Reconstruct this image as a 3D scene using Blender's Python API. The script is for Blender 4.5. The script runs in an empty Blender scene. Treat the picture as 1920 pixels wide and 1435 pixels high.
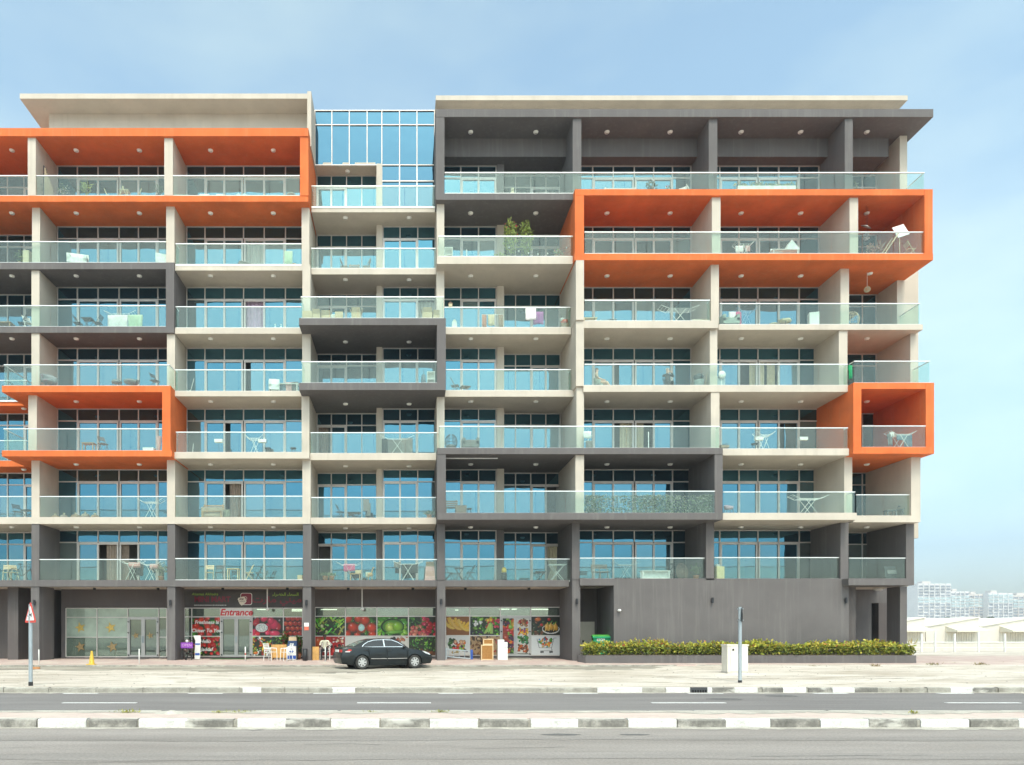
import bpy, bmesh, math, random
import numpy as np
from mathutils import Vector, Matrix
random.seed(7)
rng = np.random.default_rng(7)
SC = bpy.context.scene
COL = SC.collection
R = math.radians

# ------------------------------------------------------------------ camera, sky, sun, exposure
# photo pixel (u,v) <-> place: eye height H, focal length F px, principal point (U0,V0); s = px per metre at a depth
H = 1.65; F = 1296.0; U0 = 760.0; V0 = 1187.0
cam = bpy.data.cameras.new('camera')
cam.sensor_width = 36.0
cam.lens = 36.0 * F / 1920.0
cam.shift_x = (960.0 - U0) / 1920.0
cam.shift_y = (V0 - 717.5) / 1920.0
cam.clip_start = 0.1
cam.clip_end = 8000
camo = bpy.data.objects.new('camera', cam)
COL.objects.link(camo)
camo.location = (0, 0, H)
camo.rotation_euler = (R(90), 0, 0)
SC.camera = camo

SUN_EL, SUN_AZ = 56.0, 4.0        # the sun stands behind the camera, a little to the right
world = bpy.data.worlds.new('World')
SC.world = world
world.use_nodes = True
wn, wl = world.node_tree.nodes, world.node_tree.links
for n in list(wn): wn.remove(n)
sky = wn.new('ShaderNodeTexSky'); sky.sky_type = 'NISHITA'; sky.sun_disc = False
sky.sun_elevation = R(SUN_EL); sky.sun_rotation = R(180 - SUN_AZ)
sky.air_density = 1.0; sky.dust_density = 2.8; sky.ozone_density = 0.6; sky.altitude = 0
tc = wn.new('ShaderNodeTexCoord')
mp = wn.new('ShaderNodeMapping'); mp.inputs['Scale'].default_value = (1.0, 1.0, 2.6)
nz = wn.new('ShaderNodeTexNoise'); nz.inputs['Scale'].default_value = 1.7
nz.inputs['Detail'].default_value = 5.0; nz.inputs['Roughness'].default_value = 0.55
cr = wn.new('ShaderNodeValToRGB')
cr.color_ramp.elements[0].position = 0.42; cr.color_ramp.elements[0].color = (0.20, 0.20, 0.20, 1)
cr.color_ramp.elements[1].position = 0.74; cr.color_ramp.elements[1].color = (0.78, 0.78, 0.78, 1)
mix = wn.new('ShaderNodeMix'); mix.data_type = 'RGBA'
hz = wn.new('ShaderNodeHueSaturation'); hz.inputs['Saturation'].default_value = 0.30; hz.inputs['Value'].default_value = 1.2
bg = wn.new('ShaderNodeBackground'); bg.inputs['Strength'].default_value = 0.15
wo = wn.new('ShaderNodeOutputWorld')
wl.new(tc.outputs['Generated'], mp.inputs['Vector']); wl.new(mp.outputs['Vector'], nz.inputs['Vector'])
wl.new(nz.outputs['Fac'], cr.inputs['Fac'])
wl.new(sky.outputs['Color'], hz.inputs['Color'])
wl.new(cr.outputs['Color'], mix.inputs[0]); wl.new(sky.outputs['Color'], mix.inputs[6]); wl.new(hz.outputs['Color'], mix.inputs[7])
tint = wn.new('ShaderNodeMix'); tint.data_type = 'RGBA'; tint.blend_type = 'MULTIPLY'; tint.inputs[0].default_value = 1.0; tint.inputs[7].default_value = (0.99, 1.06, 1.02, 1)
wl.new(mix.outputs[2], tint.inputs[6]); # hand-set grade of sky brightness by elevation, the same all the way round
sp_ = wn.new('ShaderNodeSeparateXYZ'); wl.new(tc.outputs['Generated'], sp_.inputs[0])
el = wn.new('ShaderNodeValToRGB'); ee = el.color_ramp.elements
ee[0].position = 0.0; ee[0].color = (1.30, 1.32, 1.38, 1); ee[1].position = 0.60; ee[1].color = (1.20, 1.32, 1.24, 1)
e2 = ee.new(0.10); e2.color = (0.78, 0.88, 0.98, 1); e3 = ee.new(0.30); e3.color = (1.07, 1.17, 1.12, 1)
wl.new(sp_.outputs['Z'], el.inputs['Fac'])
t2_ = wn.new('ShaderNodeMix'); t2_.data_type = 'RGBA'; t2_.blend_type = 'MULTIPLY'; t2_.inputs[0].default_value = 1.0
wl.new(tint.outputs[2], t2_.inputs[6]); wl.new(el.outputs['Color'], t2_.inputs[7]); wl.new(t2_.outputs[2], bg.inputs['Color']); wl.new(bg.outputs['Background'], wo.inputs['Surface'])

sun = bpy.data.lights.new('sun', 'SUN')
sun.energy = 1.0; sun.angle = R(12); sun.color = (1.0, 0.84, 0.75)
suno = bpy.data.objects.new('sun', sun); COL.objects.link(suno)
_d = Vector((math.sin(R(SUN_AZ)) * math.cos(R(SUN_EL)), -math.cos(R(SUN_AZ)) * math.cos(R(SUN_EL)), math.sin(R(SUN_EL))))
suno.rotation_euler = _d.to_track_quat('Z', 'Y').to_euler()
suno.location = (10, -30, 60)

SC.view_settings.view_transform = 'Standard'
SC.view_settings.look = 'None'
SC.view_settings.gamma = 1.0
SC.view_settings.use_curve_mapping = False
SC.view_settings.exposure = 0.74
SC.cycles.max_bounces = 8
SC.cycles.transparent_max_bounces = 16
SC.cycles.caustics_reflective = False
SC.cycles.caustics_refractive = False

# ------------------------------------------------------------------ helpers
def px(u, s): return (u - U0) / s
def pz(v, s): return H + (V0 - v) / s

MATS = {}
def _new(name):
    m = bpy.data.materials.new(name); m.use_nodes = True
    MATS[name] = m
    return m, m.node_tree.nodes, m.node_tree.links, m.node_tree.nodes['Principled BSDF']
def plain(name, rgb, rough=0.6, metal=0.0, var=0.10, scale=3.0, bump=0.0, bscale=60.0, spec=0.5):
    """Principled material whose colour wanders a little with a world-space noise."""
    m, n, l, b = _new(name)
    b.inputs['Roughness'].default_value = rough; b.inputs['Metallic'].default_value = metal
    b.inputs['Specular IOR Level'].default_value = spec
    g = n.new('ShaderNodeNewGeometry')
    t = n.new('ShaderNodeTexNoise'); t.inputs['Scale'].default_value = scale; t.inputs['Detail'].default_value = 6
    l.new(g.outputs['Position'], t.inputs['Vector'])
    r = n.new('ShaderNodeValToRGB')
    r.color_ramp.elements[0].position = 0.3; r.color_ramp.elements[1].position = 0.7
    r.color_ramp.elements[0].color = tuple(c * (1 - var) for c in rgb) + (1,)
    r.color_ramp.elements[1].color = tuple(min(1, c * (1 + var)) for c in rgb) + (1,)
    l.new(t.outputs['Fac'], r.inputs['Fac']); l.new(r.outputs['Color'], b.inputs['Base Color'])
    if bump:
        t2 = n.new('ShaderNodeTexNoise'); t2.inputs['Scale'].default_value = bscale; t2.inputs['Detail'].default_value = 3
        l.new(g.outputs['Position'], t2.inputs['Vector'])
        bp = n.new('ShaderNodeBump'); bp.inputs['Strength'].default_value = bump; bp.inputs['Distance'].default_value = 0.02
        l.new(t2.outputs['Fac'], bp.inputs['Height']); l.new(bp.outputs['Normal'], b.inputs['Normal'])
    return m
def render_coat(name, rgb, streak, var=0.08, rough=0.85):
    """Painted render: cloudy tone, fine grain, and dust streaks that run down from edges."""
    m = plain(name, rgb, rough, var=var, scale=0.9, bump=0.25, bscale=25.0, spec=0.25)
    n, l = m.node_tree.nodes, m.node_tree.links
    b = n['Principled BSDF']
    src = b.inputs['Base Color'].links[0].from_socket
    g = n.new('ShaderNodeNewGeometry')
    mp_ = n.new('ShaderNodeMapping'); mp_.inputs['Scale'].default_value = (5.0, 5.0, 0.22)
    t = n.new('ShaderNodeTexNoise'); t.inputs['Scale'].default_value = 1.0; t.inputs['Detail'].default_value = 8; t.inputs['Roughness'].default_value = 0.65
    l.new(g.outputs['Position'], mp_.inputs['Vector']); l.new(mp_.outputs['Vector'], t.inputs['Vector'])
    r = n.new('ShaderNodeValToRGB'); r.color_ramp.elements[0].position = 0.52; r.color_ramp.elements[1].position = 0.80
    r.color_ramp.elements[0].color = (0, 0, 0, 1); r.color_ramp.elements[1].color = (0.55, 0.55, 0.55, 1)
    l.new(t.outputs['Fac'], r.inputs['Fac'])
    mx = n.new('ShaderNodeMix'); mx.data_type = 'RGBA'; mx.inputs[7].default_value = tuple(streak) + (1,)
    l.new(r.outputs['Color'], mx.inputs[0]); l.new(src, mx.inputs[6]); l.new(mx.outputs[2], b.inputs['Base Color'])
    return m
def vcol(name, rough=0.7, sheen=0.0, trans=0.0):
    """Material that reads the per-face colours stored in the mesh attribute 'Col'."""
    m, n, l, b = _new(name)
    a = n.new('ShaderNodeVertexColor'); a.layer_name = 'Col'
    l.new(a.outputs['Color'], b.inputs['Base Color'])
    b.inputs['Roughness'].default_value = rough
    if trans:
        tr = n.new('ShaderNodeBsdfTranslucent'); l.new(a.outputs['Color'], tr.inputs['Color'])
        ms = n.new('ShaderNodeMixShader'); ms.inputs[0].default_value = trans
        l.new(b.outputs[0], ms.inputs[1]); l.new(tr.outputs[0], ms.inputs[2])
        l.new(ms.outputs[0], n['Material Output'].inputs['Surface'])
    return m

BEIGE = render_coat('beige_render', (0.560, 0.497, 0.424), (0.44, 0.385, 0.315))
GREY = render_coat('charcoal_render', (0.138, 0.126, 0.125), (0.24, 0.224, 0.216))
ORANGE = render_coat('orange_render', (0.67, 0.155, 0.044), (0.62, 0.25, 0.11), var=0.14)
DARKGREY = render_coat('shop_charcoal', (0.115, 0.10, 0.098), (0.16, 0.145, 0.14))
ALU = plain('aluminium_frame', (0.60, 0.545, 0.515), 0.45, 0.35, 0.06)
RAIL = plain('handrail_metal', (0.80, 0.80, 0.78), 0.30, 0.4, 0.04)
WHITE = plain('white_paint', (0.80, 0.79, 0.76), 0.5, var=0.05)
BLACK = plain('black_plastic', (0.018, 0.018, 0.02), 0.45, var=0.1)
DARKMETAL = plain('dark_metal', (0.05, 0.05, 0.055), 0.4, 0.6, 0.1)
STEEL = plain('galvanised_steel', (0.42, 0.47, 0.50), 0.45, 0.5, 0.08)
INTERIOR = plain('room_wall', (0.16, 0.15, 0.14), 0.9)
WOOD = plain('teak_wood', (0.42, 0.24, 0.11), 0.6, var=0.2, scale=9)
PALEWOOD = plain('pale_wood', (0.66, 0.50, 0.30), 0.6, var=0.15, scale=9)
WICKER = plain('brown_wicker', (0.16, 0.10, 0.07), 0.7, var=0.3, scale=30)
GREYWICKER = plain('grey_wicker', (0.20, 0.20, 0.21), 0.7, var=0.3, scale=30)
CARD = plain('cardboard', (0.58, 0.43, 0.27), 0.8, var=0.08)
CREAM = plain('cream_cloth', (0.68, 0.60, 0.47), 0.85, var=0.08)
FILM = plain('white_film', (0.72, 0.78, 0.72), 0.35, var=0.04)

def glass_mirror():
    """Solar-control glass: dark blue body, tinted reflection of what stands opposite."""
    m, n, l, b = _new('solar_glass')
    g = n.new('ShaderNodeNewGeometry')
    b.inputs['Base Color'].default_value = (0.003, 0.010, 0.018, 1); b.inputs['Roughness'].default_value = 0.2
    b.inputs['Specular IOR Level'].default_value = 0.0
    gl = n.new('ShaderNodeBsdfGlossy'); gl.inputs['Roughness'].default_value = 0.015
    gl.inputs['Color'].default_value = (0.27, 0.74, 1.0, 1)
    t = n.new('ShaderNodeTexNoise'); t.inputs['Scale'].default_value = 0.9; t.inputs['Detail'].default_value = 1
    l.new(g.outputs['Position'], t.inputs['Vector'])
    bp = n.new('ShaderNodeBump'); bp.inputs['Strength'].default_value = 0.6; bp.inputs['Distance'].default_value = 0.014
    l.new(t.outputs['Fac'], bp.inputs['Height']); l.new(bp.outputs['Normal'], gl.inputs['Normal'])
    ms = n.new('ShaderNodeMixShader'); ms.inputs[0].default_value = 0.25
    l.new(b.outputs[0], ms.inputs[1]); l.new(gl.outputs[0], ms.inputs[2]); l.new(ms.outputs[0], n['Material Output'].inputs['Surface'])
    return m
GLASS = glass_mirror()
def glass_variant(name, body):
    m = GLASS.copy(); m.name = name; MATS[name] = m
    m.node_tree.nodes['Principled BSDF'].inputs['Base Color'].default_value = tuple(body) + (1,); return m
CWGLASS = glass_variant('stair_glass', (0.003, 0.010, 0.018)); CWGLASS.node_tree.nodes['Glossy BSDF'].inputs['Color'].default_value = (0.27, 0.58, 0.84, 1)
GLASS_VAR = [glass_variant('solar_glass_blind', (0.13, 0.135, 0.12)), glass_variant('solar_glass_curtain', (0.075, 0.068, 0.058)), glass_variant('solar_glass_dim', (0.012, 0.022, 0.030))]
def glass_clear(name, tint, refl, dust, dustcol=(0.75, 0.82, 0.78)):
    m, n, l, b = _new(name)
    tr = n.new('ShaderNodeBsdfTransparent'); tr.inputs['Color'].default_value = tuple(tint) + (1,)
    gl = n.new('ShaderNodeBsdfGlossy'); gl.inputs['Roughness'].default_value = 0.02; gl.inputs['Color'].default_value = (0.90, 1.0, 0.97, 1)
    b.inputs['Base Color'].default_value = tuple(dustcol) + (1,); b.inputs['Roughness'].default_value = 0.9
    g = n.new('ShaderNodeNewGeometry')
    t = n.new('ShaderNodeTexNoise'); t.inputs['Scale'].default_value = 1.3; t.inputs['Detail'].default_value = 6
    l.new(g.outputs['Position'], t.inputs['Vector'])
    r = n.new('ShaderNodeMapRange'); r.inputs[1].default_value = 0.3; r.inputs[2].default_value = 0.7
    r.inputs[3].default_value = dust * 0.7; r.inputs[4].default_value = dust * 1.3
    l.new(t.outputs['Fac'], r.inputs[0])
    m1 = n.new('ShaderNodeMixShader'); m1.inputs[0].default_value = refl
    l.new(tr.outputs[0], m1.inputs[1]); l.new(gl.outputs[0], m1.inputs[2])
    m2 = n.new('ShaderNodeMixShader'); l.new(r.outputs[0], m2.inputs[0])
    l.new(m1.outputs[0], m2.inputs[1]); l.new(b.outputs[0], m2.inputs[2])
    l.new(m2.outputs[0], n['Material Output'].inputs['Surface'])
    return m
RAILGLASS = glass_clear('railing_glass', (0.90, 0.965, 0.935), 0.040, 0.024)
SHOPGLASS = glass_clear('shop_glass', (0.62, 0.72, 0.64), 0.16, 0.05)

class MB:
    """Collects simple shapes and builds them as one mesh object."""
    def __init__(s): s.v = []; s.f = []; s.m = []; s.sm = []
    def _add(s, vs, fs, mi=0, smooth=False):
        o = len(s.v); s.v += [tuple(p) for p in vs]
        for f in fs: s.f.append(tuple(i + o for i in f)); s.m.append(mi); s.sm.append(smooth)
        return s
    def box(s, x0, x1, y0, y1, z0, z1, mi=0):
        vs = [(x, y, z) for z in (z0, z1) for y in (y0, y1) for x in (x0, x1)]
        return s._add(vs, [(0, 2, 3, 1), (4, 5, 7, 6), (0, 1, 5, 4), (2, 6, 7, 3), (0, 4, 6, 2), (1, 3, 7, 5)], mi)
    def obox(s, c, size, M=None, mi=0):
        hx, hy, hz_ = size[0] / 2, size[1] / 2, size[2] / 2
        vs = [Vector((x, y, z)) for z in (-hz_, hz_) for y in (-hy, hy) for x in (-hx, hx)]
        if M is not None: vs = [M @ p for p in vs]
        vs = [p + Vector(c) for p in vs]
        return s._add(vs, [(0, 2, 3, 1), (4, 5, 7, 6), (0, 1, 5, 4), (2, 6, 7, 3), (0, 4, 6, 2), (1, 3, 7, 5)], mi)
    def tube(s, p, q, r, n=6, r2=None, mi=0, caps=True):
        p, q = Vector(p), Vector(q); d = (q - p)
        if d.length < 1e-6: return s
        d.normalize(); a = d.orthogonal().normalized(); b = d.cross(a); r2 = r if r2 is None else r2
        vs = []
        for k in range(n):
            t = 2 * math.pi * k / n; w = a * math.cos(t) + b * math.sin(t)
            vs += [p + w * r, q + w * r2]
        fs = [(2 * k, 2 * ((k + 1) % n), 2 * ((k + 1) % n) + 1, 2 * k + 1) for k in range(n)]
        s._add(vs, fs, mi, n > 6)
        if caps:
            s._add([vs[2 * k] for k in range(n)], [tuple(range(n))[::-1]], mi); s._add([vs[2 * k + 1] for k in range(n)], [tuple(range(n))], mi)
        return s
    def path(s, pts, r, n=6, mi=0):
        for a, b in zip(pts[:-1], pts[1:]): s.tube(a, b, r, n, mi=mi)
        return s
    def ball(s, c, rx, ry=None, rz=None, nu=10, nv=7, mi=0):
        ry = rx if ry is None else ry; rz = rx if rz is None else rz
        vs = [(c[0], c[1], c[2] + rz)]
        for j in range(1, nv):
            a = math.pi * j / nv
            for i in range(nu):
                t = 2 * math.pi * i / nu
                vs.append((c[0] + rx * math.sin(a) * math.cos(t), c[1] + ry * math.sin(a) * math.sin(t), c[2] + rz * math.cos(a)))
        vs.append((c[0], c[1], c[2] - rz)); e = len(vs) - 1
        fs = [(0, 1 + i, 1 + (i + 1) % nu) for i in range(nu)]
        for j in range(nv - 2):
            for i in range(nu):
                a0 = 1 + j * nu; a1 = a0 + nu
                fs.append((a0 + i, a1 + i, a1 + (i + 1) % nu, a0 + (i + 1) % nu))
        a0 = 1 + (nv - 2) * nu
        fs += [(e, a0 + (i + 1) % nu, a0 + i) for i in range(nu)]
        return s._add(vs, fs, mi, True)
    def lathe(s, prof, c=(0, 0, 0), n=14, mi=0):
        vs = []
        for r, z in prof:
            for i in range(n):
                t = 2 * math.pi * i / n; vs.append((c[0] + r * math.cos(t), c[1] + r * math.sin(t), c[2] + z))
        fs = []
        for j in range(len(prof) - 1):
            for i in range(n): fs.append((j * n + i, j * n + (i + 1) % n, (j + 1) * n + (i + 1) % n, (j + 1) * n + i))
        fs.append(tuple(range(n))[::-1]); fs.append(tuple((len(prof) - 1) * n + i for i in range(n)))
        return s._add(vs, fs, mi, True)
    def poly(s, pts, mi=0): return s._add(pts, [tuple(range(len(pts)))], mi)
    def prism(s, pts, y0, y1, mi=0):
        """outline given as (x,z) pairs, extruded along y"""
        n = len(pts); vs = [(x, y0, z) for x, z in pts] + [(x, y1, z) for x, z in pts]
        fs = [tuple(range(n))[::-1], tuple(range(n, 2 * n))] + [(i, (i + 1) % n, n + (i + 1) % n, n + i) for i in range(n)]
        return s._add(vs, fs, mi)
    def sheet(s, grid, mi=0):
        """grid[j][i] of points"""
        nj, ni = len(grid), len(grid[0]); vs = [p for row in grid for p in row]
        fs = [(j * ni + i, j * ni + i + 1, (j + 1) * ni + i + 1, (j + 1) * ni + i) for j in range(nj - 1) for i in range(ni - 1)]
        return s._add(vs, fs, mi, True)
    def mesh(s, name, mats):
        me = bpy.data.meshes.new(name); me.from_pydata(s.v, [], s.f)
        for m in (mats if isinstance(mats, (list, tuple)) else [mats]): me.materials.append(m)
        me.polygons.foreach_set('material_index', s.m); me.polygons.foreach_set('use_smooth', s.sm)
        me.update()
        return me
    def build(s, name, mats, parent=None, loc=None, rotz=0.0):
        o = bpy.data.objects.new(name, s.mesh(name, mats)); COL.objects.link(o)
        if loc is not None: o.location = loc
        o.rotation_euler[2] = rotz
        if parent is not None: adopt(o, parent)
        return o
WORLD_BUILT = set()      # roots whose parts are modelled in place (their mesh coordinates are the place's own)
def adopt(o, parent):
    o.parent = parent
    if parent.name in WORLD_BUILT: o.matrix_parent_inverse = Matrix.Translation(-Vector(parent.location))
def tag(o, label, cat, group=None):
    o['label'] = label; o['category'] = cat
    if group: o['group'] = group
    return o
def thing(name, label, cat, loc=(0, 0, 0), rotz=0.0, group=None, inplace=False):
    o = bpy.data.objects.new(name, None); COL.objects.link(o)
    o.empty_display_size = 0.2
    o.location = loc; o.rotation_euler[2] = rotz
    if inplace: WORLD_BUILT.add(o.name)
    return tag(o, label, cat, group)
def struct(o, kind='structure'): o['kind'] = kind; return o
def colour_faces(me, cols):
    """cols: one rgb per face"""
    a = me.color_attributes.new('Col', 'FLOAT_COLOR', 'CORNER')
    n = np.array([p.loop_total for p in me.polygons])
    c = np.repeat(np.c_[np.asarray(cols, dtype=np.float32), np.ones(len(cols), np.float32)], n, axis=0)
    a.data.foreach_set('color', c.ravel())
# ------------------------------------------------------------------ the apartment building
SG, SD = 34.286, 33.57                 # px per metre at the balcony glazing and at the deeper glazing
YG, YD, YB = F / SG, F / SD, 39.35     # glazing planes, front of the rooms' back wall
S = [4.04] + [pz(994.6 - 113.8 * (k - 1), SG) for k in range(1, 8)]    # soffit height over each storey
ST = 0.33
SG7 = 28.15                            # higher soffit of the grey top frame
BLD = thing('apartment_building', 'eight storey apartment block with orange, charcoal and beige framed glass balconies above shops', 'building', (3, 37, 0.2), inplace=True)

def slab(level, uL, uR, vt, vb, mat, name, zoff=0.0, zs=None, back=YB):
    z0 = S[level] if zs is None else zs
    s = (V0 - vb) / (z0 - H)
    y = F / s
    z1 = z0 + (vb - vt) / s
    MB().box(px(uL, s), px(uR, s), y, back, z0 + zoff, z1).build(name, mat, BLD)
    return s, z1
B_, G_, O_ = BEIGE, GREY, ORANGE
SLABS = [
    # level, uL, uR, v top, v bottom, material
    (7, -230, 578, 240.3, 255.4, O_), (6, -230, 578, 367.0, 378.4, O_), (6, 584, 818, 387.8, 398.4, B_),
    (6, 817, 1075, 362.8, 375.0, G_), (6, 1078, 1749, 355.0, 366.5, O_),
    (5, -230, 326.5, 492.5, 505.0, G_), (5, 328, 567, 496, 507.6, B_), (5, 583, 817.5, 503.3, 515, B_),
    (5, 819, 1075, 481, 495, B_), (5, 1077, 1749.5, 475.5, 488, O_),
    (4, -230, 326, 612.5, 624.3, G_), (4, 328, 566, 614.8, 626.3, B_), (4, 560.5, 836, 596.7, 609.7, G_),
    (4, 836, 1071, 614, 627, B_), (4, 1094, 1347, 601.7, 615.5, B_), (4, 1347.5, 1730.5, 608.5, 618.8, B_),
    (3, -230, 45, 750.5, 761, O_), (3, 3.5, 319.6, 723.4, 735.5, O_), (3, 328, 567, 733.5, 743.5, B_), (3, 560.5, 836, 718, 731.7, G_),
    (3, 834.5, 1080, 732, 744, B_), (3, 1094, 1590.6, 722.5, 735.0, B_), (3, 1600, 1751.5, 717.8, 729.6, O_),
    (2, -230, 45, 864, 875.4, O_), (2, 3.5, 322, 844.8, 856, O_), (2, 324, 580, 848, 860, B_), (2, 582, 820, 850, 863, B_),
    (2, 819.7, 1355, 840, 852, G_), (2, 1355.5, 1592, 841.5, 854, B_), (2, 1600, 1751.5, 838.4, 851, O_),
    (1, -230, 582, 970, 982.8, B_), (1, 582.5, 820, 971, 983, B_), (1, 820, 1355, 962, 974.5, G_),
    (1, 1355.5, 1606.5, 962, 975, B_), (1, 1600, 1726, 967, 979.6, B_),
]
for i, (lv, uL, uR, vt, vb, m) in enumerate(SLABS):
    slab(lv, uL, uR, vt, vb, m, 'balcony_slab', 0.003 * (i % 4))
slab(7, 817, 1750, 204.7, 219.5, G_, 'roof_slab', zs=SG7)
# level 0: charcoal edge beams with a pale soffit behind them
for uL, uR in ((-230, 820), (820.5, 1067)):
    slab(0, uL, uR, 1088, 1100, G_, 'edge_beam', back=36.0)
slab(0, 1591, 1714, 1085, 1097.5, G_, 'edge_beam', back=36.0)
MB().box(-27, 8.55, 36.0, YB, S[0] + 0.02, S[0] + ST - 0.03).build('arcade_ceiling', BEIGE, BLD)
MB().box(22.3, 26.2, 36.0, YB, S[0] + 0.02, S[0] + ST - 0.03).build('arcade_ceiling', BEIGE, BLD)
MB().box(8.6, 22.3, 35.3, YB, S[0] + 0.05, S[0] + ST - 0.03).build('arcade_ceiling', BEIGE, BLD)

# partition walls between the balconies; their front ends read as columns
PART = {
    7: [(52, 67, 36.37, B_), (308, 324, 36.35, B_), (562.5, 578.3, 36.44, O_), (817, 833.4, 36.50, G_), (1074, 1090, 36.4, G_), (1329, 1345, 36.36, G_), (1584, 1599, 36.4, G_), (1687, 1701, 35.2, B_)],
    6: [(60, 75, 35.9, B_), (311.5, 327, 36.0, B_), (565.5, 580, 35.9, B_), (819, 833, 36.2, B_), (1078, 1095, 36.94, O_), (1335, 1351, 36.78, B_), (1593, 1609, 36.75, B_), (1733.6, 1748.8, 36.96, O_)],
    5: [(59, 74, 35.97, B_), (311, 326.4, 36.12, G_), (567, 582, 35.95, B_), (818.5, 833, 35.93, B_), (1080, 1095, 37.0, B_), (1333, 1348, 36.55, B_), (1576, 1592, 36.15, B_), (1682, 1697, 35.0, B_)],
    4: [(59, 74, 36.06, B_), (313, 328, 35.97, B_), (566.7, 582.3, 35.98, B_), (819.4, 836, 37.1, G_), (1080, 1095, 36.9, B_), (1331, 1345, 36.5, B_), (1573, 1589, 36.4, B_), (1707, 1720, 36.0, B_)],
    3: [(53, 69, 36.35, B_), (304, 319.6, 36.88, O_), (565.5, 580, 36.2, B_), (819, 833.4, 36.1, B_), (1081, 1095, 36.75, B_), (1333, 1349, 36.85, B_), (1600, 1615, 37.36, O_), (1736, 1751.5, 37.36, O_)],
    2: [(59, 74, 36.2, B_), (313, 328, 36.3, B_), (567, 582.3, 36.25, B_), (819.7, 836, 37.48, G_), (1079, 1095, 37.3, B_), (1340, 1355, 37.48, G_), (1583, 1598, 36.86, B_), (1708.5, 1726, 36.9, B_)],
    1: [(59, 73.5, 36.35, G_), (313.7, 328, 36.35, G_), (568, 583.5, 36.35, G_), (819.6, 834.6, 36.5, G_), (1072.8, 1087, 36.75, G_), (1324, 1339, 36.9, G_), (1576, 1591, 36.85, G_), (1699, 1714, 36.46, G_)],
}
for k, rows in PART.items():
    for i, (uL, uR, s, m) in enumerate(rows):
        z0 = S[k - 1] + ST; z1 = S[k] + ST
        if k == 7 and uL > 800: z1 = SG7 + 0.02
        MB().box(px(uL, s), px(uR, s), F / s, YB, z0 - 0.03, z1 - 0.031).build('partition_wall', m, BLD)
# ground storey: short piers under the partitions
GP = [(58, 73.5, 36.35, 37.15), (313.5, 328.5, 36.35, 37.15), (567.5, 583.5, 36.35, 37.15), (819.6, 835, 36.5, 37.6), (1073, 1088, 36.75, 38.3)]
for uL, uR, s, yb in GP:
    MB().box(px(uL, s), px(uR, s), F / s, yb, 0.1, S[0] + ST).build('pier', GREY, BLD)
MB().box(px(-198, 36.35), px(-183, 36.35), F / 36.35, YB, 0.1, S[7] + ST).build('partition_wall', BEIGE, BLD)

# inner beam under the grey top frame
MB().box(px(834, 36.3), px(1700, 36.3), F / 34.98, YB, S[7] - 0.002, SG7).build('ceiling_beam', GREY, BLD)

# piers between the two halves of bays D and E
for k in range(1, 8):
    m = GREY if k == 1 or k == 7 else BEIGE
    zt = S[k]
    for x0, x1, mm in ((-1.57, -1.26, BEIGE if k == 7 else m), (4.99, 5.38, m)):
        MB().box(x0, x1, YG - 0.16, YB, S[k - 1] + ST - 0.02, zt + 0.03).build('pier', mm, BLD)

# rooms behind the glass, flank walls and roof storey
MB().box(-27, 26.4, YB, YB + 12, 0.1, S[7] + 0.3).build('room_block', BEIGE, BLD)
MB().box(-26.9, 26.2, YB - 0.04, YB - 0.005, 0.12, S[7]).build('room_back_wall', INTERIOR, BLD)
MB().box(26.42, px(1724.5, SD), YD + 0.1, YB + 11, S[1] - 0.3, S[6] - 0.4).build('flank_wall', BEIGE, BLD)
MB().box(26.4, 27.2, YB - 0.6, YB + 11.2, 2.4, S[1] - 0.31).build('flank_wall', GREY, BLD)
MB().box(26.9, 27.4, YD + 0.05, YD + 0.09, S[4] + 0.5, S[5] + 0.1).build('flank_window', GLASS, BLD)
zc = 30.03
MB().box(px(92, SG), px(590, SG), YG, YB + 10, S[7] + 0.2, zc).build('roof_storey', BEIGE, BLD)
MB().box(px(37, 35.3), px(584, 35.3), F / 35.3, YB + 9, zc, zc + 0.27).build('roof_canopy', BEIGE, BLD)
MB().box(px(824, SG), px(1660, SG), YG, YB + 10, S[7] + 0.32, zc).build('roof_storey', BEIGE, BLD)
MB().box(px(817, 35.2), px(1702, 35.2), F / 35.2, YB + 9, zc, zc + 0.25).build('roof_canopy', BEIGE, BLD)
MB().box(px(575, 36.0), px(582.5, 36.0), 36.2, YB, S[7] - 0.03, zc - 0.01).build('partition_wall', BEIGE, BLD)

# unseen gravel added over the roof slabs to stop orange bounce on the canopy
GRAVEL = plain('added_roof_gravel', (0.40, 0.37, 0.33), 0.95, var=0.2, scale=8)
for x0, x1, y0, lv, z_ in ((-26.5, px(578, 36.5) - 0.2, 35.75, 7, S[7] + 0.42), (px(817, 36.5) + 0.2, px(1750, 36.5) - 0.2, 35.8, 7, SG7 + 0.41)):
    MB().box(x0, x1, y0, YG - 0.01, z_ - 0.05, z_ + 0.02).build('added_roof_gravel', GRAVEL, BLD)
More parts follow.
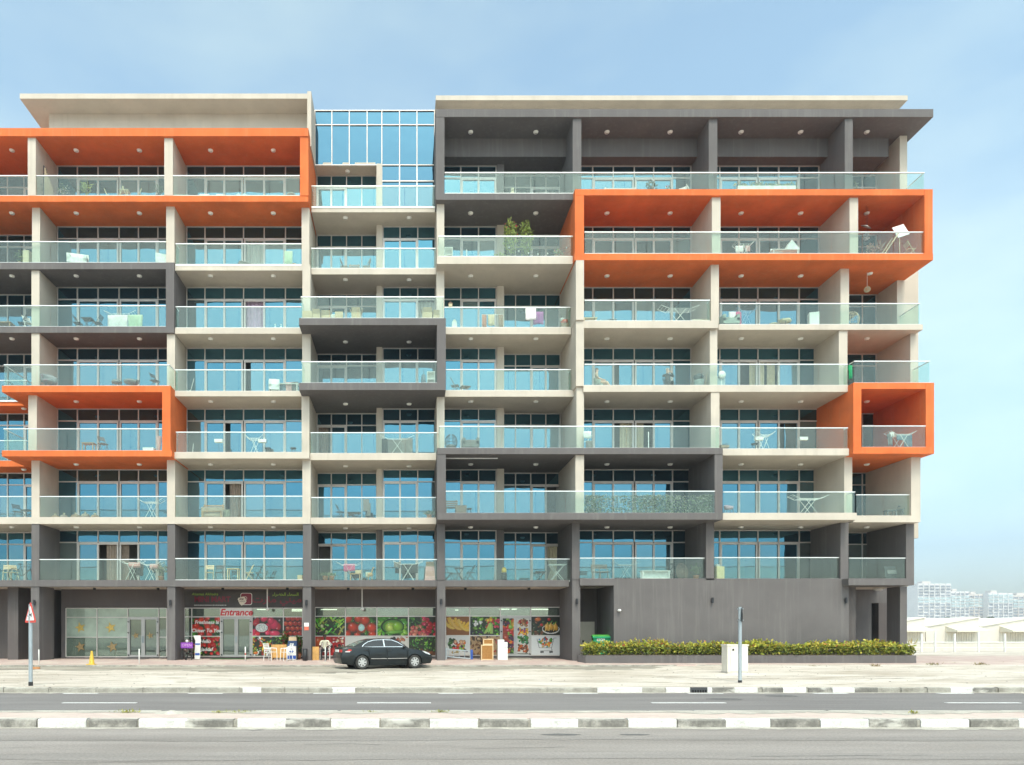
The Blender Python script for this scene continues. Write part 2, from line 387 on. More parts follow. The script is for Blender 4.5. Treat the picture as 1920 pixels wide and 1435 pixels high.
# ------------------------------------------------------------------ glazing
def pane(name, x0, x1, y, z0, z1, parent, mat=None):
    """one sheet of glass, set a hair out of true as real panes are"""
    a, b, c = (random.uniform(-0.004, 0.004) for _ in range(3))
    vs = [(x0, y + a, z0), (x1, y + b, z0), (x1, y + b + c, z1), (x0, y + a + c, z1)]
    m = MB(); m._add(vs + [(x, yy + 0.02, z) for x, yy, z in vs], [(0, 1, 2, 3), (5, 4, 7, 6), (1, 0, 4, 5), (2, 1, 5, 6), (3, 2, 6, 7), (0, 3, 7, 4)])
    return m.build(name, mat or (GLASS if (name == 'transom_pane' or random.random() < 0.58) else random.choice(GLASS_VAR)), parent)
BAYS = {
    'A': (YD, [-25.9, -24.6, -23.4, -22.2, -21.28, -20.35, -19.1], [(4, 5)]),
    'B': (YG, [-19.03, -17.92, -16.79, -15.64, -14.58, -13.52, -12.15], [(1, 2), (3, 4)]),
    'C': (YG, [-11.97, -10.95, -9.89, -8.84, -7.71, -6.55, -5.2], [(1, 2), (3, 4)]),
    'D': (YD, [-4.96, -4.13, -3.28, -2.43, -1.58], [(0, 1)]),
    'd': (YG, [-1.25, -0.29, 0.68, 1.66], [(0, 1)]),
    'E': (YG, [2.0, 3.03, 4.0, 4.985], [(1, 2)]),
    'e': (YD, [5.39, 6.15, 7.0, 7.84, 8.67], [(2, 3)]),
    'F': (YG, [8.95, 10.24, 11.36, 12.51, 13.57, 14.6, 15.63], [(1, 2), (3, 4)]),
    'G': (YG, [15.95, 17.18, 18.23, 19.26, 20.4, 21.52, 22.62], [(1, 2), (3, 4)]),
    'H': (YD, [22.85, 24.15, 25.5, 26.3], []),
}
OPEN = {(5, 'C', 3), (5, 'd', 2), (4, 'G', 2), (4, 'G', 3), (3, 'F', 2), (3, 'F', 3), (3, 'D', 0), (2, 'C', 2), (1, 'B', 2), (1, 'B', 3), (1, 'D', 0), (1, 'e', 3), (6, 'C', 3), (2, 'e', 3)}
SLIT = {(4, 'C', 3), (4, 'F', 2), (3, 'C', 2), (3, 'G', 4)}
FW = 0.055
for k in range(1, 8):
    zf = S[k - 1] + ST - 0.02; zt = S[k] + 0.01; ztr = S[k] - 0.67
    for bay, (y, xs, doors) in BAYS.items():
        if bay == 'd' and k == 7: continue
        w = MB()
        yf0, yf1 = y - 0.05, y + 0.03
        ind = {i for d in doors for i in d}
        n = len(xs) - 1
        w.box(xs[0], xs[-1], yf0, yf1, zt - FW, zt)                      # head
        for j, x in enumerate(xs):
            x0 = x if j == 0 else (x - FW if j == n else x - FW / 2)
            w.box(x0, x0 + FW, yf0 - 0.003, yf1, ztr + 0.02 if 0 < j < n and (j - 1 in ind and j in ind) else zf, zt - FW)
        for i in range(n): w.box(xs[i] + 0.03, xs[i + 1] - 0.03, yf0 + 0.002, yf1, ztr - 0.03, ztr + 0.03)
        for i in range(n):
            if i not in ind: w.box(xs[i] + 0.03, xs[i + 1] - 0.03, yf0 + 0.002, yf1, zf, zf + 0.07)
        win = w.build('window', ALU, BLD)
        for i in range(n):
            x0, x1 = xs[i] + 0.03, xs[i + 1] - 0.03
            pane('transom_pane', x0, x1, y, ztr + 0.03, zt - FW, win)
            if i in ind: continue
            if (k, bay, i) in OPEN: continue
            pane('pane', x0, x1, y, zf + 0.07, ztr - 0.03, win)
        for a, b in doors:
            d = MB(); x0, x1, xm = xs[a] + 0.03, xs[b + 1] - 0.03, xs[b]
            t = 0.085; ya, yb = y - 0.065, y + 0.045; zt2 = ztr - 0.032
            d.box(x0, x1, ya, yb, zt2 - t, zt2); d.box(x0, x1, ya, yb, zf, zf + t)
            d.box(x0, x0 + t, ya + 0.002, yb, zf + t, zt2 - t); d.box(x1 - t, x1, ya + 0.002, yb, zf + t, zt2 - t)
            d.box(xm - 0.05, xm + 0.05, ya + 0.004, yb, zf + t, zt2 - t)
            dd = d.build('sliding_door', ALU, BLD)
            for i, (p, q) in ((a, (x0 + t, xm - 0.05)), (b, (xm + 0.05, x1 - t))):
                if (k, bay, i) in OPEN: continue
                if (k, bay, i) in SLIT: p += 0.28
                pane('door_pane', p, q, y, zf + t, zt2 - t, dd)
            MB().box(xm - 0.015, xm + 0.015, ya - 0.04, ya + 0.005, zf + 0.95, zf + 1.2).build('handle', WHITE, dd)

# tall curtain wall between the two halves, above the top recess
cw = [px(u, SG) for u in (590.6, 622.4, 655, 688.4, 716, 749.2, 781.8, 814.6)]
zs_ = [pz(v, SG) for v in (310.6, 235.3, 208.5)]
w = MB()
for x in cw: w.box(x - 0.022, x + 0.022, YG - 0.05, YG + 0.03, zs_[0] - 0.04, zs_[2] + 0.03)
for z in zs_: w.box(cw[0], cw[-1], YG - 0.056, YG + 0.03, z - 0.022, z + 0.022)
win = w.build('curtain_wall', ALU, BLD)
for i in range(len(cw) - 1):
    for j in (0, 1): pane('pane', cw[i] + 0.03, cw[i + 1] - 0.03, YG, zs_[j] + 0.035, zs_[j + 1] - 0.035, win, CWGLASS)
zf = S[6] + ST - 0.02; z_tr = pz(340.7, SG)
w = MB()
for x in cw[4:]: w.box(x - 0.03, x + 0.03, YG - 0.06, YG + 0.03, zf, zs_[0] - 0.04)
w.box(cw[4], cw[-1], YG - 0.056, YG + 0.03, z_tr - 0.03, z_tr + 0.03)
win = w.build('curtain_wall', ALU, BLD)
for i in range(4, 7):
    pane('pane', cw[i] + 0.03, cw[i + 1] - 0.03, YG, z_tr + 0.03, zs_[0] - 0.035, win, CWGLASS)
    pane('pane', cw[i] + 0.03, cw[i + 1] - 0.03, YG, zf, z_tr - 0.03, win, CWGLASS)
MB().box(cw[0], cw[-1], YG + 0.05, YB + 8, S[7] + 0.004, zs_[2]).build('stair_core', GREY, BLD)
MB().box(px(583, 36), -1.3, YG + 0.0, YB, S[7] - 0.001, S[7] + 0.2).build('balcony_slab', BEIGE, BLD)

# ------------------------------------------------------------------ glass railings
RAILS = [
    # level of the floor slab, uL, uR, v of the handrail, v of the foot, s, return left, return right
    (6, -230, 562, 329.4, 367, 36.3, 0, 0), (6, 584, 817, 348.7, 387.8, 35.5, 0.4, 0.4), (6, 834, 1733, 323.6, 362.8, 36.45, 0, 2.4),
    (5, -230, 311, 453, 492.5, 36.05, 0, 0), (5, 329.5, 565, 457, 496, 35.95, 0.5, 0), (5, 583.5, 817, 465.6, 503.3, 35.5, 0.4, 0.4),
    (5, 822, 1075, 442.8, 481, 36.5, 0.6, 0), (5, 1096, 1732.5, 435, 475.5, 36.85, 0, 0),
    (4, -230, 311, 573, 612.5, 36.05, 0, 0), (4, 329, 565, 575, 614.8, 35.9, 0.5, 0), (4, 564, 832, 556.5, 596.7, 36.9, 1.4, 1.0),
    (4, 833.5, 1069.5, 576, 614, 35.9, 0, 0.4), (4, 1096, 1331, 562.8, 601.7, 36.6, 0, 0.3), (4, 1349, 1724.5, 569, 608.5, 36.4, 0, 2.2),
    (3, -230, 51, 713, 751, 34.8, 0, 1.0), (3, 7.5, 318, 683.8, 723.4, 36.7, 1.8, 0.9), (3, 329, 566, 693.3, 733.5, 36.1, 0.3, 0), (3, 565, 819, 678, 718, 37.0, 1.2, 0),
    (3, 836.5, 1070, 692.8, 732, 36.05, 0, 0.4), (3, 1096, 1589, 682.8, 722.5, 36.75, 0, 0.3), (3, 1601, 1743.5, 677, 717.8, 37.2, 0.4, 2.4),
    (2, -230, 51, 825.8, 864, 34.8, 0, 1.0), (2, 7, 304, 803.7, 844.8, 36.95, 1.8, 0), (2, 330, 566, 810, 848, 36.5, 0.3, 0), (2, 582.5, 819, 811, 850, 36.2, 0.3, 0.3),
    (2, 824, 1349, 799, 840, 37.35, 1.2, 0.4), (2, 1350.5, 1589.5, 802, 841.5, 37.15, 0, 0.3), (2, 1616, 1735, 798.4, 838.4, 37.4, 0, 0),
    (1, -230, 59, 930.6, 970, 36.1, 0, 0), (1, 75, 313, 930.6, 970, 36.2, 0, 0), (1, 329, 567.5, 930, 970, 36.2, 0, 0), (1, 584, 819, 932.4, 971, 36.2, 0, 0),
    (1, 836, 1340, 920.6, 962, 37.6, 0, 0), (1, 1356, 1603, 922, 962, 37.55, 0, 1.0), (1, 1605, 1707, 927.4, 967, 36.75, 0, 0),
    (0, -230, 58, 1049.8, 1088, 36.3, 0, 0), (0, 74, 313, 1048.6, 1088, 36.3, 0, 0), (0, 329, 567.5, 1046.8, 1087, 36.3, 0, 0), (0, 584, 820, 1048.6, 1088, 36.3, 0, 0),
    (0, 835, 1070, 1047.8, 1088, 36.2, 0, 0.3), (0, 1087.5, 1323.5, 1046, 1085, 36.7, 0, 0), (0, 1339.5, 1576, 1045, 1085, 36.7, 0, 0), (0, 1591.5, 1698, 1046, 1085, 36.4, 0, 0),
]
for lv, uL, uR, vt, vb, s, rl, rr in RAILS:
    y = F / s; x0, x1 = px(uL, s), px(uR, s); zt = pz(vt, s); zb = pz(vb, s) - 0.06
    r = MB(); r.box(x0, x1, y - 0.03, y + 0.03, zt - 0.045, zt)
    r.box(x0, x1, y - 0.035, y + 0.035, zb - 0.02, zb + 0.06)
    for xx, ln in ((x0, rl), (x1, rr)):
        if ln:
            a = xx - 0.028 if xx == x1 else xx
            r.box(a, a + 0.028, y + 0.031, y + ln, zt - 0.043, zt - 0.002); r.box(a, a + 0.028, y + 0.036, y + ln, zb - 0.02, zb + 0.058)
    rail = r.build('railing', RAIL, BLD)
    n = max(1, round((x1 - x0) / 1.55)); w = (x1 - x0) / n
    for i in range(n):
        MB().box(x0 + i * w + 0.012, x0 + (i + 1) * w - 0.012, y - 0.006, y + 0.006, zb + 0.086, zt - 0.046).build('glass_panel', RAILGLASS, rail)
    for xx, ln in ((x0, rl), (x1, rr)):
        if ln:
            a = xx + 0.012 if xx == x0 else xx - 0.018
            MB().box(a, a + 0.008, y + 0.035, y + ln, zb + 0.084, zt - 0.045).build('glass_panel', RAILGLASS, rail)

# ------------------------------------------------------------------ ceiling lamps
LX = [-20.8, -17.4, -14.06, -10.3, -6.98, -3.2, 0.2, 3.45, 6.9, 10.66, 14.0, 17.75, 20.9, 24.4]
LAMPM = plain('lamp_white', (0.88, 0.86, 0.82), 0.4, 0.0, 0.03)
LAMP = MB().lathe([(0.0, -0.085), (0.07, -0.08), (0.115, -0.055), (0.135, -0.015), (0.135, 0.03), (0.06, 0.03)], n=14).mesh('ceiling_lamp', LAMPM)
LENS = MB().box(-0.07, 0.07, -0.012, 0.012, -0.092, -0.07).mesh('lamp_slot', plain('lamp_slot', (0.22, 0.19, 0.15), 0.5))
for k in range(1, 8):
    for x in LX:
        if k == 7 and -4.5 < x < 1.5 and x > -1: continue
        z = SG7 if (k == 7 and x > 2) else S[k]
        yy = 36.9 if (x < -19.5 and k in (2, 3)) else 36.55
        if -4.5 < x < 1.5: yy = 36.95
        if x < -19.5 and k in (2, 3): yy = 37.7
        if k == 7 and -4.5 < x < 1.5: yy = 38.2
        if k == 5 and x > 24: yy = 36.3
        o = bpy.data.objects.new('ceiling_lamp', LAMP); COL.objects.link(o); o.location = (x, yy, z - 0.005); adopt(o, BLD)
        q = bpy.data.objects.new('lamp_slot', LENS); COL.objects.link(q); q.parent = o
# ------------------------------------------------------------------ ground, roads, kerbs
def ground_mat(name, c1, c2, c3, scale, rough=0.95, bump=0.4, bscale=8.0, stretch=(1, 1, 1), spots=None):
    m, n, l, b = _new(name)
    b.inputs['Roughness'].default_value = rough; b.inputs['Specular IOR Level'].default_value = 0.2
    g = n.new('ShaderNodeNewGeometry'); mp_ = n.new('ShaderNodeMapping'); mp_.inputs['Scale'].default_value = stretch
    l.new(g.outputs['Position'], mp_.inputs['Vector'])
    t = n.new('ShaderNodeTexNoise'); t.inputs['Scale'].default_value = scale; t.inputs['Detail'].default_value = 9; t.inputs['Roughness'].default_value = 0.62
    l.new(mp_.outputs['Vector'], t.inputs['Vector'])
    r = n.new('ShaderNodeValToRGB'); e = r.color_ramp.elements
    e[0].position = 0.32; e[0].color = tuple(c1) + (1,); e[1].position = 0.70; e[1].color = tuple(c3) + (1,)
    x = e.new(0.5); x.color = tuple(c2) + (1,)
    l.new(t.outputs['Fac'], r.inputs['Fac'])
    t2 = n.new('ShaderNodeTexNoise'); t2.inputs['Scale'].default_value = 26; t2.inputs['Roughness'].default_value = 0.75; t2.inputs['Detail'].default_value = 4
    l.new(g.outputs['Position'], t2.inputs['Vector'])
    mx = n.new('ShaderNodeMix'); mx.data_type = 'RGBA'; mx.blend_type = 'MULTIPLY'; mx.inputs[0].default_value = 0.75
    r2 = n.new('ShaderNodeValToRGB'); r2.color_ramp.elements[0].position = 0.3; r2.color_ramp.elements[0].color = (0.6, 0.6, 0.6, 1); r2.color_ramp.elements[1].position = 0.6
    l.new(t2.outputs['Fac'], r2.inputs['Fac']); l.new(r.outputs['Color'], mx.inputs[6]); l.new(r2.outputs['Color'], mx.inputs[7])
    out = mx.outputs[2]
    if spots:
        scol, ssc, lo = spots
        mp2 = n.new('ShaderNodeMapping'); mp2.inputs['Scale'].default_value = (0.35, 1.0, 1.0); l.new(g.outputs['Position'], mp2.inputs['Vector'])
        t3 = n.new('ShaderNodeTexNoise'); t3.inputs['Scale'].default_value = ssc; t3.inputs['Detail'].default_value = 5
        l.new(mp2.outputs['Vector'], t3.inputs['Vector'])
        r3 = n.new('ShaderNodeValToRGB'); r3.color_ramp.elements[0].position = lo; r3.color_ramp.elements[1].position = lo + 0.06
        r3.color_ramp.elements[1].color = (0.75, 0.75, 0.75, 1); l.new(t3.outputs['Fac'], r3.inputs['Fac'])
        m3 = n.new('ShaderNodeMix'); m3.data_type = 'RGBA'; m3.inputs[7].default_value = tuple(scol) + (1,)
        l.new(r3.outputs['Color'], m3.inputs[0]); l.new(out, m3.inputs[6]); out = m3.outputs[2]
    l.new(out, b.inputs['Base Color'])
    bp = n.new('ShaderNodeBump'); bp.inputs['Strength'].default_value = bump; bp.inputs['Distance'].default_value = 0.03
    t4 = n.new('ShaderNodeTexNoise'); t4.inputs['Scale'].default_value = bscale; t4.inputs['Detail'].default_value = 8
    l.new(g.outputs['Position'], t4.inputs['Vector']); l.new(t4.outputs['Fac'], bp.inputs['Height']); l.new(bp.outputs['Normal'], b.inputs['Normal'])
    return m
ASPH_N = ground_mat('asphalt_dusty', (0.295, 0.262, 0.238), (0.34, 0.305, 0.278), (0.395, 0.355, 0.326), 0.9, 0.9, 0.35, 60, (0.25, 1.3, 1), ((0.10, 0.095, 0.09), 2.6, 0.70))
ASPH_F = ground_mat('asphalt_grey', (0.215, 0.198, 0.191), (0.25, 0.232, 0.224), (0.295, 0.275, 0.263), 0.8, 0.9, 0.3, 60, (0.2, 1.2, 1), ((0.08, 0.078, 0.075), 2.2, 0.72))
SAND = ground_mat('pale_sand', (0.46, 0.39, 0.315), (0.66, 0.59, 0.51), (0.76, 0.695, 0.62), 0.55, 1.0, 0.8, 5.0, (0.35, 1.0, 1), ((0.38, 0.325, 0.25), 1.9, 0.585))
DIRT = ground_mat('dusty_parking_strip', (0.25, 0.225, 0.19), (0.37, 0.335, 0.28), (0.58, 0.53, 0.44), 0.7, 1.0, 0.8, 5.0, (0.3, 1.0, 1))
KERBW = ground_mat('kerb_white_paint', (0.60, 0.58, 0.54), (0.74, 0.72, 0.69), (0.80, 0.79, 0.77), 3.0, 0.7, 0.2, 20, (1, 1, 1), ((0.34, 0.31, 0.27), 3.0, 0.66))
KERBB = ground_mat('kerb_black_paint', (0.15, 0.14, 0.128), (0.25, 0.235, 0.212), (0.54, 0.505, 0.45), 2.6, 0.8, 0.2, 20, (1, 1, 1), ((0.62, 0.59, 0.54), 3.4, 0.56))
KERBG = ground_mat('kerb_concrete', (0.26, 0.24, 0.205), (0.38, 0.355, 0.31), (0.52, 0.49, 0.43), 2.0, 0.9, 0.3, 20)
KERBT = ground_mat('kerb_dusty_top', (0.48, 0.44, 0.38), (0.60, 0.56, 0.49), (0.70, 0.66, 0.59), 3.0, 0.9, 0.3, 20)
LINEP = ground_mat('road_marking_white', (0.66, 0.65, 0.63), (0.76, 0.75, 0.73), (0.8, 0.8, 0.78), 6.0, 0.7, 0.1, 30)
def pavers(name, c1, c2, mortar, sx, sy):
    m, n, l, b = _new(name); b.inputs['Roughness'].default_value = 0.9
    g = n.new('ShaderNodeNewGeometry')
    br = n.new('ShaderNodeTexBrick'); br.inputs['Scale'].default_value = 1.0
    br.inputs['Brick Width'].default_value = sx; br.inputs['Row Height'].default_value = sy; br.inputs['Mortar Size'].default_value = 0.006
    br.inputs['Color1'].default_value = tuple(c1) + (1,); br.inputs['Color2'].default_value = tuple(c2) + (1,); br.inputs['Mortar'].default_value = tuple(mortar) + (1,)
    l.new(g.outputs['Position'], br.inputs['Vector'])
    t = n.new('ShaderNodeTexNoise'); t.inputs['Scale'].default_value = 0.8; t.inputs['Detail'].default_value = 8; l.new(g.outputs['Position'], t.inputs['Vector'])
    r = n.new('ShaderNodeValToRGB'); r.color_ramp.elements[0].position = 0.48; r.color_ramp.elements[1].position = 0.72; r.color_ramp.elements[1].color = (0.8, 0.8, 0.8, 1)
    l.new(t.outputs['Fac'], r.inputs['Fac'])
    mx = n.new('ShaderNodeMix'); mx.data_type = 'RGBA'; mx.inputs[7].default_value = (0.60, 0.53, 0.45, 1)
    l.new(r.outputs['Color'], mx.inputs[0]); l.new(br.outputs['Color'], mx.inputs[6]); l.new(mx.outputs[2], b.inputs['Base Color'])
    bp = n.new('ShaderNodeBump'); bp.inputs['Strength'].default_value = 0.4; bp.inputs['Distance'].default_value = 0.01
    l.new(br.outputs['Fac'], bp.inputs['Height']); bp.invert = True; l.new(bp.outputs['Normal'], b.inputs['Normal'])
    return m
PAVE = pavers('red_paving', (0.47, 0.335, 0.30), (0.52, 0.39, 0.35), (0.44, 0.37, 0.32), 0.2, 0.1)
MEDIANP = pavers('median_paving', (0.55, 0.42, 0.37), (0.62, 0.50, 0.44), (0.55, 0.48, 0.42), 0.2, 0.1)

struct(MB().box(-3000, 3000, -3000, 5000, -0.6, -0.10).build('ground', SAND))
struct(MB().box(-300, 300, -14, 12.0, -0.3, 0.0).build('near_road', ASPH_N))
struct(MB().box(-300, 300, 13.35, 19.0, -0.3, 0.0).build('far_road', ASPH_F))
struct(MB().box(-300, 300, 12.16, 13.2, -0.3, 0.150).build('median', MEDIANP))
# sand field between kerb and pavement, gently uneven
def lump(x, y): return 0.022 * math.sin(x * 0.9 + 1.7 * math.sin(y * 0.6)) * math.sin(y * 1.3 + 0.4 * x) + 0.012 * math.sin(2.3 * x + 3.1 * y)
def sandz(x, y):
    if y < 19.3: return 0.125
    t = min(1, (y - 19.3) / 8.5); z = 0.125 * (1 - t) + 0.02 * t
    if x > 11: z += 0.09 * min(1, (x - 11) / 6) * t
    return z + lump(x, y) * min(1, (y - 19.3) / 1.0) * max(0, min(1, (33.6 - y) / 1.0))
g = []
xs_ = list(np.arange(-60, 90.1, 0.45)); ys_ = list(np.arange(19.14, 34.2, 0.36))
for y in ys_: g.append([(x, y, sandz(x, y)) for x in xs_])
o = struct(MB().sheet(g).build('sand_field', [SAND, DIRT]))
me = o.data; mi = []
for p in me.polygons:
    c = p.center
    edge = 29.3 + 0.9 * math.sin(c.x * 0.35) + 0.5 * math.sin(c.x * 1.1 + 1) + 0.35 * random.random() + (0 if c.x < 6 else (c.x - 6) * 0.5)
    mi.append(1 if c.y > edge and c.x < 12 else 0)
me.polygons.foreach_set('material_index', mi)
# pavement in front of the shops, sloping down to the parking strip
P_F, P_Z0, P_Z1 = 33.5, 0.10, 0.235
m = MB()
m._add([(-60, P_F, -0.1), (90, P_F, -0.1), (90, P_F, P_Z0), (-60, P_F, P_Z0), (90, 35.4, P_Z1), (-60, 35.4, P_Z1), (90, 43, P_Z1), (-60, 43, P_Z1)],
       [(0, 1, 2, 3), (3, 2, 4, 5), (5, 4, 6, 7)])
struct(m.build('pavement', PAVE))
def pavez(y): return P_Z0 + (P_Z1 - P_Z0) * max(0, min(1, (y - P_F) / (35.4 - P_F)))
struct(MB().box(27.6, 90, 43, 56, -0.2, P_Z1 - 0.02).build('side_yard', SAND))
# kerbs: one stone after another
def kerb(name, y0, y1, h, x0, x1, L, paint):
    root = struct(MB().box(x0, x1, y0 + 0.03, y1 - 0.02, -0.25, h - 0.02).build(name, KERBG))
    meshes = {}
    i = 0; x = x0
    while x < x1 - 0.01:
        mt = paint(x + L / 2)
        key = mt.name
        if key not in meshes:
            bm_ = MB(); a, c = L / 2 - 0.008, 0.025
            prof = [(y0, -0.1), (y0, h - c), (y0 + c, h), (y1, h), (y1, -0.1)]
            n_ = len(prof); vs = [(-a, p, q) for p, q in prof] + [(a, p, q) for p, q in prof]
            bm_._add(vs, [(0, 1, 2, 3, 4), (9, 8, 7, 6, 5)] + [(k, k + n_, (k + 1) % n_ + n_, (k + 1) % n_) for k in range(n_)])
            bm_.m[-3] = 1; bm_.m[-2] = 1 if mt is KERBB else bm_.m[-2]
            meshes[key] = bm_.mesh('kerb_stone', [mt, KERBT])
        o = bpy.data.objects.new('kerb_stone', meshes[key]); COL.objects.link(o); o.parent = root
        o.location = (x + L / 2, random.uniform(-0.006, 0.006), random.uniform(-0.006, 0.004)); o.rotation_euler[2] = random.uniform(-0.004, 0.004)
        x += L; i += 1
    return root
LK = 91.7 / 108.0
x_ref = (1266 - U0) / 108.0
def near_paint(x): return KERBB if int(math.floor((x - x_ref) / LK)) % 2 == 0 else KERBW
kerb('near_kerb', 12.0, 12.17, 0.155, x_ref - 24 * LK, x_ref + 14 * LK, LK, near_paint)
kerb('median_kerb', 13.19, 13.36, 0.152, x_ref - 24 * LK, x_ref + 14 * LK, LK, lambda x: KERBW if random.random() < 0.8 else KERBG)
LF = 0.65
def far_paint(x):
    u = U0 + x * 68.2
    if u < 1268: return KERBG if random.random() < 0.93 else KERBW
    for a, b in ((1344, 1368), (1410, 1462), (1500, 1546), (1588, 1632), (1836, 1882)):
        if a - 4 <= u <= b + 4: return KERBB
    if 1632 < u < 1800 or u > 1882: return KERBG
    return KERBW
kerb('far_kerb', 19.0, 19.15, 0.15, -31.85, 31.2, LF, far_paint)
# pavement edge stones
kerb('pavement_kerb', 33.36, 33.5, P_Z0 + 0.004, -30, 40, 1.0, lambda x: KERBG if x < 9 or random.random() < 0.4 else MATS['red_paving'])
# painted markings
def stripe(u0, u1, y, w):
    s = F / y
    struct(MB().box(px(u0, s), px(u1, s), y - w / 2, y + w / 2, -0.01, 0.006).build('lane_marking', LINEP))
for i in range(-2, 9): stripe(120 + 234 * i, 184 + 234 * i, 18.85, 0.16)
for i in range(-1, 4): stripe(118 + 552 * i, 256 + 552 * i, 16.3, 0.13)
struct(MB().box(-60, 60, 13.42, 13.52, -0.01, 0.005).build('edge_line', LINEP))
# tar patches and manholes on the far road
for u, v, rx, ry in ((1360, 1311.5, 0.45, 0.28), (1466, 1305.5, 0.42, 0.25), (1052, 1378, 0.32, 0.10), (1189, 1378, 0.25, 0.07)):
    y = H * F / (v - V0)
    a = [(px(u, F / y) + rx * math.cos(t) * random.uniform(0.8, 1.1), y + ry * math.sin(t) * random.uniform(0.8, 1.1)) for t in np.linspace(0, 2 * math.pi, 22)[:-1]]
    m = MB(); m._add([(p, q, 0.0045) for p, q in a], [tuple(range(len(a)))]); struct(m.build('tar_patch', plain('tar_%d' % u, (0.13, 0.125, 0.12), 0.95, var=0.3, scale=12)))

def drift(y, side, w, z, name='sand_drift'):
    m = MB(); x = -34.0; top = []; 
    while x < 34:
        d = w * (0.35 + 0.65 * abs(math.sin(x * 0.83) * math.sin(x * 0.31 + 2)) ) * random.uniform(0.5, 1.2); top.append((x, y + side * d)); x += random.uniform(0.08, 0.22)
    vs = [(a, y, z + 0.012) for a, _ in top] + [(a, b, z + 0.0045) for a, b in top]; n = len(top)
    m._add(vs, [((i, i + 1, n + i + 1, n + i) if side > 0 else (n + i, n + i + 1, i + 1, i)) for i in range(n - 1)])
    struct(m.build(name, DUST), 'stuff')
DUST = ground_mat('road_dust', (0.40, 0.37, 0.32), (0.50, 0.46, 0.40), (0.62, 0.58, 0.50), 2.5, 1.0, 0.5, 20)
drift(12.0, -1, 0.30, 0.0); drift(19.0, -1, 0.28, 0.0); drift(13.36, 1, 0.15, 0.0); drift(13.19, -1, 0.55, 0.150)
# tyre tracks: long darker bands of polished asphalt, and a few repaired cracks
TRACK = ground_mat('tyre_track', (0.272, 0.243, 0.222), (0.315, 0.285, 0.262), (0.365, 0.33, 0.305), 1.1, 0.85, 0.3, 60, (0.15, 1.5, 1))
for y0, y1 in ((9.0, 9.5), (10.6, 11.0)):
    vs = []; xs2 = np.arange(-30, 34, 0.6)
    for x in xs2: vs += [(x, y0 + 0.07 * math.sin(x * 0.5) + random.uniform(-0.05, 0.05), 0.004), (x, y1 + 0.07 * math.sin(x * 0.4 + 1) + random.uniform(-0.05, 0.05), 0.004)]
    m = MB(); m._add(vs, [(2 * i, 2 * i + 2, 2 * i + 3, 2 * i + 1) for i in range(len(xs2) - 1)]); struct(m.build('tyre_track', TRACK))
CRACK = plain('crack_sealant', (0.15, 0.14, 0.13), 0.8, var=0.2)
for x, y, L_ in ((-4.9, 8.75, 2.2), (0.8, 9.8, 1.6), (4.6, 9.2, 2.6), (-1.5, 10.2, 1.2), (6.9, 8.6, 1.5), (-6.3, 9.9, 1.0)):
    pts = []; a, b = x, y
    while a < x + L_: pts.append((a, b)); a += random.uniform(0.06, 0.14); b += random.uniform(-0.025, 0.03)
    vs = [];
    for a, b in pts: w = random.uniform(0.003, 0.009); vs += [(a, b - w, 0.0075), (a, b + w, 0.0075)]
    m = MB(); m._add(vs, [(2 * i, 2 * i + 2, 2 * i + 3, 2 * i + 1) for i in range(len(pts) - 1)]); struct(m.build('road_crack', CRACK))

# loose stones and clods on the sand: too many to count
nst = 2600; V = []; Fc = []; cs = []
for _ in range(nst):
    x, y = random.uniform(-24, 34), 19.3 + 14.0 * random.random() ** 0.8; r = 0.010 + 0.028 * random.random() ** 4; z = sandz(x, y); o = len(V)
    q = [(1, 0, 0), (0, 1, 0), (-1, 0, 0), (0, -1, 0), (0, 0, 1)]
    V += [(x + a * r * random.uniform(0.7, 1.4), y + b * r * random.uniform(0.7, 1.4), z - 0.004 + c * r * random.uniform(0.6, 1.0)) for a, b, c in q]
    Fc += [(o, o + 1, o + 4), (o + 1, o + 2, o + 4), (o + 2, o + 3, o + 4), (o + 3, o, o + 4)]; k = random.uniform(0.16, 0.42); cs += [(k, k * 0.88, k * 0.74)] * 4
me = bpy.data.meshes.new('pebbles'); me.from_pydata(V, [], Fc); me.materials.append(vcol('pebble_stone', 0.9)); colour_faces(me, cs)
o = bpy.data.objects.new('pebbles', me); COL.objects.link(o); struct(o, 'stuff')
# wheel ruts left in the sand
RUT = ground_mat('rut_sand', (0.40, 0.345, 0.275), (0.50, 0.435, 0.355), (0.62, 0.55, 0.47), 2.0, 1.0, 0.8, 12, (0.3, 1, 1))
for x0, x1, y0, y1 in ((-14, 4, 26.2, 28.6), (-14, 4, 27.7, 30.1), (9, 24, 24.0, 21.6), (9, 24, 25.4, 23.0)):
    vs = []; n = 60
    for i in range(n):
        f = i / (n - 1); x = x0 + (x1 - x0) * f; y = y0 + (y1 - y0) * f + 0.3 * math.sin(f * 5); w = 0.09 * random.uniform(0.2, 1.2)
        vs += [(x, y - w, sandz(x, y - w) + 0.005), (x, y + w, sandz(x, y + w) + 0.005)]
    m = MB(); m._add(vs, [(2 * i, 2 * i + 2, 2 * i + 3, 2 * i + 1) for i in range(n - 1)]); struct(m.build('wheel_rut', RUT))
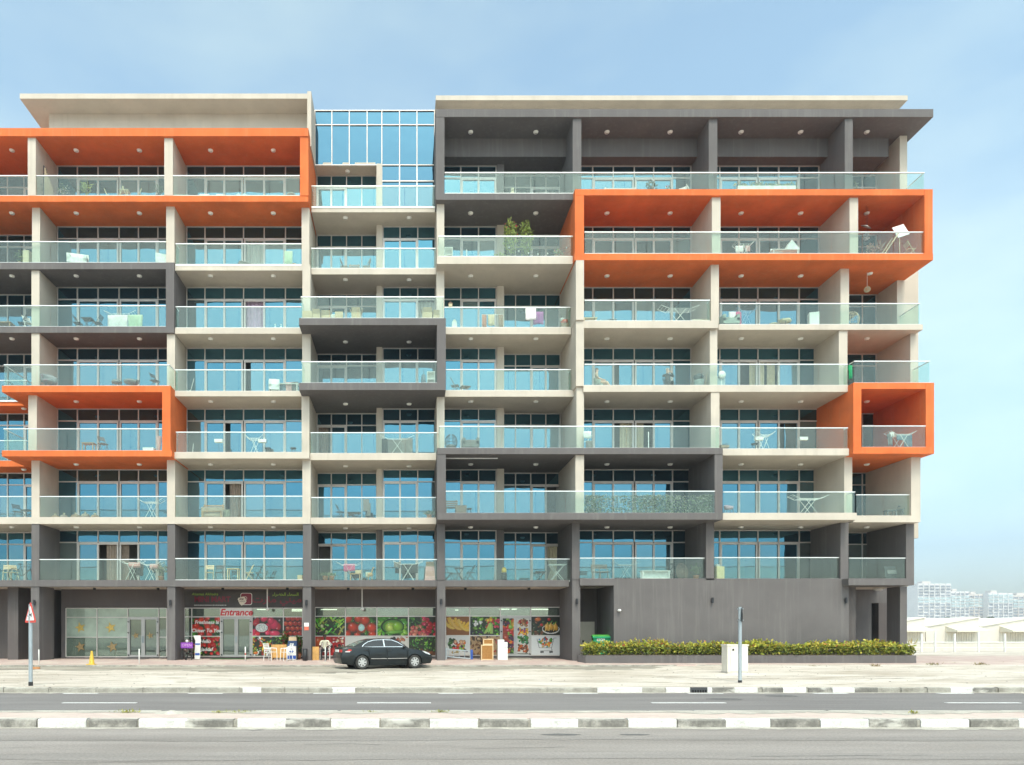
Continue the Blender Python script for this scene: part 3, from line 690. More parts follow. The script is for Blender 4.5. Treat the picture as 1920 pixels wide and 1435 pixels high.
# ------------------------------------------------------------------ ground storey: arcade, shops, blank wall
SS = 33.93; YS = F / SS
def sx(u): return px(u, SS)
def sz(v): return pz(v, SS)
ZB, ZS0 = P_Z1 - 0.02, S[0] + ST
ztop = sz(1140)
def wallbox(u0, u1, z0, z1, mat=DARKGREY, y0=YS, y1=YB - 0.05, name='shop_wall'):
    return MB().box(sx(u0), sx(u1), y0, y1, z0, z1).build(name, mat, BLD)
wallbox(115, 1066, ztop + 0.03, S[0] + 0.03)
wallbox(115, 124, ZB, ztop + 0.029); wallbox(313, 346, ZB, ztop + 0.029); wallbox(567.5, 590.5, ZB, ztop + 0.029)
wallbox(818.5, 835.5, ZB, ztop + 0.029); wallbox(1052, 1066, ZB, ztop + 0.029)
for a, b in ((124, 313), (346, 567.5), (590.5, 818.5), (835.5, 1052)): wallbox(a, b, ZB, sz(1231), y0=YS - 0.02)
# entrance lobby side
wallbox(-240, 37, ZB, S[0] + 0.03, y0=YS - 0.1); wallbox(58, 96, ZB, S[0] + 0.03, y0=YS - 0.1); wallbox(37, 58, sz(1144), S[0] + 0.03, y0=YS - 0.1)
MB().box(px(4, 36), px(24, 36), 36.5, 37.9, ZB, S[0] + 0.03).build('pier', DARKGREY, BLD)
ld = MB()
for a, b in ((38, 40), (55.5, 58)): ld.box(sx(a), sx(b), YS - 0.14, YS - 0.04, ZB, sz(1145))
ld.box(sx(40), sx(55.5), YS - 0.139, YS - 0.04, sz(1147), sz(1145)); ld.box(sx(40), sx(55.5), YS - 0.139, YS - 0.04, sz(1163), sz(1161))
ld.box(sx(42), sx(43.5), YS - 0.138, YS - 0.05, ZB, sz(1163)); ld.box(sx(40), sx(55.5), YS - 0.137, YS - 0.04, ZB, sz(1231))
ld = ld.build('lobby_door', ALU, BLD)
pane('pane', sx(40), sx(55.5), YS - 0.08, sz(1231), sz(1147), ld, SHOPGLASS)

def shopfront(us, vs, skip_cols=(), name='shop_window', mats=None):
    w = MB(); f = 0.05
    for u in us: w.box(sx(u) - f / 2, sx(u) + f / 2, YS - 0.05, YS + 0.04, sz(vs[-1]), sz(vs[0]))
    for v in vs:
        for a, b in zip(us[:-1], us[1:]):
            if (a in skip_cols) and v not in (vs[0], vs[1]): continue
            w.box(sx(a) + f / 2, sx(b) - f / 2, YS - 0.048, YS + 0.04, sz(v) - f / 2, sz(v) + f / 2)
    w = w.build(name, ALU, BLD)
    for a, b in zip(us[:-1], us[1:]):
        for j in range(len(vs) - 1):
            if a in skip_cols and j > 0: continue
            pane('shop_pane', sx(a) + f / 2, sx(b) - f / 2, YS, sz(vs[j + 1]) + f / 2, sz(vs[j]) - f / 2, w, (mats or {}).get((a, j), SHOPGLASS))
    return w
def shop_door(u0, u1, v0, v1, mat):
    d = MB(); x0, x1 = sx(u0), sx(u1); xm = (x0 + x1) / 2; z0, z1 = sz(v1), sz(v0); t = 0.12
    y0, y1 = YS - 0.075, YS + 0.03
    d.box(x0, x1, y0, y1, z1 - t, z1); d.box(x0, x1, y0, y1, z0, z0 + t)
    for x in (x0, x1 - t): d.box(x, x + t, y0 + 0.002, y1, z0 + t, z1 - t)
    d.box(xm - 0.1, xm + 0.1, y0 + 0.003, y1, z0 + t, z1 - t)
    dd = d.build('shop_door', plain('door_frame_%d' % u0, (0.42, 0.40, 0.39), 0.45, 0.4, 0.06), BLD)
    for a, b in ((x0 + t, xm - 0.1), (xm + 0.1, x1 - t)): pane('door_leaf_glass', a, b, YS, z0 + t, z1 - t, dd, mat)
    MB().box(xm - 0.05, xm - 0.02, y0 - 0.06, y0 + 0.003, z0 + 0.8, z0 + 1.15).build('handle', STEEL, dd)
    MB().box(xm + 0.02, xm + 0.05, y0 - 0.06, y0 + 0.003, z0 + 0.8, z0 + 1.15).build('handle', STEEL, dd)
    for xx in (x0 + 0.02, x1 - 0.08):
        for zz in (z0 + 0.12, (z0 + z1) / 2 + 0.25, z1 - 0.25):
            MB().obox((xx + 0.03, y0 - 0.012, zz), (0.09, 0.03, 0.06), Matrix.Rotation(0.6, 3, 'Y')).build('hinge', BLACK, dd)
    return dd
FROST = glass_clear('frosted_film', (0.70, 0.82, 0.74), 0.10, 0.50, (0.62, 0.72, 0.62))
FROSTLOW = glass_clear('frosted_film_low', (0.60, 0.72, 0.64), 0.14, 0.18, (0.50, 0.60, 0.50))
fm = {}
for a in (124.2, 182.4): fm[(a, 0)] = FROST; fm[(a, 1)] = FROST; fm[(a, 2)] = FROSTLOW
wB = shopfront([124.2, 182.4, 240.2, 298, 313], [1140.7, 1157.8, 1195, 1231.8], (240.2,), mats=fm)
shop_door(240.2, 298, 1157.8, 1232.5, SHOPGLASS)
shopfront([346, 360, 413.7, 473, 531.6, 567.4], [1140.5, 1157, 1193.4, 1230.8], (413.7,))
shop_door(414.5, 472.5, 1157, 1232, SHOPGLASS)
shopfront([590.6, 647.8, 706.7, 765.8, 818.4], [1139.4, 1156, 1193, 1230])
shopfront([835.6, 880.6, 938, 994.9, 1052], [1139, 1155.5, 1192, 1229], (938,))
shop_door(938, 994.9, 1155.5, 1230.5, SHOPGLASS)
# five-pointed gold stars stuck on the frosted panes
GOLD = plain('gold_foil', (0.58, 0.40, 0.10), 0.45, 0.3, 0.2, 12)
GOLD2 = plain('bronze_foil', (0.32, 0.22, 0.10), 0.5, 0.3, 0.3, 12)
def star(u, v, r, mat):
    pts = []
    for k in range(10):
        a = math.pi / 2 + 0.25 + k * math.pi / 5; rr = r if k % 2 == 0 else r * 0.42
        pts.append((sx(u) + rr * math.cos(a), sz(v) + rr * math.sin(a)))
    m = MB(); m.prism(pts, YS - 0.036, YS - 0.03); m.build('star_decal', mat, wB)
for u, v, r, mm in ((151, 1177, 0.31, GOLD), (208, 1177, 0.31, GOLD), (151, 1213, 0.30, GOLD2), (211, 1213, 0.32, GOLD2), (255, 1192, 0.2, GOLD2), (282, 1192, 0.2, GOLD2)): star(u, v, r, mm)
# strip lamps burning inside the shops
LITE = bpy.data.materials.new('lit_tube'); LITE.use_nodes = True
_b = LITE.node_tree.nodes['Principled BSDF']; _b.inputs['Emission Color'].default_value = (1, 0.97, 0.85, 1); _b.inputs['Emission Strength'].default_value = 2.2
SHOPCEIL = plain('shop_ceiling', (0.45, 0.43, 0.36), 0.9)
for a, b in ((346, 567), (590, 818), (836, 1052)):
    MB().box(sx(a), sx(b), YB - 0.1, YB - 0.06, sz(1157), sz(1141)).build('shop_back_wall', SHOPCEIL, BLD)
for u0, u1, v in ((478, 500, 1141.8), (544, 566, 1141.8), (544, 566, 1144.5), (599, 630, 1142), (855, 861, 1143), (938, 958, 1141.2), (962, 972, 1141.2), (1000, 1032, 1141.5)):
    MB().tube((sx(u0), YS + 0.55, sz(v) - 0.02), (sx(u1), YS + 0.55, sz(v) - 0.02), 0.022, 6).build('tube_lamp', LITE, BLD)

# blank charcoal wall, passages at both sides of it
sw = 36.9; yw = F / sw; zw = pz(1085, sw)
MB().box(px(1151, sw), px(1591.8, sw), yw, 38.2, ZB, zw).build('blank_wall', GREY, BLD)
MB().box(px(1087.5, sw), px(1151.2, sw), yw + 0.002, 36.2, pz(1098, sw), zw - 0.002).build('lintel', GREY, BLD)
MB().box(8.9, px(1151, sw) + 0.1, 38.2, 38.5, ZB, S[0] + 0.06).build('passage_wall', DARKGREY, BLD)
sd_ = F / 38.2
sdm = plain('service_door_paint', (0.55, 0.50, 0.42), 0.5, var=0.05)
dd = MB().box(px(1086, sd_), px(1114, sd_), 38.12, 38.21, ZB, pz(1166, sd_)).build('service_door', sdm, BLD)
MB().box(px(1091, sd_), px(1094, sd_), 38.05, 38.13, pz(1204, sd_), pz(1201, sd_)).build('handle', BLACK, dd)
# right-hand passage
MB().box(px(1591.8, sw), 23.2, 35.6, 38.2, ZB, S[0] + 0.04).build('passage_wall', DARKGREY, BLD)
yq = 38.4; sq = F / yq
MB().box(23.2, px(1634, sq), yq, YB - 0.05, ZB, S[0] + 0.06).build('passage_wall', GREY, BLD)
MB().box(px(1634, sq), px(1664, sq), yq + 0.5, YB - 0.05, ZB, 3.4).build('service_door', plain('recess_shade', (0.02, 0.018, 0.017), 0.6), BLD)  # near-black colour stands for the shade inside the open recess
MB().box(px(1634, sq), 26.3, yq + 0.003, YB - 0.05, pz(1131, sq), S[0] + 0.06).build('passage_wall', GREY, BLD)
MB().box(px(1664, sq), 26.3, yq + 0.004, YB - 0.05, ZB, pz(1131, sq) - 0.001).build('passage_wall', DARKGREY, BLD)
MB().box(25.74, 26.1, 35.96, 36.95, ZB, S[0] + 0.03).build('pier', GREY, BLD)
# small fittings on the piers: spot lamps, camera, notices
for u, s_, z_ in ((66, 36.35, 3.2), (320.5, 36.35, 3.2), (575, 36.35, 3.2), (827, 36.5, 3.25), (1081, 36.75, 3.25), (1334.5, 36.9, 3.3), (1584.5, 36.9, 3.3)):
    x, y = px(u, s_), F / s_
    MB().tube((x, y - 0.1, z_ - 0.14), (x, y - 0.1, z_ + 0.14), 0.06, 10).box(x - 0.03, x + 0.03, y - 0.06, y + 0.01, z_ - 0.03, z_ + 0.03).build('wall_lamp', DARKMETAL, BLD)
for x in (-20.9, -16.6, -13.2, -9.75, -6.3, -3.05, 0.4, 3.2, 6.6):
    MB().lathe([(0.03, -0.16), (0.075, -0.16), (0.075, 0.0), (0.0, 0.02)], (x, 36.9, S[0] + 0.03), 10).build('spot_lamp', BLACK, BLD)
MB().ball((px(1160, 36.9), yw - 0.12, pz(1145, 36.9)), 0.09, 0.14, 0.07).tube((px(1158, 36.9), yw + 0.01, pz(1145, 36.9)), (px(1158, 36.9), yw - 0.08, pz(1145, 36.9)), 0.02).build('security_camera', WHITE, BLD)
MB().lathe([(0.12, -0.05), (0.2, -0.03), (0.2, 0.06), (0.1, 0.08)], (px(1640, 34.5), 37.3, S[0] - 0.05), 12).build('passage_lamp', WHITE, BLD)
MB().tube((px(836.5, 37.0), 35.2, S[2] - 0.04), (px(934, 37.0), 35.2, S[2] - 0.04), 0.03, 8).build('strip_lamp', WHITE, BLD)
for u in (501.5, 679):       # conduits dropping from the soffit to cameras
    x = px(u, 34.6)
    MB().tube((x, 37.4, S[0] + 0.04), (x, 37.4, pz(1141, 34.6)), 0.03, 6).build('conduit', WHITE, BLD)
    MB().ball((x + 0.03, 37.36, pz(1142.5, 34.6)), 0.1, 0.1, 0.08).build('security_camera', WHITE, BLD)

# ------------------------------------------------------------------ lettering
def letters(txt, size, mat, parent, loc, name='lettering', shear=0.0, align='CENTER', ext=0.004, sxy=(1, 1), bold=0.0, rot=(R(90), 0, 0)):
    c = bpy.data.curves.new('lettering', 'FONT'); c.body = txt; c.size = size; c.extrude = ext; c.align_x = align; c.align_y = 'CENTER'; c.shear = shear; c.offset = bold
    t = bpy.data.objects.new('tmp', c); COL.objects.link(t)
    bpy.context.view_layer.update()
    me = bpy.data.meshes.new_from_object(t.evaluated_get(bpy.context.evaluated_depsgraph_get()))
    bpy.data.objects.remove(t); bpy.data.curves.remove(c)
    me.materials.clear(); me.materials.append(mat)
    o = bpy.data.objects.new(name, me); COL.objects.link(o); o.location = loc; o.rotation_euler = rot; o.scale = (sxy[0], sxy[1], 1)
    if parent is not None: adopt(o, parent)
    return o
SIGNRED = plain('sign_dark_red', (0.21, 0.012, 0.035), 0.4, var=0.05)
SIGNGREEN = plain('sign_lime', (0.30, 0.50, 0.05), 0.5, var=0.05)
REDINK = plain('red_ink', (0.60, 0.02, 0.03), 0.5, var=0.05)
ys = YS - 0.09
sg = thing('shop_sign', 'dark fascia sign with dark red shop name, lime lettering and red square logo', 'sign', (sx(460), ys, sz(1140)), inplace=True)
MB().box(sx(347), sx(566.8), ys, YS + 0.01, sz(1139.6), sz(1108.8)).build('panel', plain('sign_panel', (0.055, 0.047, 0.045), 0.55, var=0.12), sg)
yl = ys - 0.008
letters('Alsamaa Alkhadra', 0.20, SIGNGREEN, sg, (sx(385), yl, sz(1114.6)), shear=0.25)
letters('MINI MART', 0.40, SIGNRED, sg, (sx(399), yl, sz(1124.6)), bold=0.012, sxy=(1.0, 1.05))
_al = '\uFE8D\uFEDF\uFEB4\uFEE4\uFE8E\uFE80 \uFE8D\uFEDF\uFEA8\uFEC0\uFEAE\uFE8D\uFE80'
_mm = '\uFEE3\uFEF4\uFEE8\uFEF2 \uFEE3\uFE8E\uFEAD\uFE95'
letters(_al[::-1], 0.24, SIGNGREEN, sg, (sx(536), yl, sz(1115)), bold=0.004)
letters(_mm[::-1], 0.46, SIGNRED, sg, (sx(520), yl, sz(1125)), bold=0.010, sxy=(1.35, 1))
m = MB(); x = sx(365)
while x < sx(424): d_ = random.uniform(0.04, 0.10); m.box(x, x + d_, yl - 0.002, yl + 0.004, sz(1135.6), sz(1134.6)); x += d_ + 0.025
m.build('small_print', WHITE, sg)
def rrect(cx, cz, w, h, r, n=5):
    pts = []
    for qx, qz, a0 in ((1, 1, 0), (-1, 1, 90), (-1, -1, 180), (1, -1, 270)):
        for k in range(n + 1):
            a = R(a0 + 90 * k / n); pts.append((cx + qx * (w / 2 - r) + r * math.cos(a), cz + qz * (h / 2 - r) + r * math.sin(a)))
    return pts
lx, lz = sx(462.5), sz(1123.5)
lg = MB().prism(rrect(lx, lz, 0.64, 0.66, 0.12), yl - 0.006, yl + 0.006).build('logo', WHITE, sg)
MB().prism(rrect(lx, lz, 0.585, 0.605, 0.10), yl - 0.010, yl).build('logo_square', SIGNRED, lg)
tg = [(sx(446.5), sz(1124)), (sx(448), sz(1121.5)), (sx(457), sz(1119)), (sx(460.5), sz(1121)), (sx(463), sz(1128)), (sx(461), sz(1131)), (sx(454), sz(1136)), (sx(450.5), sz(1133))]
MB().prism(tg, yl - 0.018, yl - 0.008).build('logo_tag', plain('tag_cream', (0.72, 0.66, 0.56), 0.5), lg)
m = MB()
for k in range(14):
    a0, a1 = 2 * math.pi * k / 14, 2 * math.pi * (k + 1) / 14
    m.tube((sx(460.5) + 0.1 * math.cos(a0), yl - 0.015, sz(1122.5) + 0.1 * math.sin(a0)), (sx(460.5) + 0.1 * math.cos(a1), yl - 0.015, sz(1122.5) + 0.1 * math.sin(a1)), 0.013, 5)
m.build('logo_ring', MATS['tag_cream'], lg)
letters('ASK', 0.16, plain('tag_ink', (0.10, 0.01, 0.02), 0.5), lg, (sx(454.4), yl - 0.021, sz(1124)), bold=0.004, ext=0.002)
letters('MARKET', 0.085, MATS['tag_ink'], lg, (sx(455.5), yl - 0.021, sz(1128.5)), ext=0.002)

es = thing('entrance_sign', 'white panel reading Entrance in red above the mini mart double door', 'sign', (sx(443), ys, sz(1157)), inplace=True)
MB().box(sx(414.5), sx(472.2), ys - 0.01, YS - 0.055, sz(1156.2), sz(1141)).build('panel', plain('sign_white', (0.70, 0.67, 0.64), 0.4, var=0.04), es)
letters('Entrance', 0.50, REDINK, es, (sx(443.5), ys - 0.016, sz(1149)), shear=0.22, bold=0.014)

# ------------------------------------------------------------------ printed fruit posters on the shop panes
class Pic:
    """a small printed picture, painted in code and stored as face colours"""
    def __init__(s, nx, ny, bg, tex=0.12):
        s.nx, s.ny = nx, ny
        s.X, s.Y = np.meshgrid((np.arange(nx) + 0.5) / ny, (np.arange(ny) + 0.5) / ny)      # x 0..aspect, y 0..1 (up)
        s.a = np.ones((ny, nx, 3)) * np.array(bg); s.a *= 1 + tex * (rng.random((ny, nx, 1)) - 0.5)
        s.w = nx / ny
    def ell(s, x, y, rx, ry, col, ang=0.0, shade=0.75, soft=0.0):
        c, d = math.cos(ang), math.sin(ang); dx, dy = s.X - x, s.Y - y
        p, q = (dx * c + dy * d) / rx, (-dx * d + dy * c) / ry
        r = p * p + q * q; m = r < 1
        L = 1 - shade * 0.55 * r + shade * 0.35 * np.clip(1 - ((p + 0.35) ** 2 + (q - 0.4) ** 2) * 3, 0, 1)
        s.a[m] = (np.array(col)[None, :] * L[m][:, None])
        hl = m & (((p + 0.35) ** 2 + (q - 0.45) ** 2) < 0.035)
        s.a[hl] = s.a[hl] * 0.5 + 0.4 * shade
        return s
    def rect(s, x0, x1, y0, y1, col):
        m = (s.X >= x0) & (s.X < x1) & (s.Y >= y0) & (s.Y < y1); s.a[m] = col; return s
    def line(s, x0, y0, x1, y1, w, col):
        d = np.hypot(x1 - x0, y1 - y0) + 1e-9; t = np.clip(((s.X - x0) * (x1 - x0) + (s.Y - y0) * (y1 - y0)) / d ** 2, 0, 1)
        m = np.hypot(s.X - x0 - t * (x1 - x0), s.Y - y0 - t * (y1 - y0)) < w; s.a[m] = col; return s
    def heap(s, n, col, r0, r1, asp=1.0, var=0.25, box=(0, None, 0, 1), shade=0.8, anyang=True):
        x1 = s.w if box[1] is None else box[1]
        for _ in range(n):
            r = random.uniform(r0, r1); c = random.choice(col); k = 1 + random.uniform(-var, var)
            s.ell(random.uniform(box[0], x1), random.uniform(box[2], box[3]), r, r * asp, [v * k for v in c], random.uniform(0, 3.14) if anyang else 0, shade)
        return s
RED, GRN, DGR, YEL, ORA, PNK, WHT, BRN, LGR = (0.55, 0.03, 0.02), (0.10, 0.30, 0.03), (0.02, 0.09, 0.015), (0.75, 0.50, 0.05), (0.70, 0.20, 0.02), (0.62, 0.05, 0.14), (0.75, 0.74, 0.72), (0.22, 0.10, 0.04), (0.30, 0.50, 0.08)
def tomatoes(p): p.heap(30, [GRN, DGR], 0.1, 0.2, 0.5).heap(26, [RED, (0.62, 0.06, 0.02)], 0.13, 0.19, 0.9, 0.12); p.heap(8, [GRN], 0.03, 0.07, 0.4)
def berries(p): p.heap(14, [GRN, LGR], 0.08, 0.14, 0.5).heap(34, [RED, (0.60, 0.04, 0.03)], 0.09, 0.15, 0.75, 0.15); p.heap(16, [LGR, DGR], 0.03, 0.06, 0.5)
def dragon(p):
    p.heap(10, [(0.06, 0.03, 0.03)], 0.2, 0.3).heap(14, [PNK, (0.55, 0.03, 0.06)], 0.14, 0.24, 0.8)
    p.ell(0.50, 0.42, 0.37, 0.27, (0.45, 0.06, 0.12)).ell(0.50, 0.43, 0.33, 0.235, (0.70, 0.72, 0.70), 0, 0.15)
    for _ in range(120):
        a, r = random.uniform(0, 6.28), math.sqrt(random.random()); p.ell(0.5 + 0.3 * r * math.cos(a), 0.43 + 0.2 * r * math.sin(a), 0.012, 0.012, (0.25, 0.27, 0.27), 0, 0)
    p.ell(1.15, 0.62, 0.24, 0.28, PNK).ell(1.2, 0.12, 0.3, 0.16, (0.68, 0.06, 0.16)).ell(1.0, 0.8, 0.18, 0.2, PNK)
def apples(p):
    p.a *= 0.4
    for j in range(4):
        for i in range(5):
            x, y = 0.1 + i * 0.26 + (j % 2) * 0.12, 0.12 + j * 0.27
            p.ell(x, y, 0.14, 0.13, (0.55 + random.uniform(-.08, .08), 0.06, 0.04)); p.ell(x + 0.01, y + 0.03, 0.04, 0.025, (0.65, 0.35, 0.06) if random.random() < 0.5 else (0.2, 0.03, 0.02), 0, 0.2)
def cornfield(p):
    for _ in range(70): a = random.uniform(0, p.w); b = random.uniform(0, 1); t = random.uniform(0.4, 1.1); L_ = random.uniform(0.2, 0.5); p.line(a, b, a + L_ * math.cos(t) * random.choice((-1, 1)), b + L_ * math.sin(t), random.uniform(0.012, 0.05), [c * random.uniform(0.5, 1.5) for c in random.choice((GRN, LGR, DGR, (0.35, 0.5, 0.12)))])
    p.ell(0.35, 0.5, 0.08, 0.1, (0.65, 0.62, 0.40)).ell(0.6, 0.2, 0.07, 0.09, (0.55, 0.6, 0.3)).ell(0.15, 0.12, 0.08, 0.1, (0.06, 0.01, 0.03))
def rambutan(p):
    p.heap(40, [DGR, GRN], 0.1, 0.2, 0.5)
    for x, y, r in ((0.1, 0.9, 0.2), (0.65, 0.9, 0.17), (1.0, 0.82, 0.22), (0.35, 0.45, 0.23), (1.35, 0.42, 0.24), (0.05, 0.08, 0.18), (1.4, 0.05, 0.18), (0.6, 0.02, 0.14), (0.82, 0.4, 0.23)):
        for k in range(26): a = k * 0.2417; p.line(x, y, x + r * 1.2 * math.cos(a), y + r * 1.2 * math.sin(a), 0.012, (0.45, 0.04, 0.02))
        p.ell(x, y, r, r * 0.95, (0.60, 0.09, 0.03))
    p.ell(0.82, 0.42, 0.17, 0.19, (0.50, 0.70, 0.68), 0, 0.4)
def cabbage(p):
    p.heap(60, [GRN, (0.12, 0.36, 0.08), LGR], 0.12, 0.3, 0.4)
    p.ell(0.8, 0.48, 0.62, 0.42, (0.02, 0.06, 0.01), 0, 0.2).ell(0.82, 0.48, 0.55, 0.36, (0.16, 0.36, 0.05)).ell(0.7, 0.44, 0.3, 0.26, (0.42, 0.58, 0.10)).ell(1.05, 0.48, 0.26, 0.25, (0.30, 0.50, 0.06)).ell(0.66, 0.42, 0.16, 0.16, (0.58, 0.68, 0.20)).ell(0.9, 0.18, 0.5, 0.08, (0.22, 0.45, 0.08), 0.1)
def radish(p): p.heap(40, [DGR, GRN], 0.08, 0.2, 0.35).heap(26, [PNK, (0.62, 0.02, 0.05)], 0.09, 0.14, 1, 0.15, (0.75, 1.6, 0.0, 1)).heap(26, [(0.65, 0.12, 0.14), (0.68, 0.28, 0.20)], 0.07, 0.13, 1, 0.15, (0, 0.9, 0, 0.5)).heap(10, [GRN], 0.1, 0.2, 0.12, 0.3, (0, 0.8, 0.5, 1))
def candies(p):
    p.a[:] = (0.50, 0.02, 0.03); p.heap(20, [(0.45, 0.02, 0.02), (0.6, 0.04, 0.03)], 0.1, 0.25)
    p.heap(14, [WHT, (0.7, 0.55, 0.4)], 0.05, 0.11, 0.7, 0.1, (0.75, 1.5, 0.3, 1)).heap(8, [(0.08, 0.02, 0.02)], 0.05, 0.1, 0.8, 0.1, (0.8, 1.5, 0.2, 0.8)); p.ell(0.2, 0.7, 0.22, 0.28, (0.55, 0.15, 0.05))
def white_food(p): p.a[:] = (0.66, 0.65, 0.62); p.heap(12, [(0.5, 0.3, 0.15), ORA, BRN], 0.06, 0.12, 0.7, 0.2, (0.3, 0.8, 0.1, 0.5)); p.ell(0.75, 0.8, 0.02, 0.03, RED)
def white_meat(p): p.a[:] = (0.64, 0.62, 0.58); p.heap(18, [(0.55, 0.25, 0.15), (0.45, 0.12, 0.08), BRN], 0.06, 0.14, 0.7, 0.2, (0.9, 1.6, 0.2, 1)); p.heap(6, [(0.06, 0.05, 0.04)], 0.06, 0.1, 1, .2, (0.7, 1.1, .6, 1))
def greens(p): p.heap(130, [DGR, GRN, (0.06, 0.22, 0.05), LGR], 0.03, 0.1, 0.4, 0.5); p.heap(16, [BRN, (0.30, 0.12, 0.05)], 0.1, 0.2, 0.5, 0.2, (0.4, 1.4, 0, 0.25))
def bananas(p):
    p.a[:] = (0.30, 0.13, 0.03)
    for k in range(9):
        cx, cy, r = 0.1 + k * 0.13, 1.15 - k * 0.02, 0.5 + 0.05 * (k % 3)
        for t in np.linspace(3.4 + 0.1 * (k % 2), 5.6, 26): p.ell(cx + r * math.cos(t) * 0.8, cy + r * math.sin(t) * 1.2, 0.07, 0.07, (0.78 - 0.03 * (k % 3), 0.53 - 0.04 * (k % 2), 0.06 + 0.04 * (k % 3)), 0, 0.35)
        for t in np.linspace(3.4, 5.6, 26): p.ell(cx + (r + 0.075) * math.cos(t) * 0.8, cy + (r + 0.075) * math.sin(t) * 1.2, 0.014, 0.014, (0.42, 0.24, 0.03), 0, 0)
def vegmix(p):
    p.heap(70, [GRN, DGR, LGR], 0.05, 0.14, 0.6, 0.4).heap(24, [RED, PNK], 0.05, 0.09, 0.8, 0.2, (0.85, 1.6, 0.4, 0.85)).heap(8, [WHT], 0.06, 0.09, 0.8, 0.1, (0.2, 0.6, 0.5, 0.75)).heap(6, [YEL], 0.06, 0.09, 1, 0.1, (0.9, 1.2, 0.8, 1)).heap(12, [(0.04, 0.02, 0.07)], 0.05, 0.1, 1, 0.2, (0, 1.2, 0, 0.18))
    for k in range(14): p.line(0.75 + k * 0.035, 0.05 + 0.2 * random.random(), 1.0 + k * 0.015, 0.55 + 0.1 * random.random(), 0.018, [c * random.uniform(0.8, 1.3) for c in (0.34, 0.50, 0.16)])
def veg_on_white(p): p.a[:] = (0.64, 0.63, 0.62); p.heap(14, [DGR, GRN], 0.06, 0.13, 0.8, 0.3, (0.15, 0.45, 0.35, 0.8)).heap(14, [RED, ORA, (0.62, 0.40, 0.25)], 0.06, 0.12, 0.9, 0.15, (0.4, 1.0, 0.3, 0.75)).heap(8, [LGR, (0.10, 0.02, 0.06)], 0.06, 0.1, 0.9, 0.1, (0.7, 1.1, 0.2, 0.5)).heap(6, [(0.5, 0.4, 0.2)], 0.08, 0.1, 0.7, 0.1, (0.3, 0.7, 0.1, 0.2))
def coffee(p): p.a[:] = (0.45, 0.32, 0.20); p.heap(60, [BRN, (0.10, 0.04, 0.02), (0.40, 0.25, 0.12)], 0.04, 0.12, 0.6, 0.3); p.ell(0.45, 0.85, 0.16, 0.13, (0.12, 0.05, 0.03)).ell(0.45, 0.85, 0.11, 0.08, (0.5, 0.38, 0.24)).heap(20, [RED, (0.3, 0.02, 0.02)], 0.03, 0.06, 1, 0.2, (1.1, 1.6, 0.0, 0.9))
def samosa(p):
    p.a *= 0.35; p.heap(20, [(0.08, 0.12, 0.04), BRN], 0.06, 0.16, 0.6, 0.4, (0, 0.7, 0, 1)); p.ell(0.35, 0.85, 0.17, 0.10, (0.6, 0.2, 0.03)).ell(0.95, 0.85, 0.09, 0.08, RED).ell(0.55, 0.55, 0.09, 0.08, RED)
    p.ell(1.05, 0.32, 0.47, 0.26, WHT, 0, 0.2).ell(1.05, 0.34, 0.43, 0.22, (0.03, 0.025, 0.02), 0, 0.1)
    for x, y in ((0.85, 0.42), (1.05, 0.45), (1.3, 0.43)): p.ell(x, y, 0.13, 0.2, (0.65, 0.40, 0.08), 0.3); p.line(x - 0.1, y - 0.2, x + 0.02, y + 0.25, 0.02, (0.75, 0.55, 0.2))
    p.heap(6, [GRN], 0.05, 0.08, 0.6, 0.2, (0.8, 1.4, 0.6, 0.75))
def trolley(p):
    p.a[:] = (0.66, 0.66, 0.66); p.heap(46, [ORA, (0.05, 0.35, 0.33), YEL, RED, (0.1, 0.3, 0.5), WHT, GRN], 0.04, 0.1, 0.8, 0.2, (0.42, 1.05, 0.42, 0.92))
    for a in ((0.3, 0.85, 0.42, 0.38), (0.42, 0.38, 1.08, 0.38), (1.08, 0.38, 1.2, 0.9), (1.2, 0.9, 1.32, 0.9), (1.08, 0.38, 1.1, 0.22), (1.1, 0.22, 0.5, 0.22)): p.line(*a, 0.013, (0.15, 0.15, 0.16))
    for x in (0.52, 1.0): p.ell(x, 0.15, 0.05, 0.05, (0.04, 0.04, 0.04), 0, 0.2); p.ell(x + 0.1, 0.15, 0.05, 0.05, (0.04, 0.04, 0.04), 0, 0.2)
def pumpkins(p): p.heap(60, [ORA, YEL, RED, (0.45, 0.10, 0.04), LGR, PNK], 0.06, 0.13, 0.85, 0.2); p.heap(20, [(0.12, 0.03, 0.10), DGR], 0.04, 0.08, 0.8)
def tiles(p):
    p.a[:] = (0.6, 0.58, 0.54)
    for k, cs in enumerate(([BRN, RED, (0.5, 0.3, 0.15)], [YEL, (0.2, 0.1, 0.25), ORA], [DGR, GRN, (0.05, 0.3, 0.15)], [BRN, ORA, (0.35, 0.10, 0.03)])):
        y0 = 1 - (k + 1) * 0.245; p.heap(34, cs, 0.02, 0.05, 0.8, 0.2, (0.03, p.w - 0.03, y0 + 0.03, y0 + 0.21))
def snacks(p): p.heap(70, [GRN, YEL, ORA, RED, LGR, WHT], 0.05, 0.13, 0.5, 0.3)
POSTM = vcol('poster_print', 0.35)
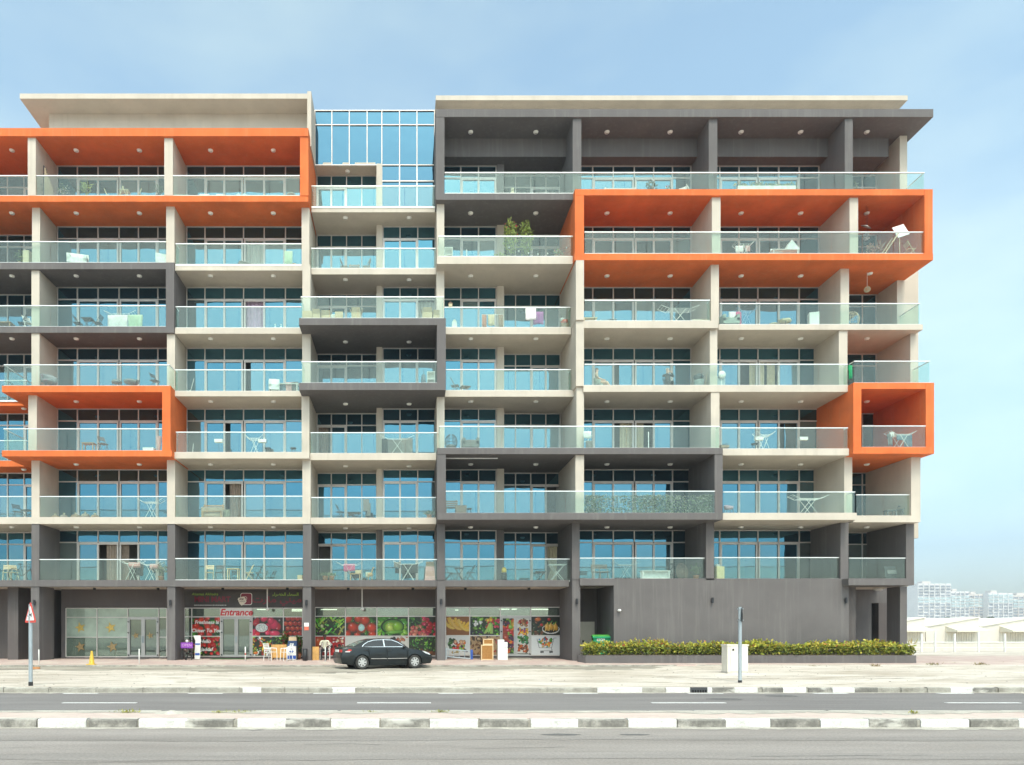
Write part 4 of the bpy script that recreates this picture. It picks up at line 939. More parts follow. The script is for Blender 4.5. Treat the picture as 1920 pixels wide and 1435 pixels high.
def poster(u0, u1, v0, v1, fn, label, y=None, bg=(0.05, 0.06, 0.03), name='shop_poster', cat='poster'):
    y = YS - 0.062 if y is None else y
    x0, x1, z0, z1 = sx(u0) + 0.03, sx(u1) - 0.03, sz(v1) + 0.03, sz(v0) - 0.03
    ny = 44; nx = max(10, int(ny * (x1 - x0) / (z1 - z0)))
    p = Pic(nx, ny, bg); fn(p)
    X = np.linspace(0, x1 - x0, nx + 1); Z = np.linspace(0, z1 - z0, ny + 1)
    V = [(a, 0, b) for b in Z for a in X]
    Fc = [(j * (nx + 1) + i, j * (nx + 1) + i + 1, (j + 1) * (nx + 1) + i + 1, (j + 1) * (nx + 1) + i) for j in range(ny) for i in range(nx)]
    o_ = len(V)
    V += [(0, 0.004, 0), (x1 - x0, 0.004, 0), (x1 - x0, 0.004, z1 - z0), (0, 0.004, z1 - z0)]
    Fc.append((o_, o_ + 3, o_ + 2, o_ + 1))
    me = bpy.data.meshes.new(name); me.from_pydata(V, [], Fc); me.materials.append(POSTM)
    colour_faces(me, np.vstack([(np.clip(p.a, 0, 0.8) ** 1.35 * 1.05).reshape(-1, 3), [[0.7, 0.7, 0.7]]]))
    o = bpy.data.objects.new(name, me); COL.objects.link(o); o.location = (x0, y, z0)
    return tag(o, label, cat)
LETW = plain('poster_white_ink', (0.78, 0.77, 0.74), 0.5, var=0.03)
p1 = poster(360, 413.7, 1157, 1193.4, tomatoes, 'poster of red tomatoes reading Freshness Is Closer To You')
letters('Freshness Is', 0.27, LETW, p1, (0.80, -0.008, 0.74), shear=0.2, bold=0.006); letters('Closer To You', 0.27, LETW, p1, (0.78, -0.008, 0.28), shear=0.2, bold=0.006)
p2 = poster(360, 413.7, 1193.4, 1230.5, berries, 'poster of strawberries reading Hello Jaddaf beside the entrance door')
letters('Hello', 0.27, LETW, p2, (0.72, -0.008, 0.78), shear=0.2, bold=0.006); letters('Jaddaf', 0.27, LETW, p2, (0.80, -0.008, 0.34), shear=0.2, bold=0.006)
poster(473, 531.6, 1157, 1193, dragon, 'poster of pink dragon fruit with one cut white half')
poster(531.6, 567, 1157, 1193, apples, 'poster of rows of red apples beside the pier')
poster(473, 511, 1193, 1230.5, snacks, 'poster of colourful snacks and vegetables low beside the entrance door')
poster(511, 567, 1193, 1230.5, greens, 'poster of dark leafy greens behind the wooden board')
poster(590.6, 647.8, 1156, 1193, cornfield, 'poster of green corn cobs and cucumbers')
poster(647.8, 706.7, 1156, 1193, rambutan, 'poster of hairy red rambutans with one peeled white fruit')
poster(706.7, 765.8, 1156, 1193, cabbage, 'poster of a pale green cabbage in its leaves')
poster(765.8, 818.4, 1156, 1193, radish, 'poster of pink and red radishes with green tops')
poster(590.6, 647.8, 1193, 1230, candies, 'bright red poster with white figures behind the seated man')
poster(647.8, 706.7, 1193, 1230, white_food, 'white poster with a small food picture behind the car roof')
poster(706.7, 765.8, 1193, 1230, white_meat, 'white poster with brown meat behind the car windscreen')
poster(765.8, 818.4, 1193, 1230, greens, 'poster of dark green herbs in a brown basket behind the car bonnet')
poster(835.6, 880.6, 1155.5, 1192, bananas, 'poster of ripe yellow bananas')
poster(880.6, 938, 1155.5, 1192, vegmix, 'poster of mixed vegetables with a bundle of asparagus')
poster(835.6, 880.6, 1192, 1229, veg_on_white, 'white poster with a heap of vegetables above the ladder')
poster(880.6, 938, 1192, 1229, coffee, 'brown poster with a coffee cup behind the wooden crates')
poster(994.9, 1052, 1155.5, 1192, samosa, 'dark poster of golden samosas on a plate')
poster(994.9, 1052, 1192, 1229, trolley, 'white poster of a shopping trolley full of groceries')
poster(941.5, 965, 1159, 1226, pumpkins, 'tall door poster of pumpkins and peppers')
poster(968, 992, 1159, 1226, tiles, 'tall door poster with four small food pictures')
nt = thing('notice', 'white and red paper notice taped to the pier between the shops', 'notice', (px(575, 36.35), F / 36.35 - 0.01, pz(1182, 36.35)), inplace=True)
x0, x1, yn = px(570.5, 36.35), px(579, 36.35), F / 36.35
MB().box(x0, x1, yn - 0.012, yn + 0.002, pz(1175, 36.35), pz(1168, 36.35)).build('white_sheet', WHITE, nt)
MB().box(x0, x1, yn - 0.011, yn + 0.002, pz(1182, 36.35), pz(1175.3, 36.35)).build('red_sheet', plain('notice_red', (0.62, 0.14, 0.08), 0.6), nt)
# ------------------------------------------------------------------ far side: yard wall, fence, sheds, distant blocks, trees
YARDW = plain('yard_wall_paint', (0.62, 0.58, 0.52), 0.9, var=0.08)
SHEDW = plain('shed_sheet', (0.66, 0.615, 0.545), 0.7, var=0.05)
SHEDR = plain('shed_roof', (0.74, 0.70, 0.61), 0.6, var=0.05)
SHEDC = plain('shed_canopy', (0.68, 0.63, 0.52), 0.7, var=0.06)
yw_ = thing('yard_wall', 'long low whitewashed wall in front of the cream sheds', 'wall', (45, 56, 0.1), inplace=True)
MB().box(27.7, 110, 56, 56.25, -0.2, 0.86).build('wall_face', YARDW, yw_)
MB().box(27.7, 110, 55.95, 56.3, 0.861, 0.93).build('coping', WHITE, yw_)
fr = thing('wire_fence', 'thin white post and wire fence before the whitewashed wall', 'fence', (45, 52, 0.1), inplace=True)
sf = F / 52
for i, u in enumerate((1728, 1753, 1790, 1835, 1884, 1935, 1985)):
    x = px(u, sf); MB().box(x - 0.05, x + 0.05, 51.95, 52.05, 0.0, 1.72 if i % 2 else 1.6).build('post', WHITE, fr)
for z in (0.55, 0.95): MB().tube((px(1715, sf), 52, z), (px(1985, sf), 52, z), 0.012, 5).build('wire', WHITE, fr)
def shed(x0, label):
    t = thing('shed', label, 'shed', (x0 + 4, 110, 0), group=None, inplace=True)
    W_ = 8.6
    prof = [(x0, -0.1), (x0, 2.70), (x0 + W_ * 0.985, 4.15), (x0 + W_ * 0.985, -0.1)]
    MB().prism(prof, 110, 128).build('wall_sheeting', SHEDW, t)
    m = MB(); m._add([(x0 - 0.1, 109.8, 2.72), (x0 + W_ * 0.99, 109.8, 4.2), (x0 + W_ * 0.99, 128, 4.2), (x0 - 0.1, 128, 2.72)], [(0, 1, 2, 3)])
    m._add([(x0 - 0.1, 109.8, 2.60), (x0 + W_ * 0.99, 109.8, 4.08), (x0 + W_ * 0.99, 109.8, 4.2), (x0 - 0.1, 109.8, 2.72)], [(0, 1, 2, 3)]); m.build('roof', SHEDR, t)
    c = MB(); a, b = x0 + 3.1, x0 + 8.2
    c._add([(a, 110, 2.75), (b, 110, 2.75), (b, 107.6, 2.05), (a, 107.6, 2.05), (b, 107.6, 1.80), (a, 107.6, 1.80), (a, 110, 1.80), (b, 110, 1.80)], [(0, 3, 2, 1), (3, 5, 4, 2), (0, 6, 5, 3), (1, 2, 4, 7), (6, 7, 4, 5)])
    c.build('canopy', SHEDC, t)
    for k in range(12):
        xx = a + 0.1 + k * 0.40; MB().box(xx, xx + 0.34, 109.9, 109.98, -0.05, 1.78).build('door_plank', SHEDR, t)
    return t
x_s = px(1736, F / 110)
for i, lb in enumerate(('cream metal shed whose canopy starts beside the charcoal pier', 'cream metal shed with a long canopy, second from the charcoal pier', 'cream metal shed with a long canopy, third from the charcoal pier', 'cream metal shed with a long canopy, fourth from the charcoal pier')):
    shed(x_s + (i - 1) * 8.6, lb)
t = thing('shed', 'long pale roofed hall rising behind the row of cream sheds', 'shed', (100, 130, 0), inplace=True)
MB().box(76, 150, 130, 160, -0.1, 4.2).build('wall_sheeting', SHEDW, t)
MB().prism([(76, 4.2), (150, 4.2), (150, 4.45), (76, 4.45)], 129.6, 160).build('roof', SHEDR, t)

FARW = plain('far_white_wall', (0.72, 0.70, 0.69), 0.9, var=0.05, scale=0.05)
FARP = plain('far_pink_wall', (0.66, 0.60, 0.56), 0.9, var=0.05, scale=0.05)
FARG = plain('far_window', (0.24, 0.26, 0.30), 0.4, var=0.25, scale=0.05)
FART = plain('far_tint_window', (0.44, 0.53, 0.55), 0.4, var=0.15, scale=0.05)
YF = 700.0; sF = F / YF
def far_block(u0, u1, vtop, label, cols, tint_rows, y=YF, wall=FARW):
    s = F / y; x0, x1, zt = px(u0, s), px(u1, s), pz(vtop, s)
    t = thing('apartment_block', label, 'building', ((x0 + x1) / 2, y + 8, 0), inplace=True)
    MB().box(x0, x1, y, y + 16, -1, zt).build('wall', wall, t)
    MB().box(x0 + (x1 - x0) * 0.2, x0 + (x1 - x0) * 0.45, y + 3, y + 10, zt, zt + 2.6).build('roof_house', FARP, t)
    pit = (x1 - x0) / cols; fl = 3.1
    wm = MB().box(-pit * 0.38, pit * 0.38, -0.25, 0.1, 0, 1.55).mesh('window', FARG); wt = MB().box(-pit * 0.46, pit * 0.46, -0.5, 0.1, 0, 1.9).mesh('window', FART)
    sl = MB().box(-pit * 0.45, pit * 0.45, -0.9, 0.05, 0, 0.35).mesh('balcony', FARW)
    r = 0; z = zt - 3.6
    while z > 14:
        for c in range(cols):
            xx = x0 + (c + 0.5) * pit
            o = bpy.data.objects.new('window', wt if r in tint_rows else wm); COL.objects.link(o); o.location = (xx, y, z); adopt(o, t)
            if (c + r) % 3: q = bpy.data.objects.new('balcony', sl); COL.objects.link(q); q.location = (xx, y, z - 0.5); adopt(q, t)
        z -= fl; r += 1
    m = MB()
    for c in range(1, cols): m.box(x0 + c * pit - 0.35, x0 + c * pit + 0.35, y - 0.6, y, 10, zt - 0.5)
    m.build('pilasters', wall, t)
    return t
far_block(1690, 1723, 1098, 'pale far apartment block half hidden by the charcoal pier', 4, (), 720)
far_block(1721, 1783, 1094.5, 'tallest white far apartment block beyond the sheds', 6, (4, 5))
far_block(1783, 1817, 1109, 'white far apartment block with a mint glass middle beyond the sheds', 4, (1, 2, 3, 4), 705)
far_block(1817, 1853, 1114, 'white far apartment block stepped lower than its mint glass neighbour', 4, (1, 2, 3), 715, FARP)
far_block(1853, 1899, 1112, 'wide white far apartment block with three rows of mint glass', 5, (0, 1, 2), 708)
far_block(1899, 1960, 1116, 'pale far apartment block at the end of the row', 6, (1, 2, 3), 716, FARP)
LEAFM = vcol('leaves', 0.6, trans=0.25)
def leaves(name, C, size, cols, parent=None, jit=0.35, up=0.3, asp=0.5, loc=None, stuff=False):
    """many small leaf-shaped faces round the points C; cols = candidate colours"""
    n = len(C); C = np.asarray(C, float)
    d = rng.normal(size=(n, 3)); d[:, 2] = d[:, 2] * 0.7 + up; d /= np.linalg.norm(d, axis=1)[:, None]
    e = np.cross(d, rng.normal(size=(n, 3))); e /= np.linalg.norm(e, axis=1)[:, None] + 1e-9
    L_ = size * (1 + jit * rng.uniform(-1, 1, (n, 1)))
    a = C; b = C + d * L_ * 0.5 + e * L_ * asp * 0.5; c = C + d * L_; f = C + d * L_ * 0.5 - e * L_ * asp * 0.5
    V = np.stack([a, b, c, f], 1).reshape(-1, 3)
    me = bpy.data.meshes.new(name); me.from_pydata(V.tolist(), [], [(4 * i, 4 * i + 1, 4 * i + 2, 4 * i + 3) for i in range(n)])
    me.materials.append(LEAFM)
    cc = np.array(cols)[rng.integers(0, len(cols), n)] * (1 + 0.35 * rng.uniform(-1, 1, (n, 1)))
    colour_faces(me, np.clip(cc, 0, 1))
    o = bpy.data.objects.new(name, me); COL.objects.link(o)
    if loc is not None: o.location = loc
    if parent is not None: adopt(o, parent)
    return o
def blob(n, c, r):
    d = rng.normal(size=(n, 3)); d /= np.linalg.norm(d, axis=1)[:, None]
    return np.array(c) + d * (rng.random((n, 1)) ** 0.4) * np.array(r)
G1, G2, G3 = (0.045, 0.085, 0.02), (0.07, 0.12, 0.03), (0.03, 0.06, 0.02)
BARK = plain('bark', (0.16, 0.11, 0.07), 0.9, var=0.2)
for u, v, r, lb in ((1759, 1155.5, 1.1, 'small dark tree top behind the sheds, next to a larger round one'), (1772.5, 1154, 1.5, 'round dark tree top showing above the shed roof ridge'), (1843, 1157, 1.1, 'small dark tree top between two shed roofs'), (1855, 1154.5, 1.4, 'dark rounded tree top rising between two shed roofs'), (1728, 1158.5, 1.0, 'low dark tree top close to the charcoal pier')):
    y = 190; s = F / y; x, zt = px(u, s), pz(v, s)
    t = thing('tree', lb, 'tree', (x, y, 0))
    MB().tube((0, 0, -0.1), (0.1, 0, zt - r), 0.16, 8, 0.08).tube((0.1, 0, zt - 1.8 * r), (0.6 * r, 0.2, zt - 0.8 * r), 0.06, 6, 0.03).tube((0.1, 0, zt - 1.8 * r), (-0.6 * r, -0.2, zt - 0.7 * r), 0.06, 6, 0.03).build('trunk', BARK, t)
    pts = np.vstack([blob(260, (random.uniform(-0.7, 0.7) * r, random.uniform(-0.5, 0.5) * r, zt - r + random.uniform(-0.3, 0.3) * r), (0.6 * r, 0.6 * r, 0.5 * r)) for _ in range(6)])
    leaves('crown', pts, 0.28, [G1, G2, G3], t)

# ------------------------------------------------------------------ planter with its hedge, weeds
PLY0, PLY1 = 34.25, 34.98; spl = F / PLY0
zp0, zp1 = pavez(PLY0) - 0.03, pz(1229.3, spl)
x0, x1 = px(1098, spl), px(1718, spl)
pt = thing('planter', 'long low charcoal planter along the blank wall holding a hedge', 'planter', ((x0 + x1) / 2, PLY0, zp0), inplace=True)
m = MB(); xl = px(1083, F / 34.9)
outer = [(x0, PLY0), (x1, PLY0), (x1, PLY1), (xl, PLY1), (xl, 34.75)]
n_ = len(outer); m._add([(p, q, zp0) for p, q in outer] + [(p, q, zp1) for p, q in outer], [(i, (i + 1) % n_, n_ + (i + 1) % n_, n_ + i) for i in range(n_)] + [tuple(range(n_, 2 * n_))])
m.build('trough', GREY, pt)
MB().box(x0 + 0.1, x1 - 0.1, PLY0 + 0.1, PLY1 - 0.08, zp1 - 0.05, zp1 + 0.03).build('soil', plain('soil', (0.14, 0.10, 0.07), 0.95), pt)
hd = thing('hedge', 'clipped yellow green hedge with reddish tips growing in the long planter', 'hedge', ((x0 + x1) / 2, PLY0 + 0.3, zp1), inplace=True)
C = []; cols_y = []
zt_ = pz(1204.5, F / 34.5)
xx = x0 + 0.05
while xx < x1 - 0.05:
    h = (zt_ - zp1) * (0.86 + 0.22 * math.sin(xx * 1.7) * math.sin(xx * 0.53 + 1) + 0.2 * random.random())
    C.append(blob(58, (xx, 34.55 + random.uniform(-0.1, 0.1), zp1 + h * 0.5), (0.24, 0.34, h * 0.56))); xx += 0.075 if random.random() < 0.93 else 0.2
C = np.vstack(C); C[:, 2] = np.maximum(C[:, 2], zp1 - 0.02)
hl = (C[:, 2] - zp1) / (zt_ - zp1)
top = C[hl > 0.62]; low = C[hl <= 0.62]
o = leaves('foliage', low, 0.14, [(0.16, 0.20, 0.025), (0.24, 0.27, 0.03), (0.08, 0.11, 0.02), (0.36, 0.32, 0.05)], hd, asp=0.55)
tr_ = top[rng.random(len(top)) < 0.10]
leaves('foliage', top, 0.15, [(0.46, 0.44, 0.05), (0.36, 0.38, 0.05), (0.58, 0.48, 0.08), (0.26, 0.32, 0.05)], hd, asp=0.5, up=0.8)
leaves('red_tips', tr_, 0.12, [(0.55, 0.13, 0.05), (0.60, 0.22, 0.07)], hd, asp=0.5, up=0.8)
sp = [(px(u, 37.6) + random.uniform(-0.3, 0.3), 34.5, zt_ - 0.1) for u in [1238] * 26 + [1245] * 12 + [1660] * 10 + [1180] * 6 + [1712] * 8]
leaves('sprigs', sp, 0.30, [(0.38, 0.34, 0.06), (0.42, 0.30, 0.08)], hd, asp=0.14, up=1.6)
st = MB()
for k in range(60): xx = x0 + 0.2 + (x1 - x0 - 0.4) * k / 59; st.tube((xx, 34.6, zp1 - 0.02), (xx + random.uniform(-0.1, 0.1), 34.6 + random.uniform(-0.1, 0.1), zp1 + 0.45), 0.012, 5)
st.build('stems', BARK, hd)
def weed(u, v, wd, ht, cols, label, z=None, n=90):
    zz = 0.15 if z is None else z
    for _ in range(3):
        y = (H - zz) * F / (v - V0)
        if z is None: zz = sandz(px(u, F / y), y)
    x = px(u, F / y)
    t = thing('weed', label, 'weed', (x, y, zz))
    leaves('foliage', np.c_[rng.normal(0, wd / 3, n), rng.normal(0, wd / 6, n), rng.random(n) * ht * 0.4], ht * 0.6, cols, t, asp=0.22, up=0.8)
    MB().tube((0, 0, -0.03), (0, 0, ht * 0.5), 0.008, 5).build('stem', BARK, t)
YG_ = [(0.30, 0.30, 0.04), (0.22, 0.26, 0.04), (0.36, 0.34, 0.06)]; DRY = [(0.42, 0.30, 0.14), (0.36, 0.27, 0.14), (0.28, 0.22, 0.10)]; OLV = [(0.16, 0.15, 0.05), (0.20, 0.17, 0.06), (0.30, 0.22, 0.09)]
weed(240, 1337, 0.35, 0.09, YG_, 'tuft of yellow green weed on the median beside the sand heap', 0.152)
weed(410, 1337, 0.25, 0.06, YG_, 'thin patch of yellow weed on the median paving past the sand heap', 0.152)
weed(448, 1336.5, 0.4, 0.07, YG_, 'low spreading yellow weed on the median paving', 0.152)
weed(695, 1336, 0.14, 0.06, YG_, 'tiny lone weed sprig in the median joint', 0.152, 40)
weed(826, 1336, 0.22, 0.07, YG_, 'small weed on the median opposite the bananas poster', 0.152)
weed(1712, 1339, 0.12, 0.09, YG_, 'single green sprout on the median opposite the end of the planter', 0.152, 40)
weed(1641, 1248.5, 0.35, 0.16, DRY, 'dry straw coloured shrub on sand in front of the planter')
weed(1749, 1247.5, 0.55, 0.17, OLV, 'olive shrub on the sand just past the planter end')
weed(1838, 1247.5, 0.5, 0.17, OLV, 'olive shrub on the sand farther past the planter end')
weed(1877, 1244.5, 0.25, 0.12, DRY, 'small reddish dry shrub at the pavement edge past the planter')
weed(1790, 1245, 0.3, 0.1, DRY, 'flat dry shrub between the two olive shrubs')
weed(1526, 1250, 0.5, 0.08, OLV, 'low creeping weed on sand beside the utility cabinet')
t = thing('sand_heap', 'low heap of pale sand spilled on the median', 'sand heap', (px(325, 100), 12.9, 0.15))
g = []
for j in range(9):
    row = []
    for i in range(19):
        a, b = (i / 18 - 0.5) * 2, (j / 8 - 0.5) * 2; r2 = a * a + b * b
        row.append((a * 0.33, b * 0.16, max(-0.004, 0.05 * max(0, 1 - r2) * (1 + 0.25 * math.sin(7 * a + 2)) - 0.002)))
    g.append(row)
MB().sheet(g).build('heap', DUST, t)
# ------------------------------------------------------------------ the parked saloon car
def car():
    paint, n, l, b = _new('black_car_paint')
    b.inputs['Base Color'].default_value = (0.006, 0.010, 0.012, 1); b.inputs['Roughness'].default_value = 0.28
    b.inputs['Coat Weight'].default_value = 0.55; b.inputs['Specular IOR Level'].default_value = 0.25; b.inputs['Coat Roughness'].default_value = 0.04
    t = n.new('ShaderNodeTexNoise'); t.inputs['Scale'].default_value = 3.0; t.inputs['Detail'].default_value = 6
    g_ = n.new('ShaderNodeNewGeometry'); l.new(g_.outputs['Position'], t.inputs['Vector'])
    mr = n.new('ShaderNodeMapRange'); mr.inputs[3].default_value = 0.30; mr.inputs[4].default_value = 0.6; l.new(t.outputs['Fac'], mr.inputs[0]); l.new(mr.outputs[0], b.inputs['Roughness'])
    tint = plain('car_glass', (0.010, 0.011, 0.013), 0.05, spec=0.8, var=0.05)
    rearg = plain('car_rear_glass', (0.16, 0.15, 0.11), 0.06, spec=0.9, var=0.05)
    chrome = plain('chrome_trim', (0.75, 0.76, 0.78), 0.15, 1.0, 0.03)
    rubber = plain('tyre_rubber', (0.045, 0.043, 0.04), 0.9, var=0.15)
    rimm = plain('alloy_rim', (0.62, 0.61, 0.60), 0.35, 0.6, 0.05)
    red = plain('tail_lamp_red', (0.50, 0.015, 0.012), 0.15, var=0.05); clear = plain('lamp_clear', (0.72, 0.72, 0.72), 0.1, var=0.05)
    th = R(21)
    root = thing('car', 'black four door saloon car parked at an angle before the shops', 'car', (px(718, F / 32.35), 32.35, 0.02), th)
    root.scale = (0.93, 0.93, 0.95)
    def shape(v):
        x, y, z = v
        f = 1.0
        if x < -1.5: f -= 0.13 * ((-1.5 - x) / 0.9) ** 2
        if x > 1.4: f -= 0.20 * ((x - 1.4) / 1.0) ** 2
        if z < 0.55: f -= 0.07 * (0.55 - z) / 0.3
        if z > 0.62: f -= 0.10 * (z - 0.62) / 0.4
        return (x, y * f, z)
    out = [(-2.30, 0.24), (-2.38, 0.36), (-2.40, 0.56), (-2.36, 0.74), (-2.35, 0.90), (-2.30, 1.01), (-2.05, 1.05), (-1.70, 1.075), (-0.9, 1.05), (0.2, 1.02), (1.0, 0.985), (1.35, 0.95), (1.75, 0.875), (2.10, 0.775), (2.32, 0.67), (2.40, 0.55), (2.41, 0.38), (2.33, 0.22)]
    bot = []
    for cx, s0 in ((1.38, 0.18), (-1.36, 0.18)):
        bot.append((cx + 0.39, s0)); 
        for k in range(9):
            a = R(10 + 160 * k / 8); bot.append((cx + 0.385 * math.cos(a), 0.30 + 0.375 * math.sin(a)))
        bot.append((cx - 0.39, s0))
    prof = out + bot
    bm = bmesh.new()
    vs = [bm.verts.new((x, -0.905, z)) for x, z in prof]
    f = bm.faces.new(vs)
    ex = bmesh.ops.extrude_face_region(bm, geom=[f])
    bmesh.ops.translate(bm, verts=[v for v in ex['geom'] if isinstance(v, bmesh.types.BMVert)], vec=(0, 1.81, 0))
    side = [e for e in bm.edges if abs(e.verts[0].co.y - e.verts[1].co.y) < 1e-5 and max(e.verts[0].co.z, e.verts[1].co.z) > 0.2]
    bmesh.ops.bevel(bm, geom=side, offset=0.07, segments=3, affect='EDGES', profile=0.6)
    bmesh.ops.triangulate(bm, faces=[f for f in bm.faces if len(f.verts) > 4])
    for v in bm.verts: v.co = shape(v.co)
    bmesh.ops.recalc_face_normals(bm, faces=bm.faces)
    me = bpy.data.meshes.new('body'); bm.to_mesh(me); bm.free(); me.materials.append(paint)
    for p in me.polygons: p.use_smooth = True
    me.set_sharp_from_angle(angle=R(32))
    body = bpy.data.objects.new('body', me); COL.objects.link(body); body.parent = root
    # cabin
    def cw_(z): return 0.80 - 0.25 * max(0, (z - 1.0)) / 0.45
    top = [(-1.80, 1.03), (-1.45, 1.20), (-1.10, 1.345), (-0.70, 1.425), (-0.15, 1.45), (0.30, 1.425), (0.62, 1.32), (1.10, 0.97)]
    m = MB(); L_ = [(x, -cw_(z), z) for x, z in top]; Rr = [(x, cw_(z), z) for x, z in top]
    nn = len(top); m._add(L_ + Rr, [tuple(range(nn)), tuple(range(2 * nn - 1, nn - 1, -1))] + [(i + 1, i, nn + i, nn + i + 1) for i in range(nn - 1)], smooth=False)
    cab = m.build('cabin', paint, root)
    for p in cab.data.polygons: p.use_smooth = len(p.vertices) == 4
    def sidewin(pts, name, mat, off, part=root):
        for sgn in (-1, 1):
            MB().poly([(x, sgn * (cw_(z) + off), z) for x, z in (pts if sgn < 0 else pts[::-1])]).build(name, mat, part)
    trim = [(-1.36, 1.045), (-1.28, 1.15), (-1.02, 1.30), (-0.68, 1.385), (-0.15, 1.405), (0.27, 1.38), (0.56, 1.275), (0.93, 1.03)]
    sidewin(trim, 'window_trim', chrome, 0.004)
    sidewin([(-1.31, 1.062), (-1.24, 1.15), (-1.0, 1.283), (-0.68, 1.362), (-0.22, 1.383), (-0.22, 1.062)], 'rear_side_window', tint, 0.009)
    sidewin([(-0.16, 1.062), (-0.16, 1.383), (0.25, 1.36), (0.53, 1.26), (0.86, 1.062)], 'front_side_window', tint, 0.009)
    def across(p, q, w, name, mat):
        (xa, za), (xb, zb) = p, q
        nrm = Vector((za - zb, 0, xb - xa)).normalized() * 0.01
        if nrm.z < 0: nrm = -nrm
        ya, yb = cw_(za) * w, cw_(zb) * w
        MB().poly([(xa + nrm.x, -ya, za + nrm.z), (xa + nrm.x, ya, za + nrm.z), (xb + nrm.x, yb, zb + nrm.z), (xb + nrm.x, -yb, zb + nrm.z)]).build(name, mat, root)
    across((-1.72, 1.068), (-1.45, 1.20), 0.88, 'rear_window', rearg); across((-1.45, 1.20), (-1.12, 1.337), 0.88, 'rear_window', rearg)
    across((1.04, 1.015), (0.65, 1.30), 0.90, 'windscreen', tint)
    # lamps, bumpers, plate, handles, mirrors, mouldings
    def skin(x, z): return abs(shape((x, 0.905, z))[1])
    for sgn in (-1, 1):
        ylo = [(-2.385, 0.80), (-2.36, 0.92), (-1.95, 0.945), (-1.86, 0.90), (-2.0, 0.84)]
        m = MB(); m.poly([(x, sgn * (skin(x, z) - 0.012 + (0.02 if x > -2.3 else 0.0)), z) for x, z in ylo]); m._add([(-2.405, sgn * 0.82, 0.80), (-2.385, sgn * 0.82, 0.93), (-2.385, sgn * 0.42, 0.93), (-2.405, sgn * 0.42, 0.80)], [(0, 1, 2, 3) if sgn < 0 else (3, 2, 1, 0)])
        tl = m.build('tail_light', red, root)
        MB().box(-2.2, -1.95, sgn * skin(-2.1, 0.83) - 0.012, sgn * skin(-2.1, 0.83) + 0.012, 0.805, 0.85).build('reverse_lens', clear, tl)
        hp = [(2.02, 0.70), (1.78, 0.84), (1.95, 0.81), (2.20, 0.715), (2.26, 0.64)]
        MB().poly([(x, sgn * (skin(x, z) + 0.006), z) for x, z in hp]).build('headlight', clear, root)
        for x in (-1.12, 0.05): MB().box(x - 0.11, x + 0.11, sgn * skin(x, .88) - 0.03, sgn * skin(x, .88) + 0.03, 0.865, 0.905).build('door_handle', BLACK, root)
        MB().ball((0.80, sgn * 0.93, 1.04), 0.10, 0.08, 0.075).tube((0.80, sgn * 0.78, 1.0), (0.80, sgn * 0.9, 1.03), 0.025).build('mirror', paint, root)
        for xa, xb in ((-0.92, -0.12), (-0.06, 0.96)):
            yy = sgn * skin(0, .5); MB().box(xa, xb, yy - 0.012, yy + 0.012, 0.475, 0.50).build('side_moulding', chrome, root)
        for xd, za, zb in ((-0.09, 0.28, 1.03), (1.0, 0.30, 0.98), (-1.0, 0.55, 1.03)):
            MB().box(xd - 0.004, xd + 0.004, sgn * skin(xd, .5) - 0.06, sgn * (skin(xd, .62) + 0.001), za + 0.1, zb - 0.03).build('door_seam', BLACK, root)
    MB().box(-2.402, -2.36, -0.27, 0.27, 0.80, 0.915).build('number_plate', WHITE, root)
    MB().box(-2.415, -2.3, -0.72, 0.72, 0.60, 0.635).build('bumper_strip', BLACK, root)
    MB().box(2.36, 2.42, -0.45, 0.45, 0.42, 0.60).build('grille', BLACK, root)
    MB().box(-1.0, 1.0, -0.75, 0.75, 0.16, 0.26).build('underbody', BLACK, root)
    # wheels
    for x in (-1.36, 1.38):
        for sgn in (-1, 1):
            w = MB(); prof = [(0.215, -0.1), (0.30, -0.105), (0.322, -0.07), (0.322, 0.07), (0.30, 0.105), (0.215, 0.1)]
            for (r0, y0), (r1, y1) in zip(prof[:-1], prof[1:]):
                vs = []
                for k in range(28):
                    a = 2 * math.pi * k / 28; vs += [(r0 * math.cos(a), y0, r0 * math.sin(a)), (r1 * math.cos(a), y1, r1 * math.sin(a))]
                w._add(vs, [(2 * k, 2 * k + 1, 2 * ((k + 1) % 28) + 1, 2 * ((k + 1) % 28)) for k in range(28)], smooth=True)
            tyre = w.build('wheel', rubber, root, (x, sgn * 0.79, 0.322))
            rm = MB(); yo = sgn * 0.085
            def ring(r0, r1, ya, yb, k0=0, k1=28, mi=0):
                for k in range(k0, k1):
                    a, b2 = 2 * math.pi * k / 28, 2 * math.pi * (k + 1) / 28
                    rm._add([(r0 * math.cos(a), ya, r0 * math.sin(a)), (r0 * math.cos(b2), ya, r0 * math.sin(b2)), (r1 * math.cos(b2), yb, r1 * math.sin(b2)), (r1 * math.cos(a), yb, r1 * math.sin(a))], [(0, 1, 2, 3)], mi)
            ring(0.19, 0.218, yo, yo); ring(0.0001, 0.085, yo + sgn * 0.012, yo)
            for k in range(7):
                a = 2 * math.pi * k / 7; rm.obox((0.135 * math.cos(a), yo, 0.135 * math.sin(a)), (0.14, 0.02, 0.075), Matrix.Rotation(-a, 3, 'Y'))
            rm.build('rim', rimm, tyre)
            MB().tube((0, yo * 0.75, 0), (0, yo * 0.7, 0), 0.216, 24).build('wheel_shade_disc', plain('wheel_shadow', (0.02, 0.02, 0.02), 0.8) if 'wheel_shadow' not in MATS else MATS['wheel_shadow'], tyre)  # near-black disc paints the shade behind the spokes
            MB().tube((x, sgn * 0.62, 0.30), (x, sgn * 0.66, 0.30), 0.37, 24).build('wheel_arch', BLACK, root)
    return root
car()
